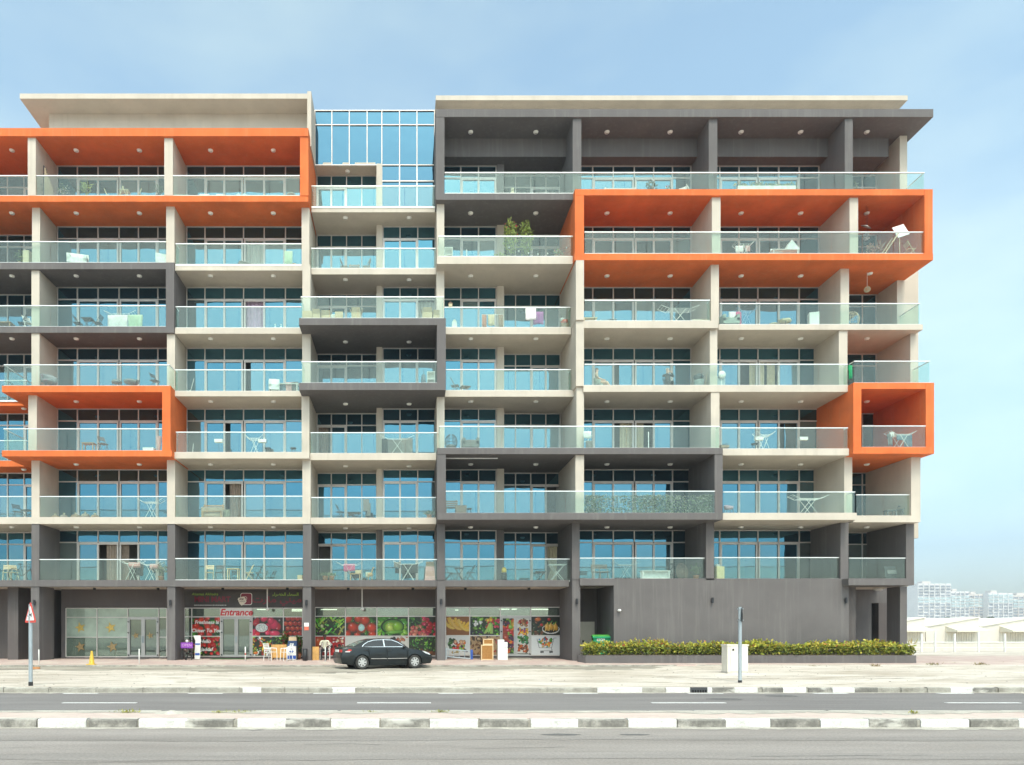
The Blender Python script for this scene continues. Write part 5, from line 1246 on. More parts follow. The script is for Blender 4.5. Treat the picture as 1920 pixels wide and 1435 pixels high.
# ------------------------------------------------------------------ street furniture and things before the shops
def onpave(u, v):
    """place on the pavement seen at pixel (u,v)"""
    y = 34.5
    for _ in range(30): y = (H - pavez(y)) * F / (v - V0)
    y = max(33.6, min(y, 37.9)); return (px(u, F / y), y, pavez(y))
# warning sign
y = 20.0; x = px(57.5, F / y); z = sandz(x, y)
t = thing('road_sign', 'red bordered triangular warning sign on a grey pole in sand', 'sign', (x, y, z))
MB().tube((0, 0, -0.1), (0, 0, 2.36), 0.055, 12).build('pole', STEEL, t)
MB().tube((0, 0, -0.02), (0, 0, 0.12), 0.062, 12).build('base_sleeve', BLACK, t)
M_ = Matrix.Rotation(R(-38), 3, 'Z'); c0 = Vector((0.03, -0.075, 2.05))
def tri(r, y0, y1, name, mat, dz=0.0):
    pts = [(0, r), (r * 0.92, -r * 0.55), (-r * 0.92, -r * 0.55)]; pts2 = []
    for i in range(3):
        a, b, c = Vector(pts[i - 1]), Vector(pts[i]), Vector(pts[(i + 1) % 3])
        pts2 += [b + (a - b).normalized() * r * 0.12, b + (c - b).normalized() * r * 0.12]
    vs = [M_ @ Vector((p.x, yy, p.y + dz)) + c0 for yy in (y0, y1) for p in pts2]
    n = len(pts2); return MB()._add(vs, [tuple(range(n)), tuple(range(2 * n - 1, n - 1, -1))] + [(i, n + i, n + (i + 1) % n, (i + 1) % n) for i in range(n)]).build(name, mat, t)
tri(0.40, 0.0, 0.012, 'sign_border', plain('sign_red', (0.62, 0.05, 0.03), 0.4)); tri(0.285, -0.006, 0.0, 'sign_face', plain('sign_face', (0.78, 0.77, 0.76), 0.4))
m = MB()
for a, b, c, d in ((-0.075, -0.03, -0.13, 0.14), (-0.03, 0.06, -0.02, 0.025), (0.06, 0.10, -0.06, 0.065)):
    m._add([M_ @ Vector((p, -0.011, q)) + c0 for p, q in ((a, c), (b, c), (b, d), (a, d))], [(0, 1, 2, 3)])
m.build('symbol', BLACK, t)
MB().box(-0.06, 0.06, -0.07, 0.06, 2.0, 2.04).build('clamp', STEEL, t)
# second pole, its plate seen edge on
y = 22.1; x = px(1387.5, F / y); z = sandz(x, y)
t = thing('road_sign', 'road sign on a grey pole, its plate seen edge on beside the cabinet', 'sign', (x, y, z))
MB().tube((0, 0, -0.1), (0, 0, 2.42), 0.055, 12).build('pole', STEEL, t)
MB().tube((0, 0, -0.02), (0, 0, 0.08), 0.06, 12).build('base_sleeve', BLACK, t)
MB().lathe([(0.0, 0.0), (0.30, 0.0), (0.30, 0.012), (0.0, 0.012)], (0, 0, 0), 24).mesh('plate', DARKMETAL)
pl = MB()
pl.prism([(0.26 * math.cos(a), 2.17 + 0.24 * math.sin(a)) for a in np.linspace(0, 2 * math.pi, 25)[:-1]], 0, 0.015)
o = pl.build('plate', DARKMETAL, t); o.rotation_euler[2] = R(67); o.location = (0.075, 0.0, 0)
for zz in (2.0, 2.36): MB().box(-0.065, 0.075, -0.06, 0.06, zz - 0.02, zz + 0.02).build('clamp', STEEL, t)
# utility cabinet
y = 27.5; x0, x1 = px(1358, F / y), px(1397, F / y); xm = (x0 + x1) / 2; z = sandz(xm, y)
CAB = plain('cabinet_cream', (0.70, 0.66, 0.58), 0.55, var=0.06)
t = thing('utility_cabinet', 'cream steel utility cabinet standing in the sand before the hedge', 'cabinet', (xm, y, z))
w = x1 - x0
MB().box(-w / 2, w / 2, -0.28, 0.28, -0.05, 0.06).build('plinth', plain('plinth_concrete', (0.55, 0.51, 0.45), 0.9), t)
MB().box(-w / 2 + 0.01, w / 2 - 0.01, -0.25, 0.25, 0.06, 1.08).build('housing', CAB, t)
MB().box(-w / 2 - 0.015, w / 2 + 0.015, -0.28, 0.28, 1.08, 1.13).build('roof', CAB, t)
d = MB().box(-w / 2 + 0.14, w / 2 - 0.02, -0.275, -0.245, 0.09, 1.05).build('door', plain('cabinet_door', (0.73, 0.69, 0.61), 0.5, var=0.05), t)
MB().box(-w / 2 + 0.19, -w / 2 + 0.26, -0.285, -0.27, 0.88, 0.96).build('label_plate', BLACK, d)
# drain grate in the far kerb
t = thing('drain_grate', 'black slotted drain grate set in the far kerb', 'drain', (px(1310, 68.2), 18.98, 0.0))
MB().box(-0.23, 0.23, -0.008, 0.05, -0.02, 0.156).build('frame', plain('cast_iron', (0.06, 0.06, 0.065), 0.6), t)
for k in range(6): MB().box(-0.19 + k * 0.07, -0.155 + k * 0.07, -0.02, -0.007, 0.0, 0.085).build('slot', plain('slot_%d' % k, (0.004, 0.004, 0.004), 0.9), t)
# bollards
BOLL = MB().lathe([(0.03, -0.04), (0.03, 0.70), (0.012, 0.73), (0.0, 0.735)], n=10).mesh('post', WHITE)
BAND = MB().lathe([(0.0315, 0.30), (0.0315, 0.40)], n=10).mesh('reflective_band', plain('bollard_red', (0.5, 0.10, 0.09), 0.5))
for u, v, lb in ((73, 1246.5, 'thin white bollard beside the pier behind the warning sign'), (261, 1246, 'thin white bollard in front of the starred shop doors'), (460, 1244, 'thin white bollard with faded red bands before the entrance door'), (538, 1244.5, 'thin white bollard before the wooden board and chairs'), (610, 1244.5, 'thin white bollard in front of the seated man')):
    t = thing('bollard', lb, 'bollard', onpave(u, v), group='thin white bollards along the shop pavement')
    o = bpy.data.objects.new('post', BOLL); COL.objects.link(o); o.parent = t
    if u == 460: o = bpy.data.objects.new('reflective_band', BAND); COL.objects.link(o); o.parent = t
# tiered yellow caution cone
YELP = plain('caution_yellow', (0.72, 0.46, 0.05), 0.5, var=0.08)
t = thing('caution_cone', 'yellow tiered caution cone standing on the pavement edge', 'cone', onpave(172, 1247.5))
m = MB().box(-0.19, 0.19, -0.19, 0.19, -0.01, 0.035)
for k in range(3):
    a, b, z0 = 0.135 - 0.032 * k, 0.115 - 0.032 * k, 0.035 + 0.21 * k
    m.lathe([(a * 1.1, z0), (a, z0 + 0.02), (b, z0 + 0.19), (b * 0.9, z0 + 0.212)], n=8)
m.build('cone_body', YELP, t)
for k in range(3): letters('!', 0.12, BLACK, t, (0, -0.128 + 0.03 * k, 0.13 + 0.21 * k), ext=0.006, name='caution_mark')
# door mat
mt = thing('door_mat', 'dark green mat before the mini mart entrance', 'mat', (sx(443), 37.4, P_Z1), inplace=True)
MB().box(sx(405), sx(472), 36.9, 37.9, P_Z1 - 0.01, P_Z1 + 0.02).build('mat', plain('mat_green', (0.03, 0.10, 0.02), 0.95, var=0.3, scale=25), mt)
# scooter, purple board and white standee
x, y, z = onpave(352, 1237); y = 36.6; z = pavez(y); x = px(353, F / y)
t = thing('scooter', 'dark delivery scooter parked nose out beside the pier', 'scooter', (x, y, z))
for yy in (-0.45, 0.65):
    w = MB()
    for k in range(20):
        a, b = 2 * math.pi * k / 20, 2 * math.pi * (k + 1) / 20; w.tube((0.02, yy + 0.2 * math.cos(a), 0.24 + 0.2 * math.sin(a)), (0.02, yy + 0.2 * math.cos(b), 0.24 + 0.2 * math.sin(b)), 0.045, 6)
    w.build('wheel', MATS['tyre_rubber'], t)
SCO = plain('scooter_brown', (0.10, 0.07, 0.06), 0.35, var=0.1)
MB().ball((0.02, -0.42, 0.52), 0.13, 0.22, 0.12).tube((0.02, -0.4, 0.5), (0.02, -0.15, 1.0), 0.05, 8).ball((0.02, -0.22, 0.85), 0.20, 0.10, 0.24).box(-0.14, 0.18, -0.15, 0.35, 0.28, 0.36).build('front_fairing', SCO, t)
MB().ball((0.02, 0.45, 0.55), 0.18, 0.42, 0.16).build('rear_body', SCO, t); MB().ball((0.02, 0.4, 0.72), 0.15, 0.36, 0.07).build('seat', BLACK, t)
MB().tube((-0.32, -0.12, 1.02), (0.36, -0.12, 1.02), 0.02, 6).build('handlebar', DARKMETAL, t)
MB().ball((0.02, -0.30, 0.98), 0.08, 0.06, 0.08).build('headlamp', WHITE, t)
t = thing('price_board', 'purple board with white lettering propped on the scooter', 'board', (px(351, F / 36.0), 36.0, pavez(36.0)))
MB().box(-0.33, 0.30, -0.02, 0.02, 0.62, 0.92).build('board', plain('purple_print', (0.22, 0.04, 0.36), 0.6, var=0.15, scale=12), t)
letters('OPEN', 0.20, plain('pink_ink', (0.62, 0.35, 0.62), 0.5), t, (-0.02, -0.026, 0.77), ext=0.003)
MB().box(-0.28, -0.25, -0.02, 0.01, -0.01, 0.63).box(0.22, 0.25, -0.02, 0.01, -0.01, 0.63).build('legs', DARKMETAL, t)
t = thing('advert_standee', 'tall white cut out standee with blue bands beside the scooter', 'standee', (px(370, F / 36.9), 36.9, pavez(36.9)))
MB().prism([(-0.14, 0), (0.14, 0), (0.17, 0.5), (0.18, 1.28), (-0.2, 1.28), (-0.1, 1.0), (-0.13, 0.5)], -0.02, 0.02).build('panel', WHITE, t)
MB().box(-0.11, 0.13, -0.026, -0.02, 0.22, 0.34).box(-0.12, 0.15, -0.026, -0.02, 0.78, 0.86).build('blue_band', plain('advert_blue', (0.03, 0.10, 0.42), 0.5), t)
MB().box(-0.16, 0.16, -0.02, 0.25, -0.01, 0.02).build('foot', WHITE, t)
# white garden armchairs, wooden board, ice box, backpack, bin, second board
def metal_armchair(label, loc, rz, mat, cat='chair'):
    t = thing('chair', label, cat, loc, rz); r = 0.018
    for sg_ in (-1, 1):
        MB().path([(sg_ * 0.25, -0.24, 0), (sg_ * 0.25, -0.22, 0.42), (sg_ * 0.25, -0.20, 0.62), (sg_ * 0.25, 0.22, 0.64)], r).build('arm', mat, t)
        MB().path([(sg_ * 0.22, 0.28, 0), (sg_ * 0.22, 0.20, 0.44), (sg_ * 0.21, 0.30, 0.88)], r).build('leg', mat, t)
    s_ = MB()
    for k in range(6): s_.box(-0.24, 0.24, -0.22 + k * 0.075, -0.165 + k * 0.075, 0.42, 0.44)
    s_.build('seat', mat, t)
    b_ = MB()
    for k in range(5): b_.obox((0, 0.215 + k * 0.018, 0.52 + k * 0.08), (0.42, 0.015, 0.05), Matrix.Rotation(-0.2, 3, 'X'))
    b_.build('backrest', mat, t)
    return t
metal_armchair('white metal garden armchair left of the wooden board', (px(507, F / 35.7), 35.7, pavez(35.7)), R(65), WHITE)
metal_armchair('white metal garden armchair before the blue and white ice box', (px(537, F / 35.4), 35.4, pavez(35.4)), R(-60), WHITE)
OAK = plain('oak_board', (0.60, 0.33, 0.10), 0.5, var=0.15, scale=5)
t = thing('wooden_board', 'large upright honey coloured wooden board behind two white chairs', 'board', (px(523, F / 36.6), 36.6, pavez(36.6)))
for k in range(4): MB().box(-0.40, 0.40, 0.0, 0.03, 0.10 + k * 0.176, 0.272 + k * 0.176).build('plank', OAK, t)
MB().box(-0.36, -0.32, -0.005, 0.3, -0.01, 0.8).box(0.32, 0.36, 0.032, 0.3, -0.01, 0.8).build('stand', WOOD, t)
t = thing('ice_box', 'blue and white printed ice box between white chair and pier', 'ice box', (px(548, F / 36.2), 36.2, pavez(36.2)))
MB().box(-0.22, 0.22, -0.18, 0.18, 0.02, 0.74).build('body', WHITE, t)
MB().box(-0.221, 0.221, -0.184, -0.18, 0.06, 0.24).build('blue_print', MATS['advert_blue'], t); MB().ball((-0.02, -0.182, 0.45), 0.11, 0.008, 0.08).build('emblem', MATS['advert_blue'], t)
MB().box(-0.24, 0.24, -0.2, 0.2, 0.74, 0.80).build('lid', plain('lid_blue', (0.04, 0.08, 0.2), 0.5), t)
t = thing('stacked_crates', 'dark blue crates piled on the ice box with greens beside the pier', 'crate', (px(549, F / 36.6), 36.65, pavez(36.65)))
MB().box(-0.24, 0.24, -0.16, 0.16, 0.0, 1.0).build('crate', plain('crate_blue', (0.03, 0.06, 0.14), 0.6), t); MB().box(-0.2, 0.2, -0.14, 0.14, 1.0, 1.2).build('top_box', CARD, t)
for u, v, n, lb in ((535, 1198, 160, 'dark green potted bush behind the wooden board'), (560, 1205, 200, 'tall potted bush with red flowers beside the ice box')):
    t = thing('potted_plant', lb, 'plant', (px(u, F / 37.3), 37.3, P_Z1))
    MB().lathe([(0.11, 0), (0.15, 0.28), (0.13, 0.28), (0.0, 0.26)]).build('pot', plain('pot_%d' % u, (0.35, 0.15, 0.08), 0.8), t)
    MB().tube((0, 0, 0.2), (0, 0, 0.8), 0.015).build('stem', BARK, t)
    leaves('foliage', blob(n, (0, 0, pz(v, F / 37.3) - P_Z1), (0.24, 0.2, 0.38)), 0.16, [G1, G2, (0.10, 0.16, 0.03), (0.3, 0.04, 0.03)], t)
t = thing('litter_bin', 'black cylindrical litter bin at the foot of the pier', 'bin', (px(572, F / 35.3), 35.3, pavez(35.3)))
MB().lathe([(0.115, 0), (0.13, 0.02), (0.13, 0.56), (0.115, 0.57)], n=18).build('body', BLACK, t); MB().lathe([(0.135, 0.56), (0.135, 0.60), (0.10, 0.62), (0.0, 0.62)], n=18).build('rim', DARKMETAL, t)
t = thing('wooden_board', 'narrow upright honey coloured board leaning between pier and seated man', 'board', (px(592, F / 35.9), 35.9, pavez(35.9)))
for k in range(2): MB().box(-0.17 + 0.17 * k, -0.004 + 0.17 * k, 0, 0.05, -0.01, 0.70).build('plank', OAK, t)
metal_armchair('white metal chair with the seated man on it', (px(610, F / 36.4), 36.4, pavez(36.4)), 0, WHITE)
# ladder, crates, boxes before the right-hand shop
t = thing('ladder', 'aluminium ladder lying on its side before the bananas shopfront', 'ladder', (px(860, F / 37.0), 37.0, P_Z1))
a0, a1 = px(836, F / 37) - px(860, F / 37), px(884, F / 37) - px(860, F / 37)
for zz in (0.10, 0.50):
    MB().obox(((a0 + a1) / 2, -0.15 + 0.3 * zz, zz), (a1 - a0, 0.03, 0.06), Matrix.Rotation(0.09, 3, 'Y')).build('stile', STEEL, t)
for k in range(5): xx = a0 + 0.12 + k * (a1 - a0 - 0.2) / 4; q = 0.09 * (xx - (a0 + a1) / 2); MB().tube((xx, -0.12, 0.10 - q), (xx, 0.0, 0.50 - q), 0.02, 6).build('rung', STEEL, t)
MB().box(a1 - 0.06, a1 + 0.06, -0.16, 0.05, -0.02, 0.52).build('end_cap', MATS['advert_blue'], t); MB().box(a0 - 0.03, a0 + 0.05, -0.2, 0.06, -0.02, 0.62).build('foot', STEEL, t)
HESS = plain('hessian_panel', (0.34, 0.16, 0.04), 0.8, var=0.2, scale=15)
def framed_box(name, label, loc, w, d, h, frame, panel):
    t = thing(name, label, 'crate', loc); f = 0.05
    MB().box(-w / 2 + 0.01, w / 2 - 0.01, -d / 2 + 0.015, d / 2, 0.01, h - 0.01).build('panel', panel, t)
    m = MB()
    for xx in (-w / 2, w / 2 - f): m.box(xx, xx + f, -d / 2, -d / 2 + f, 0, h)
    for zz in (0, h - f): m.box(-w / 2 + f, w / 2 - f, -d / 2 + 0.002, -d / 2 + f, zz, zz + f)
    m.build('frame', frame, t); return t
yy = 36.3; sy_ = F / yy
framed_box('crate', 'large brown panelled crate with pale frame on the pavement', (px(912.5, sy_), yy, pavez(yy)), 23 / sy_, 0.5, 0.80, PALEWOOD, HESS)
framed_box('crate', 'small brown panelled crate stacked on the larger crate', (px(914.5, sy_), yy + 0.02, pavez(yy) + 0.80), 19 / sy_, 0.45, 0.31, PALEWOOD, HESS)
t = thing('cupboard', 'tall white discarded cupboard standing beside the crates', 'cupboard', (px(938.5, sy_), yy, pavez(yy)))
MB().box(-0.17, 0.17, -0.2, 0.2, 0, 1.06).build('body', WHITE, t)
MB().box(-0.165, 0.165, -0.215, -0.199, 0.03, 1.03).build('door', plain('cupboard_door', (0.77, 0.76, 0.73), 0.45), t)
t = thing('cupboard', 'narrow white two part cupboard leaning on the taller one', 'cupboard', (px(947.5, sy_), yy - 0.02, pavez(yy)))
MB().box(-0.085, 0.085, -0.2, 0.18, 0, 0.66).build('body', WHITE, t); MB().box(-0.085, 0.085, -0.2, 0.18, 0.68, 0.93).build('top_section', WHITE, t); MB().box(-0.08, 0.08, -0.19, 0.17, 0.655, 0.685).build('gap', BLACK, t)
t = thing('thresh_mat', 'grey step before the poster covered shop door', 'step', (sx(966), 37.6, P_Z1), inplace=True)
MB().box(sx(945), sx(992), 37.2, YS - 0.08, P_Z1 - 0.01, P_Z1 + 0.05).build('slab', KERBG, t)
t = thing('door_mat', 'grey rubber mat before the starred shop doors', 'mat', (sx(265), 37.3, P_Z1), inplace=True)
MB().box(sx(240), sx(285), 36.8, 37.7, P_Z1 - 0.01, P_Z1 + 0.015).build('mat', plain('mat_grey', (0.2, 0.19, 0.18), 0.95), t)
# green waste container in the passage
yy = 36.2; sy_ = F / yy
t = thing('waste_container', 'green wheeled waste container with lid behind the hedge end', 'container', (px(1129, sy_), yy, P_Z1), R(-9))
t.scale = (1, 1, 1.08)
GRB = plain('container_green', (0.01, 0.33, 0.14), 0.45, var=0.1); GRL = plain('container_lid', (0.10, 0.42, 0.08), 0.45, var=0.1)
m = MB(); a, b = 0.40, 0.50
m._add([(-a, -0.35, 0.16), (a, -0.35, 0.16), (a, 0.35, 0.16), (-a, 0.35, 0.16), (-b, -0.45, 1.12), (b, -0.45, 1.12), (b, 0.45, 1.12), (-b, 0.45, 1.12)], [(3, 2, 1, 0), (0, 1, 5, 4), (1, 2, 6, 5), (2, 3, 7, 6), (3, 0, 4, 7)])
m.build('body', GRB, t)
g = []
for j in range(9):
    yv = -0.48 + 0.96 * j / 8; g.append([(xv, yv, 1.13 + 0.13 * math.sin(math.pi * j / 8) + (0.0 if abs(xv) < 0.5 else -0.03)) for xv in (-0.53, -0.5, 0.5, 0.53)])
MB().sheet(g).build('lid', GRL, t); MB().box(-0.53, 0.53, -0.50, -0.44, 1.06, 1.14).build('lid_rim', GRB, t)
MB().box(-0.44, 0.44, -0.44, -0.41, 0.80, 0.83).build('grip', DARKMETAL, t)
letters('STOP', 0.17, WHITE, t, (-0.12, -0.452, 0.97), ext=0.006, bold=0.006)
for xx in (-0.3, 0.3):
    for yv in (-0.25, 0.25): MB().tube((xx - 0.03, yv, 0.09), (xx + 0.03, yv, 0.09), 0.09, 12).box(xx - 0.03, xx + 0.03, yv - 0.03, yv + 0.03, 0.09, 0.18).build('wheel', BLACK, t)
for u, v, lb in ((65, 1250, 'loose orange kerb brick beside the warning sign pole'),):
    y = 31.0; t = tag(MB().obox((0, 0, 0.05), (0.42, 0.12, 0.10), Matrix.Rotation(0.2, 3, 'Z')).build('loose_brick', plain('brick_orange', (0.50, 0.24, 0.11), 0.9), None, (px(u, F / y), y, sandz(px(u, F / y), y))), lb, 'brick')

# ------------------------------------------------------------------ people
SKINM = {'light': plain('skin_light', (0.60, 0.38, 0.28), 0.6, var=0.06), 'dark': plain('skin_dark', (0.07, 0.04, 0.03), 0.55, var=0.08)}
def figure(name, label, loc, rz, J, bones, zones, mats, hair=None, extras=None):
    """One continuous body: joints J {name:(x,y,z,radius)}, bones between them, skin + subdivision; zones colours each face by its nearest bone."""
    names = list(J); me = bpy.data.meshes.new(name)
    me.from_pydata([J[k][:3] for k in names], [(names.index(a), names.index(b)) for a, b in bones], [])
    o = bpy.data.objects.new(name, me); COL.objects.link(o)
    sk = o.modifiers.new('skin', 'SKIN'); sk.use_smooth_shade = True; sk.branch_smoothing = 0.4
    for i, k in enumerate(names): me.skin_vertices[0].data[i].radius = (J[k][3], J[k][3] * (J[k][4] if len(J[k]) > 4 else 1)); me.skin_vertices[0].data[i].use_root = (k == 'pelvis')
    sb = o.modifiers.new('sub', 'SUBSURF'); sb.levels = 1; sb.render_levels = 1
    bpy.context.view_layer.update()
    nm = bpy.data.meshes.new_from_object(o.evaluated_get(bpy.context.evaluated_depsgraph_get()))
    bpy.data.objects.remove(o)
    nm.materials.clear()
    for m in mats: nm.materials.append(m)
    segs = [(Vector(J[a][:3]), Vector(J[b][:3]), zones.get((a, b), 0)) for a, b in bones]
    for p in nm.polygons:
        best = (9, 0)
        for a, b, zi in segs:
            d = b - a; t = max(0, min(1, (p.center - a).dot(d) / max(1e-9, d.length_squared))); q = (p.center - a - d * t).length
            if q < best[0]: best = (q, zi)
        p.material_index = best[1]; p.use_smooth = True
    root = thing(name, label, 'person', loc, rz)
    b = bpy.data.objects.new('body', nm); COL.objects.link(b); b.parent = root
    return root
def face(root, c, r, mat, hairmat, yaw=0.0, long=False, bald=False):
    """face details, ears and hair on a head centred at c looking along -y turned by yaw"""
    M = Matrix.Rotation(yaw, 3, 'Z'); c = Vector(c)
    def P(v): return c + M @ Vector(v)
    for sg_ in (-1, 1):
        MB().ball(P((sg_ * r * 0.35, -r * 0.86, r * 0.05)), r * 0.11).build('eye', BLACK, root)
        MB().ball(P((sg_ * r * 0.95, 0.0, 0.0)), r * 0.12, r * 0.2, r * 0.28).build('ear', mat, root)
    MB().ball(P((0, -r * 1.0, -r * 0.18)), r * 0.13, r * 0.2, r * 0.2).build('nose', mat, root)
    MB().ball(P((0, -r * 0.9, -r * 0.55)), r * 0.28, r * 0.08, r * 0.06).build('mouth', plain('lips' + root.name, (0.35, 0.12, 0.10), 0.5), root)
    m = MB(); m.ball(P((0, r * 0.16, r * (0.42 if bald else 0.30))), r * 1.02, r * 1.0, r * (0.62 if bald else 0.9))
    if long: m.ball(P((0, r * 0.55, -r * 0.5)), r * 0.85, r * 0.55, r * 1.5)
    m.build('hair', hairmat, root)
def hand(J, bones, zones, w, d, nrm, z, tag_):
    """palm and five fingers continuing the wrist joint w along direction d"""
    w0 = Vector(J[w][:3]); d = Vector(d).normalized(); nrm = Vector(nrm).normalized(); sd = d.cross(nrm)
    J[tag_ + 'palm'] = tuple(w0 + d * 0.07) + (0.032,); bones.append((w, tag_ + 'palm')); zones[(w, tag_ + 'palm')] = z
    for i, (off, ln) in enumerate(((-0.030, 0.065), (-0.010, 0.08), (0.010, 0.075), (0.030, 0.06))):
        a = tag_ + 'f%d' % i; J[a] = tuple(w0 + d * 0.105 + sd * off) + (0.010,); J[a + 't'] = tuple(w0 + d * (0.105 + ln * 0.75) + sd * off - nrm * ln * 0.5) + (0.008,)
        bones += [(tag_ + 'palm', a), (a, a + 't')]; zones[(tag_ + 'palm', a)] = z; zones[(a, a + 't')] = z
    a = tag_ + 'th'; J[a] = tuple(w0 + d * 0.06 + sd * -0.055 - nrm * 0.02) + (0.010,); bones.append((tag_ + 'palm', a)); zones[(tag_ + 'palm', a)] = z
def seated(label, loc, rz, skin, shirt, legs, shoes, hairm, lean=0.0, arms='lap', long=False, bald=False, feet_out=0.0, bare_legs=False):
    hh = 0.46
    J = {'pelvis': (0, 0.05, hh + 0.08, 0.13, 0.85), 'waist': (0, 0.08 - lean * 0.4, hh + 0.28, 0.125, 0.8), 'chest': (0, 0.10 - lean, hh + 0.47, 0.145, 0.75), 'neckb': (0, 0.09 - lean * 1.2, hh + 0.60, 0.06), 'head0': (0, 0.07 - lean * 1.4, hh + 0.69, 0.07), 'head': (0, 0.05 - lean * 1.5, hh + 0.79, 0.092, 1.1), 'crown': (0, 0.06 - lean * 1.5, hh + 0.87, 0.06)}
    bones = [('pelvis', 'waist'), ('waist', 'chest'), ('chest', 'neckb'), ('neckb', 'head0'), ('head0', 'head'), ('head', 'crown')]
    zones = {('pelvis', 'waist'): 1, ('waist', 'chest'): 1, ('chest', 'neckb'): 1, ('neckb', 'head0'): 0, ('head0', 'head'): 0, ('head', 'crown'): 0}
    for sg_, n in ((-1, 'l'), (1, 'r')):
        J[n + 'hip'] = (sg_ * 0.10, 0.0, hh + 0.05, 0.10); J[n + 'kn'] = (sg_ * 0.13, -0.44, hh + 0.03, 0.065); J[n + 'an'] = (sg_ * 0.12, -0.44 - feet_out, 0.10 + 0.0, 0.045); J[n + 'toe'] = (sg_ * 0.14, -0.62 - feet_out, 0.04, 0.035)
        J[n + 'sh'] = (sg_ * 0.19, 0.10 - lean * 1.1, hh + 0.53, 0.065)
        if arms == 'lap': J[n + 'el'] = (sg_ * 0.25, -0.02 - lean, hh + 0.28, 0.048); J[n + 'wr'] = (sg_ * 0.12, -0.24 - lean, hh + 0.20, 0.034); dv, nv = (-sg_ * 0.4, -1, -0.1), (0, 0, 1)
        else: J[n + 'el'] = (sg_ * 0.30, -0.12 - lean, hh + 0.36, 0.048); J[n + 'wr'] = (sg_ * 0.09, -0.24 - lean, hh + 0.52, 0.034); dv, nv = (-sg_ * 0.6, -0.3, 0.6), (0, 1, 0)
        bl = [('pelvis', n + 'hip'), (n + 'hip', n + 'kn'), (n + 'kn', n + 'an'), (n + 'an', n + 'toe'), ('chest', n + 'sh'), (n + 'sh', n + 'el'), (n + 'el', n + 'wr')]
        bones += bl; zones.update({bl[0]: 2, bl[1]: 2, bl[2]: 0 if bare_legs else 2, bl[3]: 3, bl[4]: 1, bl[5]: 1, bl[6]: 0 if arms == 'lap' else 1})
        hand(J, bones, zones, n + 'wr', dv, nv, 0, n)
    if bare_legs: 
        for n in 'lr': zones[(n + 'hip', n + 'kn')] = 0; zones[(n + 'an', n + 'toe')] = 0
    r = figure('person', label, loc, rz, J, bones, zones, [skin, shirt, legs, shoes])
    face(r, J['head'][:3], 0.092, skin, hairm, 0.0, long, bald)
    return r
CLO_W = plain('shirt_cream', (0.62, 0.58, 0.45), 0.9); CLO_B = plain('cloth_black', (0.015, 0.015, 0.018), 0.9); CLO_G = plain('cloth_charcoal', (0.035, 0.038, 0.042), 0.9); CLO_T = plain('cloth_tan', (0.36, 0.27, 0.19), 0.9)
HAIRK = plain('hair_dark', (0.02, 0.014, 0.01), 0.7); HAIRB = plain('hair_brown', (0.10, 0.06, 0.04), 0.7); HAIRG = plain('hair_grey', (0.42, 0.36, 0.31), 0.7)
seated('person in cream shirt and black trousers sitting hunched on a white chair', (px(609, F / 36.3), 36.33, pavez(36.3)), 0, SKINM['dark'], CLO_W, CLO_B, CLO_B, HAIRK, lean=0.10)
# ------------------------------------------------------------------ what people keep on their balconies
def at(k, u, s=35.3, dz=0.0):
    """a spot on the balcony floor of storey k, close behind the railing that pixel column u crosses"""
    y = F / s
    for lv, a, b, vt, vb, sr, rl, rr in RAILS:
        if lv == k - 1 and a - 6 <= u <= b + 6:
            y = min(YG - 0.45, F / sr + max(0.34, 0.52 + (35.3 - s) * 0.45)); break
    return (px(u, F / y), y, S[k - 1] + ST - 0.022 + dz)
MT = {}
def cm(name, rgb, rough=0.85, var=0.12, scale=6.0):
    if name not in MT: MT[name] = plain(name, rgb, rough, var=var, scale=scale)
    return MT[name]
PINK = cm('cloth_pink', (0.55, 0.10, 0.22)); BLUEG = cm('cloth_denim', (0.12, 0.17, 0.22)); CWHITE = cm('cloth_white', (0.76, 0.75, 0.73)); CGREEN = cm('cloth_green', (0.42, 0.56, 0.40)); CGREY = cm('cloth_grey', (0.16, 0.15, 0.14)); CPURP = cm('cloth_purple', (0.36, 0.12, 0.36)); CROSE = cm('cloth_rose', (0.66, 0.36, 0.34)); CBROWN = cm('cloth_brown', (0.30, 0.20, 0.13)); CBLACK = cm('cloth_black2', (0.03, 0.03, 0.032)); LILAC = cm('cloth_lilac', (0.60, 0.45, 0.60)); TAUPE = cm('cloth_taupe', (0.27, 0.21, 0.17)); OCHRE = cm('cloth_ochre', (0.60, 0.50, 0.33))
TERRA = cm('terracotta', (0.42, 0.19, 0.10))

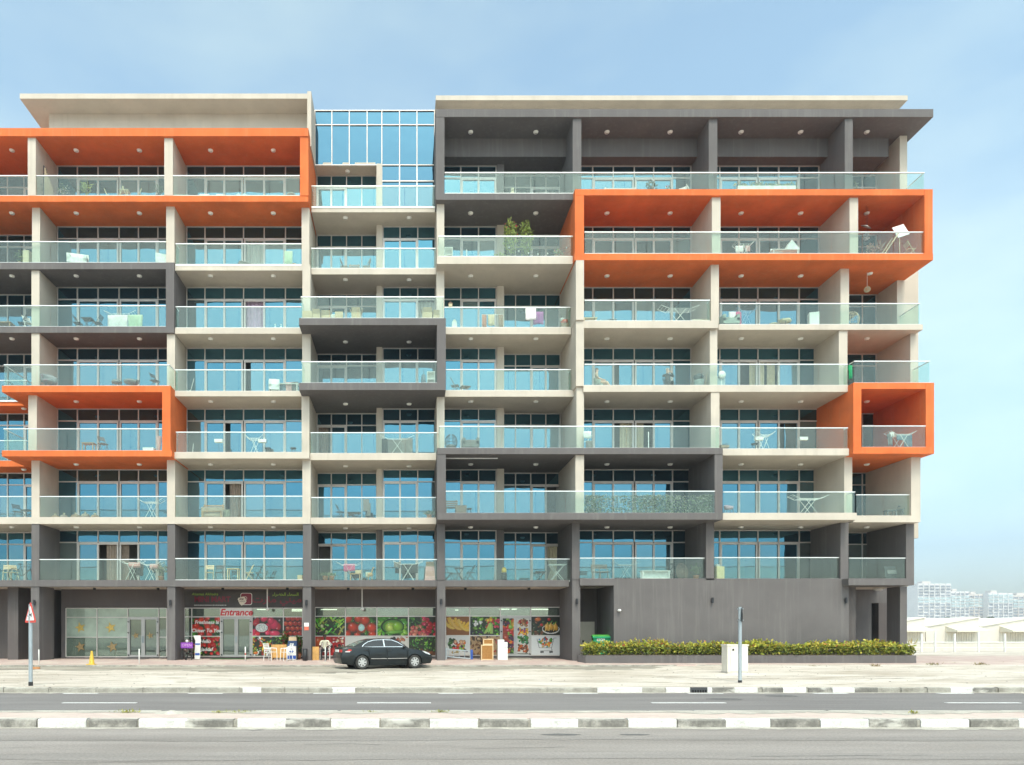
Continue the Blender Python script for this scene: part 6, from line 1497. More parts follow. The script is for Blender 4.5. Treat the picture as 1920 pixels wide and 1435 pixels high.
def folding_chair(k, u, rz, label, mat, s=35.3, seatm=None):
    t = thing('folding_chair', label, 'chair', at(k, u, s), R(rz)); r = 0.014; seatm = seatm or mat
    for sg in (-1, 1):
        MB().tube((sg * 0.2, -0.22, 0), (sg * 0.2, 0.20, 0.86), r).build('leg', mat, t); MB().tube((sg * 0.18, 0.24, 0), (sg * 0.18, -0.18, 0.46), r).build('leg', mat, t)
    m = MB()
    for j in range(5): m.box(-0.2, 0.2, -0.2 + j * 0.08, -0.14 + j * 0.08, 0.44, 0.46)
    m.build('seat', seatm, t)
    m = MB()
    for j in range(3): m.obox((0, 0.115 + j * 0.04, 0.66 + j * 0.08), (0.40, 0.014, 0.055), Matrix.Rotation(-0.45, 3, 'X'))
    m.build('backrest', seatm, t); return t
def table(k, u, label, mat, w=0.6, d=0.55, h=0.72, cross=False, s=35.3, rz=0, topm=None):
    t = thing('table', label, 'table', at(k, u, s), R(rz)); topm = topm or mat
    m = MB(); n = 5
    for j in range(n): m.box(-w / 2, w / 2, -d / 2 + j * d / n + 0.006, -d / 2 + (j + 1) * d / n - 0.006, h - 0.025, h)
    m.box(-w / 2 + 0.03, w / 2 - 0.03, -d / 2 + 0.05, d / 2 - 0.05, h - 0.05, h - 0.024)
    m.build('table_top', topm, t)
    for yy in (-d / 2 + 0.06, d / 2 - 0.06):
        if cross:
            MB().tube((-w * 0.4, yy, 0), (w * 0.4, yy, h - 0.03), 0.015).build('leg', mat, t); MB().tube((w * 0.4, yy, 0), (-w * 0.4, yy, h - 0.03), 0.015).build('leg', mat, t)
        else:
            for xx in (-w / 2 + 0.06, w / 2 - 0.06): MB().box(xx - 0.02, xx + 0.02, yy - 0.02, yy + 0.02, 0, h - 0.03).build('leg', mat, t)
    return t
def drying_rack(k, u, label, w=1.1, h=0.95, s=35.3, rz=0, wings=True, mat=None):
    mat = mat or WHITE
    t = thing('drying_rack', label, 'drying rack', at(k, u, s), R(rz)); r = 0.011
    for yy in (-0.26, 0.26):
        MB().tube((-w * 0.22, yy, 0), (w * 0.16, yy, h), r).build('leg', mat, t); MB().tube((w * 0.22, yy, 0), (-w * 0.16, yy, h), r).build('leg', mat, t)
    m = MB()
    for j in range(7): yy = -0.26 + j * 0.087; m.tube((-w * 0.3, yy, h), (w * 0.3, yy, h), 0.006, 5)
    for xx in (-w * 0.3, w * 0.3): m.tube((xx, -0.28, h), (xx, 0.28, h), r)
    m.build('top_grid', mat, t)
    if wings:
        for sg in (-1, 1):
            m = MB()
            for yy in (-0.26, 0.26): m.tube((sg * w * 0.3, yy, h), (sg * w * 0.52, yy, h + 0.17), r)
            for j in range(3): f = 0.35 + 0.32 * j; m.tube((sg * w * (0.3 + 0.22 * f), -0.26, h + 0.17 * f), (sg * w * (0.3 + 0.22 * f), 0.26, h + 0.17 * f), 0.006, 5)
            m.build('wing', mat, t)
    return t
def cloth(k, u, label, mat, w, drop, h=0.97, s=35.3, back=0.25, name='laundry', cat='laundry', rz=0, dy=0.0, onrail=False):
    """a piece of cloth folded over a rail at height h"""
    t = at(k, u, s) if not onrail else (px(u, s), F / s, S[k - 1] + ST - 0.022); g = []
    n = 10; ph = random.uniform(0, 6)
    prof = [(-0.03, -drop * f) for f in (1, 0.75, 0.5, 0.25, 0.05)] + [(0, 0.012)] + [(0.03, -back * f) for f in (0.1, 0.5, 1)]
    for yy, zz in prof:
        row = []
        for i in range(n + 1):
            a = i / n; wob = 0.02 * math.sin(a * 11 + ph) * min(1, abs(zz) * 3) ; sag = 0.04 * math.sin(a * 5 + ph) * abs(zz)
            row.append(((a - 0.5) * w, yy * (1 + 0.6 * abs(zz)) + wob, zz + sag))
        g.append(row)
    o = MB().sheet(g).build(name, mat, None, (t[0], t[1] + dy, t[2] + h), R(rz))
    o.modifiers.new('thickness', 'SOLIDIFY').thickness = 0.008
    return tag(o, label, cat)
def carton(k, u, label, w=0.5, h=0.5, d=0.4, s=35.6, open_=True, rz=0, dz=0.0, mat=None):
    mat = mat or CARD
    t = thing('cardboard_box', label, 'box', at(k, u, s, dz), R(rz)); e = 0.008
    m = MB(); m.box(-w / 2, w / 2, -d / 2, -d / 2 + e, 0, h).box(-w / 2, w / 2, d / 2 - e, d / 2, 0, h).box(-w / 2, -w / 2 + e, -d / 2 + e, d / 2 - e, 0, h).box(w / 2 - e, w / 2, -d / 2 + e, d / 2 - e, 0, h).box(-w / 2 + e, w / 2 - e, -d / 2 + e, d / 2 - e, 0, e)
    m.build('carton', mat, t)
    if open_:
        for sg in (-1, 1):
            f = MB(); a = random.uniform(0.1, 0.9); f.obox((sg * (w / 2 + 0.10 * math.sin(a)), 0, h + 0.11 * math.cos(a)), (0.008, d * 0.96, 0.24), Matrix.Rotation(sg * a, 3, 'Y')); f.build('flap', mat, t)
        f = MB(); f.obox((0, -d / 2 - 0.06, h + 0.09), (w * 0.96, 0.008, 0.22), Matrix.Rotation(0.6, 3, 'X')); f.build('flap', mat, t)
    else: MB().box(-w / 2, w / 2, -d / 2, d / 2, h, h + 0.008).build('flap', mat, t); MB().box(-0.03, 0.03, -d / 2 - 0.003, d / 2, h + 0.008, h + 0.011).build('tape', CREAM, t)
    return t
def potplant(k, u, label, ht=0.7, r=0.25, n=150, cols=None, potm=None, s=35.4, leaf=0.14, asp=0.35, up=0.6, flowers=None):
    t = thing('potted_plant', label, 'plant', at(k, u, s))
    MB().lathe([(0.10, 0), (0.15, 0.26), (0.16, 0.28), (0.12, 0.28), (0.0, 0.25)]).build('pot', potm or TERRA, t)
    m = MB()
    for _ in range(4): m.tube((0, 0, 0.24), (random.uniform(-r, r) * 0.5, random.uniform(-r, r) * 0.4, ht * 0.8), 0.010, 5)
    m.build('stem', BARK, t)
    leaves('foliage', blob(n, (0, 0, 0.25 + (ht - 0.25) * 0.55), (r, r * 0.8, (ht - 0.25) * 0.5)), leaf, cols or [G1, G2, (0.12, 0.18, 0.05)], t, asp=asp, up=up)
    if flowers: leaves('flowers', blob(14, (0, 0, 0.25 + (ht - 0.25) * 0.7), (r, r * 0.8, (ht - 0.25) * 0.4)), 0.09, flowers, t, asp=0.9)
    return t
def armchair(k, u, rz, label, mat, w=0.8, h=0.85, s=35.4, name='armchair', legs=True):
    t = thing(name, label, 'chair', at(k, u, s), R(rz))
    MB().box(-w / 2, w / 2, -0.36, 0.32, 0.14, 0.42).build('seat', mat, t)
    MB().obox((0, 0.33, 0.58), (w, 0.16, h - 0.2), Matrix.Rotation(-0.15, 3, 'X')).build('backrest', mat, t)
    for sg in (-1, 1): MB().obox((sg * (w / 2 - 0.07), -0.03, 0.44), (0.15, 0.66, 0.32)).build('armrest', mat, t)
    for sx_ in (-1, 1):
        for sy in (-1, 1): MB().box(sx_ * (w / 2 - 0.08) - 0.025, sx_ * (w / 2 - 0.08) + 0.025, sy * 0.28 - 0.025, sy * 0.28 + 0.025, 0, 0.15).build('leg', DARKMETAL, t)
    return t
def tubchair(k, u, rz, label, mat, w=0.62, h=0.8, s=35.4):
    t = thing('tub_chair', label, 'chair', at(k, u, s), R(rz))
    g = []
    for j in range(5):
        row = []
        for i in range(15):
            a = R(-25 + 230 * i / 14); f = j / 4; hh = 0.36 + (h - 0.36) * f * (0.55 + 0.45 * max(0, math.sin(a)))
            row.append((w / 2 * (1 + 0.12 * f) * math.cos(a), w / 2 * (1 + 0.12 * f) * math.sin(a), hh if j else 0.34))
        g.append(row)
    o = MB().sheet(g).build('backrest', mat, t); o.modifiers.new('thickness', 'SOLIDIFY').thickness = 0.04
    MB().lathe([(w / 2 * 0.95, 0.32), (w / 2, 0.36), (w / 2 * 0.9, 0.45), (0, 0.46)], n=16).build('seat', mat, t)
    for a in (45, 135, 225, 315): MB().tube((0.2 * math.cos(R(a)), 0.2 * math.sin(R(a)), 0.33), (0.26 * math.cos(R(a)), 0.26 * math.sin(R(a)), 0), 0.016).build('leg', DARKMETAL, t)
    return t
def stool(k, u, label, mat, r=0.2, h=0.42, s=35.4):
    t = thing('stool', label, 'stool', at(k, u, s))
    MB().lathe([(r * 0.9, h - 0.06), (r, h - 0.04), (r, h - 0.01), (r * 0.85, h), (0, h)], n=16).build('seat', mat, t)
    for a in (45, 135, 225, 315): MB().tube((r * 0.6 * math.cos(R(a)), r * 0.6 * math.sin(R(a)), h - 0.05), (r * 0.95 * math.cos(R(a)), r * 0.95 * math.sin(R(a)), 0), 0.014).build('leg', mat, t)
    return t
def cabinet(k, u, label, mat, w=0.45, h=0.8, d=0.35, s=35.5, rz=0, shelf=False):
    t = thing('cabinet', label, 'cabinet', at(k, u, s), R(rz)); e = 0.025
    MB().box(-w / 2, w / 2, d / 2 - e, d / 2, 0, h).build('back', mat, t)
    for xx in (-w / 2, w / 2 - e): MB().box(xx, xx + e, -d / 2, d / 2 - e, 0, h).build('side', mat, t)
    for j in range(3): zz = 0.02 + j * (h - e - 0.02) / 2; MB().box(-w / 2 + e, w / 2 - e, -d / 2 + 0.01, d / 2 - e, zz, zz + e).build('shelf', mat, t)
    if not shelf: MB().box(-w / 2 + 0.006, w / 2 - 0.006, -d / 2 - 0.018, -d / 2 - 0.001, 0.06, h - 0.01).build('door', mat, t)
    return t
def bench(k, u, label, mat, w=1.2, h=0.45, back=True, s=35.4, rz=0):
    t = thing('bench', label, 'bench', at(k, u, s), R(rz)); m = MB()
    for j in range(4): MB().box(-w / 2, w / 2, -0.2 + j * 0.1, -0.115 + j * 0.1, h - 0.03, h).build('slat', mat, t)
    for xx in (-w / 2 + 0.08, w / 2 - 0.08):
        for yy in (-0.16, 0.16): MB().box(xx - 0.025, xx + 0.025, yy - 0.025, yy + 0.025, 0, h - 0.03).build('leg', mat, t)
    if back:
        for j in range(3): MB().box(-w / 2, w / 2, 0.19, 0.215, h + 0.1 + j * 0.1, h + 0.17 + j * 0.1).build('slat', mat, t)
        for xx in (-w / 2 + 0.08, w / 2 - 0.08): MB().box(xx - 0.025, xx + 0.025, 0.185, 0.215, h - 0.03, h + 0.42).build('post', mat, t)
    return t
def eggchair(k, u, label, mat, s=35.6, r=0.42, h=1.25, hang=False):
    t = thing('egg_chair', label, 'chair', at(k, u, s)); cz = h - r * 1.2
    for j in range(9):
        a = R(-70 + 17.5 * j * 1.0); m = MB(); pts = []
        for i in range(15):
            b = R(-160 + 320 * i / 14) ; pts.append((r * math.cos(b - math.pi / 2) * math.cos(a) , 0.12 + r * 0.9 * math.sin(a) * abs(math.cos(b - math.pi / 2)) , cz + r * 1.25 * math.sin(b - math.pi / 2)))
        m.path(pts, 0.010, 5).build('rib', mat, t)
    for z_, f in ((-0.7, 0.68), (-0.25, 0.96), (0.25, 0.96), (0.65, 0.72)):
        pts = [(r * f * math.cos(R(a)), 0.12 + 0.9 * r * f * math.sin(R(a)), cz + r * 1.25 * z_) for a in range(-20, 201, 20)]
        MB().path(pts, 0.012, 5).build('hoop', mat, t)
    MB().ball((0, 0.12, cz - r * 0.75), r * 0.8, r * 0.6, 0.12).build('cushion', CGREY, t)
    MB().lathe([(0.38, 0), (0.38, 0.03), (0.05, 0.04), (0.03, 0.2)], n=18).tube((0, 0.12, 0.0), (0, 0.12, cz - r * 1.1), 0.03).build('stand', DARKMETAL, t)
    return t
def curtain(k, u0, u1, label, mat, deep=False, s=None, tie=0.0, ztop=None):
    s = s or (SD if deep else SG); y = F / s + 0.22; sc = F / y
    x0, x1 = px(u0, sc), px(u1, sc); zb, zt = S[k - 1] + ST - 0.02, S[k] - 0.70
    g = []; n = 28
    for j in range(9):
        f = j / 8; row = []
        pinch = 1 - tie * math.exp(-((f - 0.38) ** 2) / 0.02)
        for i in range(n + 1):
            a = i / n; row.append((x0 + (x1 - x0) * ((a - 0.5) * pinch + 0.5), y + 0.05 * math.sin(a * 30 + 0.5 * math.sin(a * 9)) , zb + (zt - zb) * f))
        g.append(row)
    o = MB().sheet(g).build('curtain', mat); return tag(o, label, 'curtain')

# --- curtains in open doors
CURT_B = cm('curtain_brown', (0.40, 0.31, 0.25)); CURT_C = cm('curtain_cream', (0.72, 0.63, 0.45)); CURT_G = cm('curtain_grey', (0.50, 0.52, 0.48))
curtain(6, 459, 494, 'pale grey curtain in the open door under the left orange frame', CURT_G)
curtain(5, 459.5, 497, 'lilac pink curtain filling an open door on the beige balcony', LILAC)
curtain(5, 777, 816, 'pale pleated curtain in the window above the cartons balcony', CURT_G)
curtain(4, 1405, 1432, 'cream curtain hanging left in the open door above the box lamps balcony', CURT_C)
curtain(4, 1438, 1452, 'narrow cream curtain hanging right in the open door above the box lamps balcony', CURT_C)
curtain(3, 1162, 1190, 'cream curtain hanging left in the open door above the ivy balcony', CURT_C)
curtain(3, 1190, 1206, 'narrow cream curtain hanging right in the open door above the ivy balcony', CURT_C)
curtain(3, 596, 616, 'brown curtain in the open door below the charcoal frame', CURT_B, True)
curtain(2, 431, 455, 'taupe curtain in the open door over the brown draped bench', CURT_B)
curtain(1, 200, 222, 'brown curtain in the open door over the mini mart level laundry, wide one', CURT_B)
curtain(1, 228, 243, 'brown curtain in the open door over the mini mart level laundry, narrow one', CURT_B)
curtain(1, 1026, 1049, 'cream curtain tied in the middle beside the white folding table', CURT_C, True, tie=0.55)

# --- top storey
t = thing('bamboo_screen', 'bamboo cane screen with black edge leaning on the partition in the orange frame', 'screen', at(7, 84, 35.9))
for j in range(9): MB().tube((0, 0.10 * j, 0.02), (0.02, 0.10 * j, 1.72 - 0.07 * j), 0.022, 6).build('cane', OCHRE, t)
MB().path([(-0.03, -0.06, 0), (-0.03, -0.06, 1.82), (-0.03, 0.1, 1.80), (-0.03, 0.95, 1.1)], 0.02).build('frame', BLACK, t)
potplant(7, 72, 'trailing green plant beside the bamboo screen', 1.0, 0.2, 160)
potplant(7, 118, 'white flowering shrub with drooping stems behind the top left railing', 0.95, 0.35, 120, [(0.55, 0.58, 0.52), (0.2, 0.28, 0.12)], leaf=0.1)
potplant(7, 161, 'yellow green palm in a pot behind the top left railing', 0.95, 0.25, 70, [(0.35, 0.38, 0.10), (0.28, 0.34, 0.08)], leaf=0.36, asp=0.12, up=1.2)
def hoopchair(k, u, label, mat, s=35.5, sg=1):
    t = thing('lounge_chair', label, 'chair', at(k, u, s))
    for yy in (-0.25, 0.25): MB().path([(sg * (-0.05 - 0.5 * math.cos(R(a))), yy, 0.06 + 0.75 * (1 - math.sin(R(a)))) for a in range(20, 171, 15)], 0.022).build('hoop', mat, t)
    m = MB()
    for j in range(7): a = R(40 + 16 * j); m.tube((sg * (-0.05 - 0.5 * math.cos(a)), -0.25, 0.07 + 0.75 * (1 - math.sin(a))), (sg * (-0.05 - 0.5 * math.cos(a)), 0.25, 0.07 + 0.75 * (1 - math.sin(a))), 0.018)
    m.build('seat', mat, t); return t
hoopchair(7, 218, 'pale curved rattan lounge chair behind the top left railing, beside the palm', OCHRE)
hoopchair(7, 250, 'pale curved rattan lounge chair behind the top left railing, beside the dark bush', OCHRE, sg=-1)
table(7, 234, 'small rattan table between the curved lounge chairs', OCHRE, 0.5, 0.4, 0.62)
potplant(7, 299, 'dark bush in a grey pot at the end of the top left balcony', 0.85, 0.22, 130, [G1, G3, (0.2, 0.22, 0.18)], cm('pot_grey', (0.3, 0.32, 0.33)))
cabinet(7, 385, 'low white chest behind the orange frame railing', WHITE, 0.5, 0.32); carton(7, 413, 'small white carton behind the orange frame railing', 0.36, 0.3, 0.3, mat=WHITE, open_=False)
bench(7, 342, 'low green tinted bench at the left end in the orange frame', cm('bench_green', (0.3, 0.42, 0.36)), 0.7, 0.3, False)
t = thing('water_dispenser', 'pale blue water jugs on a stand in the orange frame', 'water jugs', at(7, 453, 35.5))
for j in range(2): MB().lathe([(0.13, 0.06), (0.14, 0.1), (0.14, 0.36), (0.05, 0.44), (0.04, 0.48)], (-0.16 + 0.32 * j, 0, 0)).build('jug', cm('jug_blue', (0.42, 0.62, 0.70), 0.2), t)
MB().box(-0.34, 0.34, -0.18, 0.18, 0, 0.06).build('stand', WHITE, t)
stool(7, 546, 'round grey stool at the right end in the orange frame', cm('stool_grey', (0.36, 0.4, 0.38)), 0.24)
t = thing('figurine', 'small seated stone figurine behind the charcoal frame railing', 'figurine', at(7, 961, 35.5))
MB().lathe([(0.16, 0), (0.2, 0.12), (0.12, 0.3), (0.10, 0.42), (0.05, 0.48)]).build('torso', OCHRE, t); MB().ball((0, 0, 0.56), 0.09).build('head', OCHRE, t)
potplant(7, 1221, 'dark potted plant with pale blossoms on the top right balcony', 1.0, 0.28, 170, [G1, G3], flowers=[(0.6, 0.6, 0.4)])
potplant(7, 1253, 'potted plant with one pink blossom cluster on the top right balcony', 0.75, 0.16, 60, [G2, (0.5, 0.55, 0.5)], flowers=[(0.6, 0.08, 0.12)])
bench(7, 1165, 'pale floral cushioned bench along the top right balcony', cm('floral', (0.62, 0.55, 0.52), scale=14), 1.7, 0.42, True)
folding_chair(7, 1279, -40, 'white folding chair beside the pink blossom', WHITE); folding_chair(7, 1296, 60, 'white folding chair lying open beside the charcoal partition', WHITE)
t = thing('flower_trough', 'long white trough of pale trailing plants on the top right balcony', 'planter', at(7, 1435, 35.7))
MB().box(-1.5, 1.5, -0.15, 0.15, 0.3, 0.62).build('trough', CWHITE, t)
for xx in (-1.3, 0, 1.3): MB().box(xx - 0.03, xx + 0.03, -0.1, 0.1, 0, 0.3).build('leg', WHITE, t)
leaves('foliage', np.vstack([blob(60, (xx, 0, 0.68), (0.3, 0.15, 0.16)) for xx in np.linspace(-1.4, 1.4, 8)]), 0.12, [(0.35, 0.40, 0.22), (0.5, 0.5, 0.36), (0.25, 0.30, 0.14)], t)
potplant(7, 1603, 'spindly plant beside the end partition on the top right balcony', 1.0, 0.14, 60, [(0.4, 0.42, 0.3), G2])
stool(7, 1613, 'small pale stool on the top right corner balcony', CWHITE, 0.18, 0.35)
# --- sixth storey
potplant(6, 38, 'leafy plant in a tall ochre basket behind the left edge railing', 0.9, 0.3, 120, [(0.30, 0.34, 0.14), G2]); cabinet(6, 52, 'tall ochre slatted box beside the leafy plant', OCHRE, 0.32, 0.85)
armchair(6, 146, 15, 'white armchair with wide armrests above the charcoal frame', CWHITE, 0.95, 0.9)
armchair(6, 305, -70, 'white armchair half hidden behind the partition above the charcoal frame', CWHITE, 0.7, 0.8)
table(6, 420, 'low wooden table with a tilted top on the beige balcony', WOOD, 0.5, 0.4, 0.2); table(6, 458, 'low grey slatted side table before the pale grey curtain', cm('slat_grey', (0.32, 0.30, 0.28)), 0.6, 0.45, 0.35, rz=25)
cloth(6, 541, 'pale green coat hung over a stand beside the partition', CGREEN, 0.42, 0.75, 1.0); t = thing('coat_stand', 'thin stand carrying the pale green coat', 'stand', at(6, 541, 35.3)); MB().tube((0, 0.0, 0), (0, 0.0, 1.0), 0.015).tube((-0.2, 0, 1.0), (0.2, 0, 1.0), 0.012).build('pole', WHITE, t); MB().lathe([(0.2, 0), (0.2, 0.02), (0.02, 0.03)]).build('base', WHITE, t)
stool(6, 552, 'little wooden stool beside the green coat', WOOD, 0.12, 0.3)
SLG = cm('weathered_slats', (0.30, 0.26, 0.23))
folding_chair(6, 645, 90, 'weathered slatted chair left of the low table, high in the middle bay', SLG, 35.0); folding_chair(6, 688, -90, 'weathered slatted chair right of the low table, high in the middle bay', SLG, 35.0)
bench(6, 664, 'weathered slatted bench facing out between two chairs in the middle bay', SLG, 0.62, 0.42, True, 34.6)
table(6, 664, 'low weathered table before the slatted bench in the middle bay', SLG, 0.55, 0.4, 0.34, s=35.2)
cabinet(6, 841, 'white open cabinet at the left end under the charcoal frame', WHITE, 0.42, 0.78, shelf=True)
potplant(6, 958, 'tall yellow green shrub with red flowers reaching above the railing', 2.25, 0.40, 620, [(0.28, 0.34, 0.07), (0.20, 0.28, 0.06), (0.38, 0.42, 0.12)], leaf=0.15, flowers=[(0.6, 0.03, 0.08)])
potplant(6, 986, 'tall yellow green shrub with bare tips beside the red flowered one', 2.15, 0.38, 560, [(0.30, 0.36, 0.08), (0.22, 0.28, 0.06)], leaf=0.15)
potplant(6, 938, 'low fern left of the tall shrubs', 0.5, 0.28, 100, [(0.30, 0.36, 0.12)]); potplant(6, 1047, 'low fern beside the orange partition', 0.75, 0.28, 110, [(0.25, 0.32, 0.12), (0.45, 0.2, 0.14)])
t = thing('string_lights', 'string of small white bulbs along the railing by the tall shrubs', 'lights', at(6, 1010, 36.2))
wire = MB(); pts = [(px(u, 36.2) - t.location.x, 0, 0.55 + 0.35 * ((u - 1010) / 55.0) ** 2 - 0.1) for u in range(955, 1071, 6)]
wire.path(pts, 0.006, 4).build('wire', DARKMETAL, t)
for p in pts[::3]: MB().ball(p, 0.04, nu=8, nv=5).build('bulb', WHITE, t)
t = thing('shower_pole', 'thin white parasol pole at the left under the charcoal frame', 'pole', at(6, 875, 35.4)); MB().tube((0, 0, 0.03), (0, 0, 0.75), 0.025).build('pole', CWHITE, t); MB().lathe([(0.16, 0), (0.16, 0.04), (0.03, 0.06)]).build('base', CWHITE, t)
drying_rack(6, 1394, 'white drying rack with small laundry in the big orange frame', 0.9, 0.75)
cloth(6, 1386, 'white tea towels on the rack in the big orange frame', CWHITE, 0.4, 0.35, 0.78); cloth(6, 1402, 'pale rose towel on the rack in the big orange frame', CROSE, 0.22, 0.3, 0.78)
cloth(6, 1302, 'white cloth dropped over a low rail in the big orange frame', CWHITE, 0.6, 0.2, 0.35); t = thing('low_rail', 'low wooden rail with white cloth on it in the big orange frame', 'rail', at(6, 1302, 35.3)); MB().tube((-0.4, 0, 0.34), (0.4, 0, 0.34), 0.015).tube((-0.38, 0, 0), (-0.38, 0, 0.34), 0.015).tube((0.38, 0, 0), (0.38, 0, 0.34), 0.015).build('frame', WOOD, t)
bench(6, 1470, 'white covered daybed in the big orange frame', CWHITE, 1.4, 0.5, False)
t = thing('toy_tent', 'white cloth tent standing on the daybed', 'tent', at(6, 1483, 35.4, 0.5)); m = MB(); m._add([(-0.35, -0.2, 0), (0.35, -0.2, 0), (0.35, 0.2, 0), (-0.35, 0.2, 0), (-0.05, -0.2, 0.48), (-0.05, 0.2, 0.48)], [(0, 1, 4), (2, 3, 5), (0, 4, 5, 3), (1, 2, 5, 4)]); m.build('canvas', CWHITE, t)
cloth(6, 1455, 'crumpled white sheet on the daybed', CWHITE, 0.6, 0.3, 0.62)
potplant(6, 1632, 'pink leaved plant in the corner of the big orange frame', 0.75, 0.22, 90, [(0.5, 0.25, 0.2), (0.42, 0.28, 0.18)], s=35.8); potplant(6, 1648, 'reddish palm beside the leaning ladder frame', 0.75, 0.2, 50, [(0.5, 0.30, 0.22)], leaf=0.34, asp=0.12, s=35.6)
t = thing('hanging_lamp', 'pale round paper lamp disc hanging in the big orange frame', 'lamp', (px(1624, 36.1), F / 36.1, S[6] - 1.12)); MB().lathe([(0.03, 0.08), (0.26, 0.0), (0.03, -0.03)], n=20).build('shade', cm('lamp_grey', (0.42, 0.40, 0.37)), t).rotation_euler = (0.5, 0.35, 0); MB().tube((0, 0, 0), (0, 0, 1.12), 0.006).build('cord', BLACK, t)
t = thing('wind_chime', 'dangling cluster of pale shell flowers in the big orange frame', 'mobile', (px(1627, 36.0), F / 36.0, S[6] - 1.55))
leaves('petals', np.vstack([blob(22, (random.uniform(-0.2, 0.12), 0, random.uniform(-0.18, 0.12)), (0.08, 0.06, 0.08)) for _ in range(5)]), 0.09, [(0.55, 0.45, 0.45), (0.4, 0.3, 0.3)], t, asp=0.8); MB().tube((0, 0, -0.2), (0, 0, 1.55), 0.005).build('cord', BLACK, t)
t = thing('drying_ladder', 'slatted wooden drying frame leaning in the orange corner', 'rack', at(6, 1672, 36.0))
for yy in (-0.02, 0.45): MB().tube((-0.55, yy, 0), (0.35, yy, 1.35), 0.025).build('rail', PALEWOOD, t)
for j in range(11): f = 0.06 + 0.085 * j; MB().tube((-0.55 + 0.9 * f, -0.02, 1.35 * f), (-0.55 + 0.9 * f, 0.45, 1.35 * f), 0.012).build('slat', PALEWOOD, t)
t = thing('white_panel', 'tilted white board resting on top of the slatted frame', 'board', at(6, 1692, 36.1)); MB().obox((0.0, 0.12, 1.52), (0.62, 0.03, 0.66), Matrix.Rotation(-0.32, 3, 'Y') @ Matrix.Rotation(-0.25, 3, 'X')).build('board', CWHITE, t); MB().tube((-0.05, 0.12, 0), (-0.05, 0.14, 1.4), 0.02).build('prop', PALEWOOD, t)
folding_chair(6, 1706, 80, 'folded pale wooden chair in the orange corner', PALEWOOD, 36.1)
# --- fifth storey
table(5, 10, 'low wooden table at the left edge above the charcoal sill', WOOD, 0.8, 0.5, 0.45); folding_chair(5, 42, -70, 'dark folding chair at the left edge above the charcoal sill', DARKMETAL); folding_chair(5, 52, 60, 'white folding chair stacked by the left partition', WHITE)
table(5, 165, 'grey bistro table above the charcoal sill', DARKMETAL, 0.55, 0.5, 0.68, True); folding_chair(5, 146, 90, 'grey bistro chair left of the grey table', DARKMETAL); folding_chair(5, 184, -90, 'grey bistro chair right of the grey table', DARKMETAL)
drying_rack(5, 228, 'drying rack under white and green sheets', 1.6, 0.85); cloth(5, 221, 'white bed sheet over the drying rack above the charcoal sill', CWHITE, 1.05, 0.85, 0.88); cloth(5, 254, 'pale green sheet over the drying rack beside the white sheet', CGREEN, 0.75, 0.8, 0.9)
stool(5, 288, 'low flat grey stool beside the green sheet', cm('stool_grey', (0.36, 0.4, 0.38)), 0.22, 0.14)
t = thing('shoe_mat', 'brown mat folded at the window of the beige balcony', 'mat', at(5, 358, 35.6)); MB().box(-0.3, 0.3, -0.2, 0.2, 0, 0.05).box(-0.28, 0.25, -0.18, 0.18, 0.05, 0.09).build('mat', CBROWN, t)
for i, u in enumerate((516, 527)):
    t = thing('bottle', ('clear bottle beside the partition on the lilac curtain balcony', 'clear bottle with a cap nearer the lilac curtain')[1 - i], 'bottle', at(5, u, 35.5)); MB().lathe([(0.07, 0), (0.075, 0.05), (0.075, 0.26), (0.03, 0.34), (0.03, 0.40), (0, 0.40)]).build('glass', cm('jug_blue', (0.42, 0.62, 0.70), 0.2), t); MB().lathe([(0.034, 0.40), (0.034, 0.44), (0, 0.44)]).build('cap', CWHITE, t)
carton(5, 577, 'plain upright carton at the left end on the charcoal frame', 0.50, 0.55, 0.4, 36.3, False); carton(5, 594, 'open carton with white paper showing, second on the charcoal frame', 0.40, 0.42, 0.4, 36.3); carton(5, 612, 'open carton with folded flaps beside a crumpled white bag', 0.46, 0.36, 0.4, 36.3)
carton(5, 636, 'tall narrow carton standing alone on the charcoal frame', 0.40, 0.52, 0.35, 36.3, False); carton(5, 668, 'square carton with a raised lid in front of the pier', 0.46, 0.50, 0.4, 36.3); carton(5, 801, 'printed carton before the pleated curtain', 0.5, 0.5, 0.4, 36.3); carton(5, 818, 'low carton at the right end of the charcoal frame', 0.32, 0.36, 0.4, 36.3)
cloth(5, 624, 'crumpled white bag on the open carton', CWHITE, 0.25, 0.2, 0.45, 36.3)
t = thing('tub_heater', 'rounded white plastic panel beside the charcoal frame', 'heater', at(5, 852, 35.6)); MB().prism([(0.14 * math.cos(R(a)), 0.32 + (0.34 if a <= 180 else 0.30) * math.sin(R(a))) for a in range(0, 360, 20)], -0.05, 0.05).build('panel', CWHITE, t); MB().box(-0.16, 0.16, -0.1, 0.1, 0, 0.04).build('foot', CWHITE, t)
t = thing('bird_feeder', 'small brown lantern set on the railing corner', 'lantern', (px(844.5, 35.9), F / 35.9, pz(576, 35.9))); MB().box(-0.09, 0.09, -0.06, 0.06, 0.0, 0.16).build('body', OCHRE, t); MB().prism([(-0.13, 0.16), (0.13, 0.16), (0, 0.25)], -0.08, 0.08).build('roof', WICKER, t)
t = thing('clothes_rail', 'clothes rail with hangers beside the beige pier', 'rail', at(5, 925, 35.3)); MB().tube((-0.62, 0, 0.98), (0.55, 0, 0.98), 0.015).tube((-0.6, 0, 0), (-0.6, 0, 0.98), 0.015).tube((0.53, 0, 0), (0.53, 0, 0.98), 0.015).build('frame', WHITE, t)
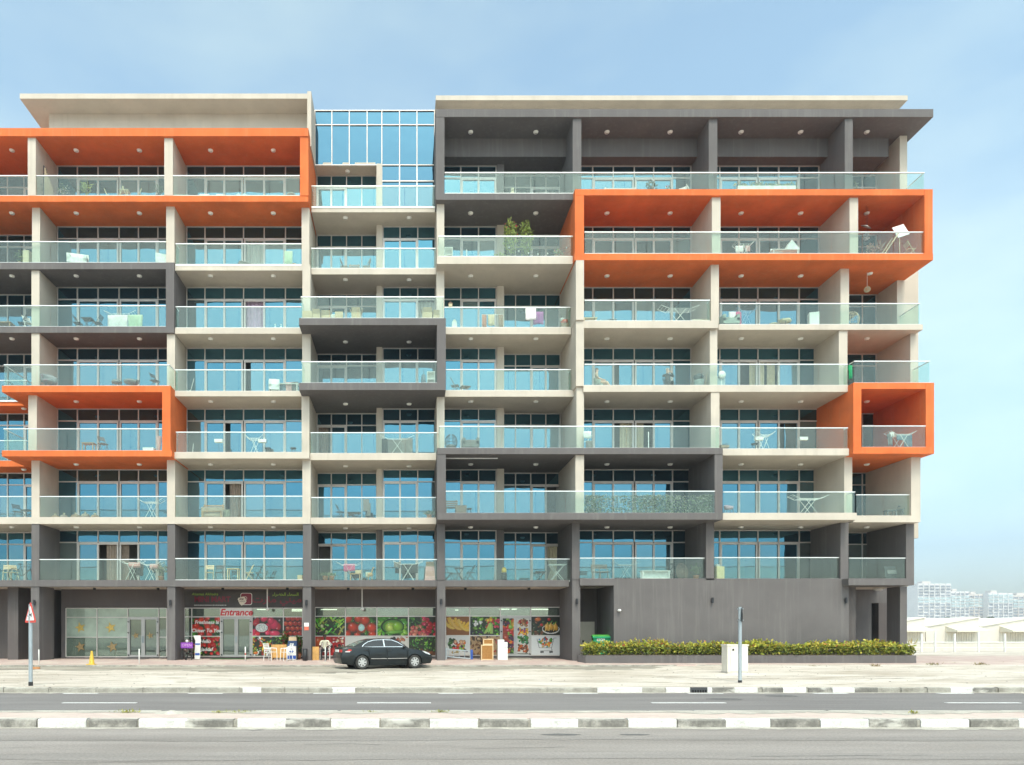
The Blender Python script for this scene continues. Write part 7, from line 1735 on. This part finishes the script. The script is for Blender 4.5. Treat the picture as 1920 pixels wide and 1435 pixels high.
cloth(5, 908, 'brick coloured shirt on the clothes rail', cm('cloth_brick', (0.48, 0.20, 0.13)), 0.22, 0.72, 0.99); cloth(5, 921, 'ochre and grey shirts on the clothes rail', OCHRE, 0.35, 0.6, 0.99); cloth(5, 939, 'dark patterned dress on the clothes rail', CBROWN, 0.26, 0.75, 0.99)
cloth(5, 995, 'white towel thrown over the glass railing', CWHITE, 0.55, 0.62, 1.07, 35.9, 0.3, onrail=True); cloth(5, 1009, 'purple sheet hung beside the white towel', CPURP, 0.55, 0.68, 1.05, 35.7, 0.3)
t = thing('laundry_basket', 'red and white tub on a dark crate at the beige partition', 'basket', at(5, 1058, 35.5)); MB().box(-0.2, 0.2, -0.2, 0.2, 0, 0.42).build('crate', CBROWN, t); MB().lathe([(0.15, 0.42), (0.2, 0.62), (0.16, 0.64)]).build('tub', cm('tub_red', (0.62, 0.10, 0.04)), t); MB().ball((-0.12, -0.05, 0.66), 0.14, 0.1, 0.1).build('towel', CWHITE, t)
bench(5, 1105, 'small pale wooden bench with open side at the left under the orange frame', PALEWOOD, 0.75, 0.42, False); t = thing('sun_lounger', 'folded grey mesh lounger under the orange frame', 'lounger', at(5, 1137, 35.5)); MB().obox((0, 0, 0.26), (0.95, 0.45, 0.03), Matrix.Rotation(-0.12, 3, 'Y')).build('mesh_bed', cm('mesh_grey', (0.2, 0.22, 0.24)), t)
for xx in (-0.4, 0.4): MB().tube((xx, -0.2, 0), (xx * 0.85, -0.2, 0.3), 0.014).tube((xx, 0.2, 0), (xx * 0.85, 0.2, 0.3), 0.014).build('leg', WHITE, t)
carton(5, 1178, 'flat pale carton lying under the orange frame', 0.6, 0.08, 0.3, 36.0, False)
drying_rack(5, 1272, 'wide white drying rack with raised wings under the orange frame', 1.9, 0.88); carton(5, 1287, 'small carton under the drying rack wing', 0.3, 0.22, 0.25, 36.0, False); bench(5, 1311, 'low pale wooden chest with a white cushion beside the partition', PALEWOOD, 0.85, 0.3, False); cloth(5, 1306, 'white cushion on the low wooden chest', CWHITE, 0.5, 0.05, 0.33, 36.0, 0.05)
armchair(5, 1366, 0, 'grey green box sofa at the left of the wide beige balcony', cm('sofa_green', (0.30, 0.34, 0.30)), 0.85, 0.5); drying_rack(5, 1397, 'pale blue drying rack with bright laundry', 1.0, 0.85, mat=cm('rack_blue', (0.3, 0.42, 0.6))); cloth(5, 1373, 'white towel on the pale blue rack', CWHITE, 0.35, 0.5, 0.9); cloth(5, 1384, 'pink print dress on the pale blue rack', PINK, 0.3, 0.85, 0.9)
stool(5, 1449, 'low round woven pouffe on the wide beige balcony', OCHRE, 0.24, 0.24); tubchair(5, 1472, 20, 'pale woven basket chair on the wide beige balcony', OCHRE, 0.6, 0.52); cabinet(5, 1525, 'white upright cabinet with open bottom beside the partition', WHITE, 0.46, 0.78, rz=-15, shelf=False)
eggchair(5, 1600, 'pale rattan egg chair beside the partition under the orange frame', OCHRE, 35.0, 0.36, 1.0)
t = thing('pendant_lamp', 'round rattan pendant lamp on a cord below the orange soffit', 'lamp', (px(1626, 35.8), F / 35.8, S[5] - 0.9)); MB().tube((0, 0, 0.1), (0, 0, 0.9), 0.008).build('cord', CWHITE, t)
for j in range(6): a = math.pi * j / 6; MB().path([(0.14 * math.cos(a) * math.sin(R(b)), 0.14 * math.sin(a) * math.sin(R(b)), 0.14 * math.cos(R(b))) for b in range(0, 361, 30)], 0.012, 5).build('rib', OCHRE, t)
# --- fourth storey
t = thing('exercise_bike', 'dark exercise bike at the left corner above the small orange sill', 'exercise bike', at(4, 27, 35.4)); MB().path([(-0.35, 0, 0.04), (0, 0, 0.3), (0.3, 0, 0.04)], 0.03).path([(0, 0, 0.3), (-0.15, 0, 0.9)], 0.03).path([(0, 0, 0.3), (0.2, 0, 0.75)], 0.03).build('frame', DARKMETAL, t); MB().ball((0.22, 0, 0.78), 0.14, 0.1, 0.05).build('saddle', BLACK, t); MB().tube((-0.15, -0.22, 0.92), (-0.15, 0.22, 0.92), 0.02).build('handlebar', BLACK, t); MB().tube((0, -0.03, 0.28), (0, 0.03, 0.28), 0.2, 16).build('flywheel', BLACK, t)
stool(4, 52, 'small wooden stool beside the exercise bike', WOOD, 0.14, 0.22)
tubchair(4, 92, 40, 'dark wicker tub chair beside the left partition above the orange sill', GREYWICKER, 0.75, 0.9, 35.8)
for u, lb, sz_ in ((139, 'low dark stool beside the wicker tub chair', 0.2), (172, 'low dark side table in front of the glass above the orange sill', 0.24)): stool(4, u, lb, GREYWICKER, sz_, 0.2)
tubchair(4, 219, 0, 'small dark wicker armchair above the orange sill', GREYWICKER, 0.5, 0.42, 35.8); tubchair(4, 246, 0, 'wide dark wicker armchair above the orange sill', GREYWICKER, 0.72, 0.55, 35.8)
folding_chair(4, 290, 70, 'folded dark chair near the right end above the orange sill', DARKMETAL, 35.6)
t = thing('fishing_rods', 'thin rods leaning by the partition on the plain beige balcony', 'rods', at(4, 361, 35.5)); MB().tube((-0.15, 0, 0), (0.05, 0.1, 0.85), 0.012).tube((-0.2, 0, 0.2), (0.05, 0, 0.1), 0.01).build('rod', WHITE, t)
armchair(4, 514, 10, 'armchair under a white dust sheet beside the laundry pile', CWHITE, 0.55, 0.85)
for j, (u, mm, lb) in enumerate(((530, BLUEG, 'blue grey clothes heaped beside the sheeted armchair'), (541, CROSE, 'rose cloth in the laundry heap'), (553, CGREY, 'dark patterned cloth in the laundry heap by the charcoal frame'))): cloth(4, u, lb, mm, 0.35, 0.5, 0.6 + 0.03 * j)
bench(4, 541, 'bench carrying the laundry heap', WHITE, 1.1, 0.55, False, 35.2)
t = thing('hooded_coat', 'small dark blue coat hanging inside the charcoal frame', 'coat', at(4, 794, 35.5)); MB().lathe([(0.13, 0.18), (0.12, 0.45), (0.09, 0.66), (0.03, 0.72)], n=10).build('coat', BLUEG, t); MB().tube((0, 0, 0), (0, 0, 0.95), 0.012).lathe([(0.14, 0), (0.14, 0.02), (0.02, 0.03)]).build('stand', DARKMETAL, t)
cabinet(4, 808, 'white frame panel inside the charcoal frame corner', WHITE, 0.4, 0.8, shelf=True)
folding_chair(4, 853, 75, 'brown folding chair facing a small folding table', WICKER, 35.4); table(4, 872, 'brown folding table with crossed legs beside the brown chair', WICKER, 0.5, 0.45, 0.42, True, rz=15)
table(4, 1001, 'low round dark table top before the glass door', GREYWICKER, 0.6, 0.5, 0.12)
for j, z_ in ((0, 0.13),): pass
tubchair(4, 1124, 62, 'grey lounge chair under the seated long haired person', cm('chair_greygreen', (0.26, 0.30, 0.27)), 0.55, 0.85, 34.3)
seated('person with long dark hair reclining on a balcony chair, bare legs stretched', at(4, 1124, 34.3), R(62), SKINM['light'], CLO_T, CLO_T, CLO_T, HAIRB, lean=-0.05, long=True, feet_out=0.12, bare_legs=True)
seated('person in black top raising both hands to the mouth behind the railing', at(4, 1252, 34.3), R(0), SKINM['light'], CLO_G, CLO_G, CLO_B, HAIRG, lean=0.02, arms='up', bald=True)
folding_chair(4, 1252, 0, 'dark chair under the person in black top', DARKMETAL, 34.3)
t = thing('grill', 'covered kettle grill beside the beige partition', 'grill', at(4, 1310, 35.4)); MB().ball((0, 0, 0.68), 0.26, 0.26, 0.16).build('bowl', cm('grill_grey', (0.10, 0.11, 0.11)), t); MB().lathe([(0.2, 0.0), (0.24, 0.1), (0.25, 0.5)], n=14).build('cover', cm('grill_cover', (0.2, 0.23, 0.22)), t); MB().tube((0.3, 0, 0), (0.5, 0.1, 1.0), 0.015).build('tongs_pole', OCHRE, t)
t = thing('standing_fan', 'white standing fan wrapped in cloth beside the partition', 'fan', at(4, 1353, 35.4)); MB().lathe([(0.18, 0), (0.18, 0.03), (0.02, 0.05), (0.02, 0.55)]).build('stand', WHITE, t); MB().ball((0, -0.05, 0.78), 0.2, 0.1, 0.2).build('guard', WHITE, t)
cloth(4, 1352, 'pale blue cloth on the standing fan', cm('cloth_paleblue', (0.4, 0.5, 0.55)), 0.4, 0.55, 0.72)
t = thing('broom', 'white broom leaning by the open curtained door', 'broom', at(4, 1460, 35.7)); MB().tube((0, 0, 0.08), (0, 0.05, 0.9), 0.014).build('stick', WHITE, t); MB().box(-0.13, 0.13, -0.04, 0.04, 0, 0.09).build('head', CWHITE, t)
cloth(4, 1594, 'bright green scarf tied to the railing end', cm('scarf_green', (0.01, 0.35, 0.13)), 0.2, 0.7, 1.09, 36.75, 0.2, onrail=True)
# --- third storey
table(3, 167, 'wooden tray table inside the left orange frame', WOOD, 0.65, 0.45, 0.48, s=35.6); folding_chair(3, 193, 60, 'brown folding chair beside the tray table in the orange frame', WICKER, 35.6); cabinet(3, 280, 'low white air cooler box in the orange frame', WHITE, 0.55, 0.22, s=36.2)
t = thing('umbrella', 'furled pale umbrella leaning on the orange post', 'umbrella', at(3, 298, 36.3)); MB().lathe([(0.02, 0.0), (0.05, 0.1), (0.14, 0.7), (0.12, 0.82), (0.02, 0.84)]).build('canopy', CROSE, t); MB().tube((0, 0, 0), (0, 0, 0.95), 0.012).build('shaft', DARKMETAL, t)
for u, s_, lb in ((410, 35.2, 'white box lamp under the handrail beside the left orange frame'), (492, 35.2, 'white box lamp over the white drying rack'), (1423, 35.6, 'white box lamp over the white rack beside the small orange frame'), (1506, 35.6, 'white box lamp beside the orange partition')):
    t = thing('box_lamp', lb, 'lamp', (px(u, s_), F / s_, S[2] + ST + 0.95)); MB().box(-0.21, 0.21, -0.08, 0.08, -0.06, 0.10).build('housing', WHITE, t); MB().box(-0.19, 0.19, -0.075, 0.075, -0.075, -0.06).build('diffuser', CREAM, t); MB().tube((0, 0.05, -1.28 + 0.01), (0, 0.05, -0.05), 0.010).build('stand', DARKMETAL, t)
t = thing('mop', 'thin mop leaning at the left of the beige balcony', 'mop', at(3, 361, 35.6)); MB().tube((0, 0, 0.06), (0.03, 0.05, 0.6), 0.014).build('stick', WHITE, t); MB().box(-0.18, 0.18, -0.05, 0.05, 0, 0.08).build('head', CBROWN, t)
drying_rack(3, 478, 'tall white drying rack folded steep on the beige balcony', 0.9, 0.85, wings=True)
for u, lb in ((502, 'dark folding stool with tilted seat beside the white rack'), (550, 'dark bicycle saddle and basket at the balcony end')): stool(3, u, lb, DARKMETAL, 0.16, 0.4)
drying_rack(3, 745, 'drying rack hidden under grey blankets below the charcoal frame', 1.7, 0.9); cloth(3, 722, 'dark shawl at the left end of the blanket rack', CBLACK, 0.35, 0.8, 0.95); cloth(3, 741, 'charcoal blanket over the rack', CGREY, 0.75, 0.85, 0.9); cloth(3, 763, 'grey brown blanket over the rack', cm('cloth_greybrown', (0.22, 0.20, 0.18)), 0.6, 0.95, 0.98)
eggchair(3, 846, 'dark wire egg chair above the long charcoal sill', DARKMETAL, 36.0, 0.32, 0.85); armchair(3, 882, 0, 'dark grey cushioned sofa above the long charcoal sill', CGREY, 0.85, 0.35)
t = thing('laundry_tower', 'white airer tower full of towels beside the beige partition', 'airer', at(3, 1103, 35.9)); MB().tube((0, 0, 0), (0, 0, 1.0), 0.015).lathe([(0.2, 0), (0.2, 0.02), (0.02, 0.03)]).build('pole', WHITE, t)
for z_ in (0.45, 0.75, 0.95): MB().tube((-0.22, 0, z_), (0.22, 0, z_), 0.01).build('arm', WHITE, t)
cloth(3, 1101, 'white towels on the airer tower', CWHITE, 0.4, 0.35, 0.97, 35.9); cloth(3, 1105, 'grey print towels low on the airer tower', CGREY, 0.35, 0.4, 0.5, 35.9)
t = thing('floor_lamp', 'thin white floor lamp before the curtained door above the ivy', 'lamp', at(3, 1216, 36.0)); MB().lathe([(0.12, 0), (0.12, 0.05), (0.02, 0.06), (0.02, 0.95)]).build('pole', WHITE, t)
t = thing('barbecue', 'small dark barbecue at the left end beside the long charcoal frame', 'barbecue', at(3, 1357, 36.0)); MB().box(-0.22, 0.22, -0.15, 0.15, 0.18, 0.30).build('tray', CBROWN, t); MB().tube((-0.2, 0, 0.3), (0.2, 0, 0.42), 0.02).build('lid', DARKMETAL, t)
for xx in (-0.18, 0.18): MB().tube((xx, 0, 0), (xx, 0, 0.2), 0.012).build('leg', DARKMETAL, t)
drying_rack(3, 1432, 'white drying rack with one wing raised beside the small orange frame', 0.9, 0.85); stool(3, 1415, 'tilted dark folding stool beside the one winged rack', DARKMETAL, 0.17, 0.42, 35.8)
drying_rack(3, 1688, 'drying rack inside the small orange frame', 1.25, 0.75, s=36.2); cloth(3, 1672, 'white socks on the rack in the small orange frame', CWHITE, 0.22, 0.25, 0.92, 36.3); cloth(3, 1668, 'washed out grey trousers on the rack in the small orange frame', CGREY, 0.25, 0.62, 0.85, 36.2); cloth(3, 1690, 'pale denim shirt on the rack in the small orange frame', cm('cloth_denim_pale', (0.22, 0.30, 0.36)), 0.45, 0.3, 0.8, 36.2); cloth(3, 1702, 'blue jeans on the rack in the small orange frame', BLUEG, 0.4, 0.65, 0.8, 36.2)
# --- second storey
folding_chair(2, 33, 60, 'black folding chair at the far left above the beige sill', DARKMETAL, 35.4); table(2, 50, 'black folding table beside the far left partition', DARKMETAL, 0.5, 0.5, 0.55, True)
for i, (u, w_, h_) in enumerate(((104, 0.42, 0.26), (120, 0.40, 0.28), (142, 0.5, 0.3), (160, 0.5, 0.34), (178, 0.42, 0.28))):
    t = thing('sack', ('slumped brown sack at the left of the sack row', 'slumped brown sack, second in the sack row', 'slumped brown sack in the middle of the sack row', 'largest brown sack in the sack row', 'slumped brown sack at the end of the sack row towards the white rack')[i], 'sack', at(2, u, 35.6)); MB().ball((0, 0, h_ * 0.48), w_ / 2, 0.2, h_ * 0.52, 12, 8).build('bag', TAUPE if i % 2 else CBROWN, t); MB().lathe([(0.05, h_ - 0.03), (0.03, h_ + 0.02), (0.07, h_ + 0.07)], n=10).build('tied_neck', OCHRE, t)
drying_rack(2, 284, 'white drying rack standing empty on the left beige balcony', 1.25, 0.92)
bench(2, 399, 'bench under a brown throw on the second beige balcony', WOOD, 1.1, 0.45, True); cloth(2, 398, 'brown throw draped over the bench', cm('throw_brown', (0.42, 0.32, 0.24)), 1.15, 0.55, 0.66, 35.6); cloth(2, 425, 'dark olive blanket at the bench end', cm('olive', (0.22, 0.21, 0.15)), 0.35, 0.5, 0.55)
folding_chair(2, 637, 80, 'slim dark chair left of the dining table in the middle bay', DARKMETAL, 35.0); table(2, 664, 'dark round dining table with bottles in the middle bay', DARKMETAL, 0.7, 0.6, 0.42, True, 35.0); stool(2, 658, 'dark stool by the bottles table', DARKMETAL, 0.16, 0.3, 35.2)
t = thing('punch_bag', 'tall dark grey standing punch bag in the middle bay', 'punch bag', at(2, 687, 35.0)); MB().box(-0.17, 0.14, -0.12, 0.12, 0.5, 1.12).build('bag', CGREY, t); MB().lathe([(0.22, 0), (0.16, 0.12), (0.05, 0.16), (0.05, 0.5)]).build('base', DARKMETAL, t); MB().box(0.05, 0.22, -0.1, 0.1, 0.25, 0.9).build('pad', CGREY, t)
potplant(2, 805, 'low grey leaved plant beside the charcoal frame', 0.4, 0.3, 100, [(0.36, 0.38, 0.32), G2]); 
bench(2, 846, 'brown wicker sofa at the left end in the long charcoal frame', WICKER, 0.7, 0.4, True, 36.2); cabinet(2, 864, 'square brown wicker storage box in the long charcoal frame', WICKER, 0.56, 0.48, s=36.3)
stool(2, 880, 'dark stool with a tilted seat beside the wicker box', DARKMETAL, 0.14, 0.36, 36.0)
# ivy screen along the railing
iv = thing('ivy_screen', 'screen of green ivy leaves tied behind the long charcoal frame railing', 'hedge screen', (px(1218, 37.2), F / 37.2, S[1] + ST))
wv, hv = (1339 - 1097) / 37.2, 0.98
fr_ = MB()
for j in range(9): xx = -wv / 2 + wv * j / 8; fr_.tube((xx, 0, 0), (xx, 0, hv), 0.01, 5)
for zz in (0.05, 0.5, 0.95): fr_.tube((-wv / 2, 0, zz), (wv / 2, 0, zz), 0.01, 5)
fr_.build('trellis', DARKMETAL, iv)
n = 9500; Cx = rng.uniform(-wv / 2, wv / 2, n); dens = 0.50 + 0.5 * np.clip(np.sin(Cx * 1.9 + 1.2) + 0.6 * (Cx > 2.0), -0.35, 1); keep = rng.random(n) < dens
leaves('ivy_leaves', np.c_[Cx, rng.normal(0, 0.03, n), rng.uniform(0.02, hv, n)][keep], 0.085, [(0.16, 0.22, 0.10), (0.26, 0.30, 0.18), (0.10, 0.15, 0.06), (0.42, 0.42, 0.34)], iv, asp=0.8)
tubchair(2, 1366, 0, 'mauve shell chair beside the long charcoal frame', cm('shell_mauve', (0.40, 0.26, 0.32)), 0.42, 0.55, 36.0)
drying_rack(2, 1515, 'white folding airer with wide wings on the right beige balcony', 1.75, 0.82, s=36.0)
table(2, 1669, 'small dark table on the corner balcony beneath the orange frame', GREYWICKER, 0.55, 0.4, 0.42, s=35.3); folding_chair(2, 1688, -75, 'dark folding chair on the corner balcony beneath the orange frame', GREYWICKER, 35.3)
# --- first storey
for i, u in enumerate((14, 25)): folding_chair(1, u, 20 + 30 * i, ('pale wooden folding chair at the far left over the lobby', 'pale wooden folding chair stacked against the other over the lobby')[i], PALEWOOD, 35.6)
def bicycle(k, u, label, mat, s=35.4, rz=0):
    t = thing('bicycle', label, 'bicycle', at(k, u, s), R(rz))
    for xx in (-0.5, 0.5):
        m = MB()
        for q in range(18): a, b = 2 * math.pi * q / 18, 2 * math.pi * (q + 1) / 18; m.tube((xx + 0.32 * math.cos(a), 0, 0.33 + 0.32 * math.sin(a)), (xx + 0.32 * math.cos(b), 0, 0.33 + 0.32 * math.sin(b)), 0.014, 5)
        m.build('wheel', BLACK, t)
    MB().path([(-0.5, 0, 0.33), (-0.15, 0, 0.75), (0.38, 0, 0.78), (0.5, 0, 0.33)], 0.016).path([(-0.5, 0, 0.33), (-0.02, 0, 0.3), (0.38, 0, 0.7)], 0.016).tube((-0.02, 0, 0.3), (-0.18, 0, 0.85), 0.016).tube((0.38, 0, 0.75), (0.36, 0, 0.92), 0.014).build('frame', mat, t)
    MB().ball((-0.2, 0, 0.88), 0.13, 0.06, 0.03).build('saddle', BLACK, t); MB().tube((0.36, -0.25, 0.94), (0.36, 0.25, 0.94), 0.014).build('handlebar', BLACK, t)
bicycle(1, 44, 'dark bicycle standing end on against the left partition', DARKMETAL, 35.4, 65)
t = thing('pole', 'bright yellow pole in the left corner over the starred shop', 'pole', at(1, 78, 35.9)); MB().tube((0, 0, 0.02), (0, 0, 1.22), 0.03, 8).build('shaft', YELP, t); MB().box(-0.1, 0.1, -0.1, 0.1, 0, 0.04).build('foot', YELP, t)
drying_rack(1, 248, 'white drying rack with rose laundry over the starred shop', 1.2, 0.92, s=35.6); cloth(1, 252, 'rose and white towels over the first rack', CROSE, 0.6, 0.2, 0.97, 35.6); drying_rack(1, 284, 'second drying rack with pale shirts over the starred shop', 1.1, 0.85, s=35.4); cloth(1, 290, 'pale rose shirts over the second rack', CROSE, 0.5, 0.2, 0.9, 35.4); cloth(1, 262, 'dark trousers hanging between the two racks', CBLACK, 0.4, 0.6, 0.9, 35.2)
potplant(1, 302, 'large pale potted shrub at the pier over the starred shop', 0.95, 0.28, 150, [(0.42, 0.40, 0.28), (0.2, 0.22, 0.12)])
folding_chair(1, 393, 10, 'pale wooden garden chair over the entrance sign', PALEWOOD, 35.6); folding_chair(1, 412, 0, 'black slatted chair facing out over the entrance sign', BLACK, 35.6); table(1, 438, 'pale wooden dining table over the entrance sign', PALEWOOD, 0.65, 0.5, 0.66, s=35.5); folding_chair(1, 468, -70, 'pale wooden garden chair right of the dining table', PALEWOOD, 35.6); folding_chair(1, 486, -80, 'dark slatted chair turned to the dining table', BLACK, 35.6); carton(1, 563, 'small ochre box by the pier over the apples poster', 0.26, 0.3, 0.25, 35.8, False)
potplant(1, 610, 'spreading grey green plant over the corn poster', 0.4, 0.3, 110, [(0.25, 0.27, 0.16), G2]); potplant(1, 622, 'low spiky plant beside the spreading one', 0.35, 0.25, 70, [(0.2, 0.24, 0.12)])
drying_rack(1, 655, 'grey airer with a pink towel over the rambutan poster', 1.3, 0.85, s=35.3, mat=STEEL); cloth(1, 655, 'pink towel on the grey airer', PINK, 0.6, 0.38, 0.9, 35.4); table(1, 666, 'low wooden toy table under the airer', WOOD, 0.6, 0.4, 0.4, s=35.7); carton(1, 672, 'ochre toy box on the low table', 0.3, 0.16, 0.25, 35.7, False, dz=0.4)
t = thing('giraffe_toy', 'wooden toy giraffe with a striped blanket beside the grey pier', 'toy', at(1, 694, 35.6)); MB().ball((0, 0, 0.34), 0.16, 0.09, 0.10).tube((0.06, 0, 0.38), (0.14, 0, 0.68), 0.04, 7, 0.025).ball((0.17, 0, 0.70), 0.07, 0.035, 0.035).build('body', WOOD, t)
for xx in (-0.1, 0.1):
    for yy in (-0.05, 0.05): MB().tube((xx, yy, 0), (xx * 0.9, yy, 0.3), 0.018).build('leg', WOOD, t)
cloth(1, 690, 'striped blanket over the toy giraffe', cm('striped', (0.5, 0.45, 0.35), scale=40), 0.25, 0.25, 0.46, 35.6, 0.2)
drying_rack(1, 765, 'pale folding airer with black washing over the radish poster', 1.5, 0.88, s=35.6); cloth(1, 768, 'large black sheet on the pale airer', CBLACK, 0.85, 0.48, 0.9, 35.6); cloth(1, 745, 'small mixed washing at the airer wing', CGREY, 0.35, 0.3, 1.0, 35.6)
for j in range(4):
    t = thing('folded_rug', ('lowest folded rose rug by the pier', 'second folded rose rug from the floor by the pier', 'third folded rug from the floor by the pier', 'topmost dark folded rug by the pier')[j], 'rug', at(1, 806, 35.7, 0.25 * j)); MB().box(-0.27 + 0.02 * j, 0.27 - 0.02 * j, -0.18, 0.18, 0, 0.12).box(-0.26 + 0.02 * j, 0.26 - 0.02 * j, -0.19, 0.17, 0.12, 0.25).build('folds', (CROSE, cm('rug_rose', (0.55, 0.28, 0.24)), CROSE, CBROWN)[j], t)
BISTRO = cm('bistro_black', (0.02, 0.022, 0.028), 0.4)
folding_chair(1, 841, 85, 'black bistro chair by the pier over the bananas poster', BISTRO, 35.6); table(1, 861, 'black bistro table with crossed legs over the bananas poster', BISTRO, 0.5, 0.45, 0.70, True, 35.6); folding_chair(1, 883, -85, 'black bistro chair on the far side of the bistro table', BISTRO, 35.6)
t = thing('vacuum_cleaner', 'yellow and black upright vacuum cleaner beside the grey pier', 'vacuum', at(1, 945, 35.6)); MB().lathe([(0.14, 0.06), (0.16, 0.1), (0.15, 0.42), (0.10, 0.46)]).build('drum', BLACK, t); MB().lathe([(0.13, 0.46), (0.13, 0.62), (0.08, 0.72), (0.04, 0.74)]).build('motor', YELP, t); MB().box(-0.14, 0.14, -0.14, 0.14, 0, 0.06).build('base', BLACK, t)
table(1, 1013, 'black folded side table at a slant over the samosa poster', BISTRO, 0.55, 0.4, 0.52, True, 35.6); table(1, 1044, 'white folding table with crossed legs beside the tied curtain', CWHITE, 0.9, 0.5, 0.88, True, 35.6)
for u, lb in ((1117, 'brown mesh chair back over the passage, by the pier'), (1132, 'brown mesh chair back over the passage, farther from the pier')): folding_chair(1, u, 0, lb, cm('mesh_brown', (0.24, 0.17, 0.12)), 35.6)
drying_rack(1, 1172, 'low grey airer with sagging lines over the blank wall', 1.3, 0.8, s=35.6, mat=STEEL)
bench(1, 1228, 'white low storage bench over the blank wall', CWHITE, 1.5, 0.5, False, 36.2); t = thing('leaning_panel', 'white front board leaning on the low storage bench', 'board', at(1, 1228, 36.3)); MB().obox((0, -0.0, 0.24), (1.5, 0.02, 0.48), Matrix.Rotation(-0.05, 3, 'X')).build('board', CWHITE, t)
bicycle(1, 1266, 'dark bicycle raised on a stand over the blank wall', DARKMETAL, 35.0, 20)
t = thing('round_basket', 'large round woven tray leaning on the railing over the blank wall', 'basket', at(1, 1279, 36.1))
for rr in (0.1, 0.18, 0.26, 0.34, 0.40): MB().path([(rr * 0.75 * math.cos(R(a)), 0.1 * math.sin(R(a)), 0.46 + rr * 1.1 * math.sin(R(a))) for a in range(0, 361, 20)], 0.013, 5).build('hoop', WICKER, t)
for a in range(0, 180, 20): MB().tube((0.3 * math.cos(R(a)), 0.1 * math.sin(R(a)), 0.46 + 0.44 * math.sin(R(a))), (-0.3 * math.cos(R(a)), -0.1 * math.sin(R(a)), 0.46 - 0.44 * math.sin(R(a))), 0.008, 5).build('stake', WICKER, t)
potplant(1, 1305, 'green leafy plant by the grey partition over the blank wall', 0.8, 0.25, 130, [(0.14, 0.22, 0.08), (0.3, 0.32, 0.2)])
cabinet(1, 1348, 'cream cabinet with a lid beside the grey partition', cm('cabinet_yellow', (0.62, 0.52, 0.30)), 0.40, 0.72, s=36.2); t = thing('storage_lid', 'white round pot on the cream cabinet', 'pot', at(1, 1345, 36.2, 0.72)); MB().lathe([(0.10, 0), (0.13, 0.02), (0.12, 0.10), (0.04, 0.13)]).build('pot', CWHITE, t)
t = thing('framed_picture', 'large dark framed picture leaning by the end partition', 'picture', at(1, 1675, 35.2)); MB().obox((0, 0.1, 0.4), (0.75, 0.03, 0.8), Matrix.Rotation(-0.15, 3, 'X')).build('canvas', cm('canvas_dark', (0.05, 0.06, 0.065)), t); MB().obox((0, 0.07, 0.5), (0.5, 0.02, 0.2), Matrix.Rotation(-0.15, 3, 'X')).build('print', cm('print_grey', (0.2, 0.22, 0.22)), t)
t = thing('cable_bundle', 'dark cable coil on the floor by the end partition over the blank wall', 'cable', at(1, 1560, 36.0)); MB().path([(0.2 * math.cos(R(a)), 0.1 * math.sin(R(a)), 0.06 + 0.04 * math.sin(R(2 * a))) for a in range(0, 361, 20)], 0.05, 6).build('coil', CGREY, t)

# ------------------------------------------------------------------ the hazy desert air
hm = bpy.data.materials.new('haze_air'); hm.use_nodes = True
hn, hl_ = hm.node_tree.nodes, hm.node_tree.links
for n in list(hn): hn.remove(n)
pv = hn.new('ShaderNodeVolumePrincipled'); pv.inputs['Color'].default_value = (0.90, 0.95, 1.0, 1); pv.inputs['Density'].default_value = 0.00055; pv.inputs['Anisotropy'].default_value = 0.3
ho = hn.new('ShaderNodeOutputMaterial'); hl_.new(pv.outputs[0], ho.inputs['Volume'])
hz_o = MB().box(-420, 1100, -60, 800, -1.6, 66).build('haze', hm); struct(hz_o, 'stuff')
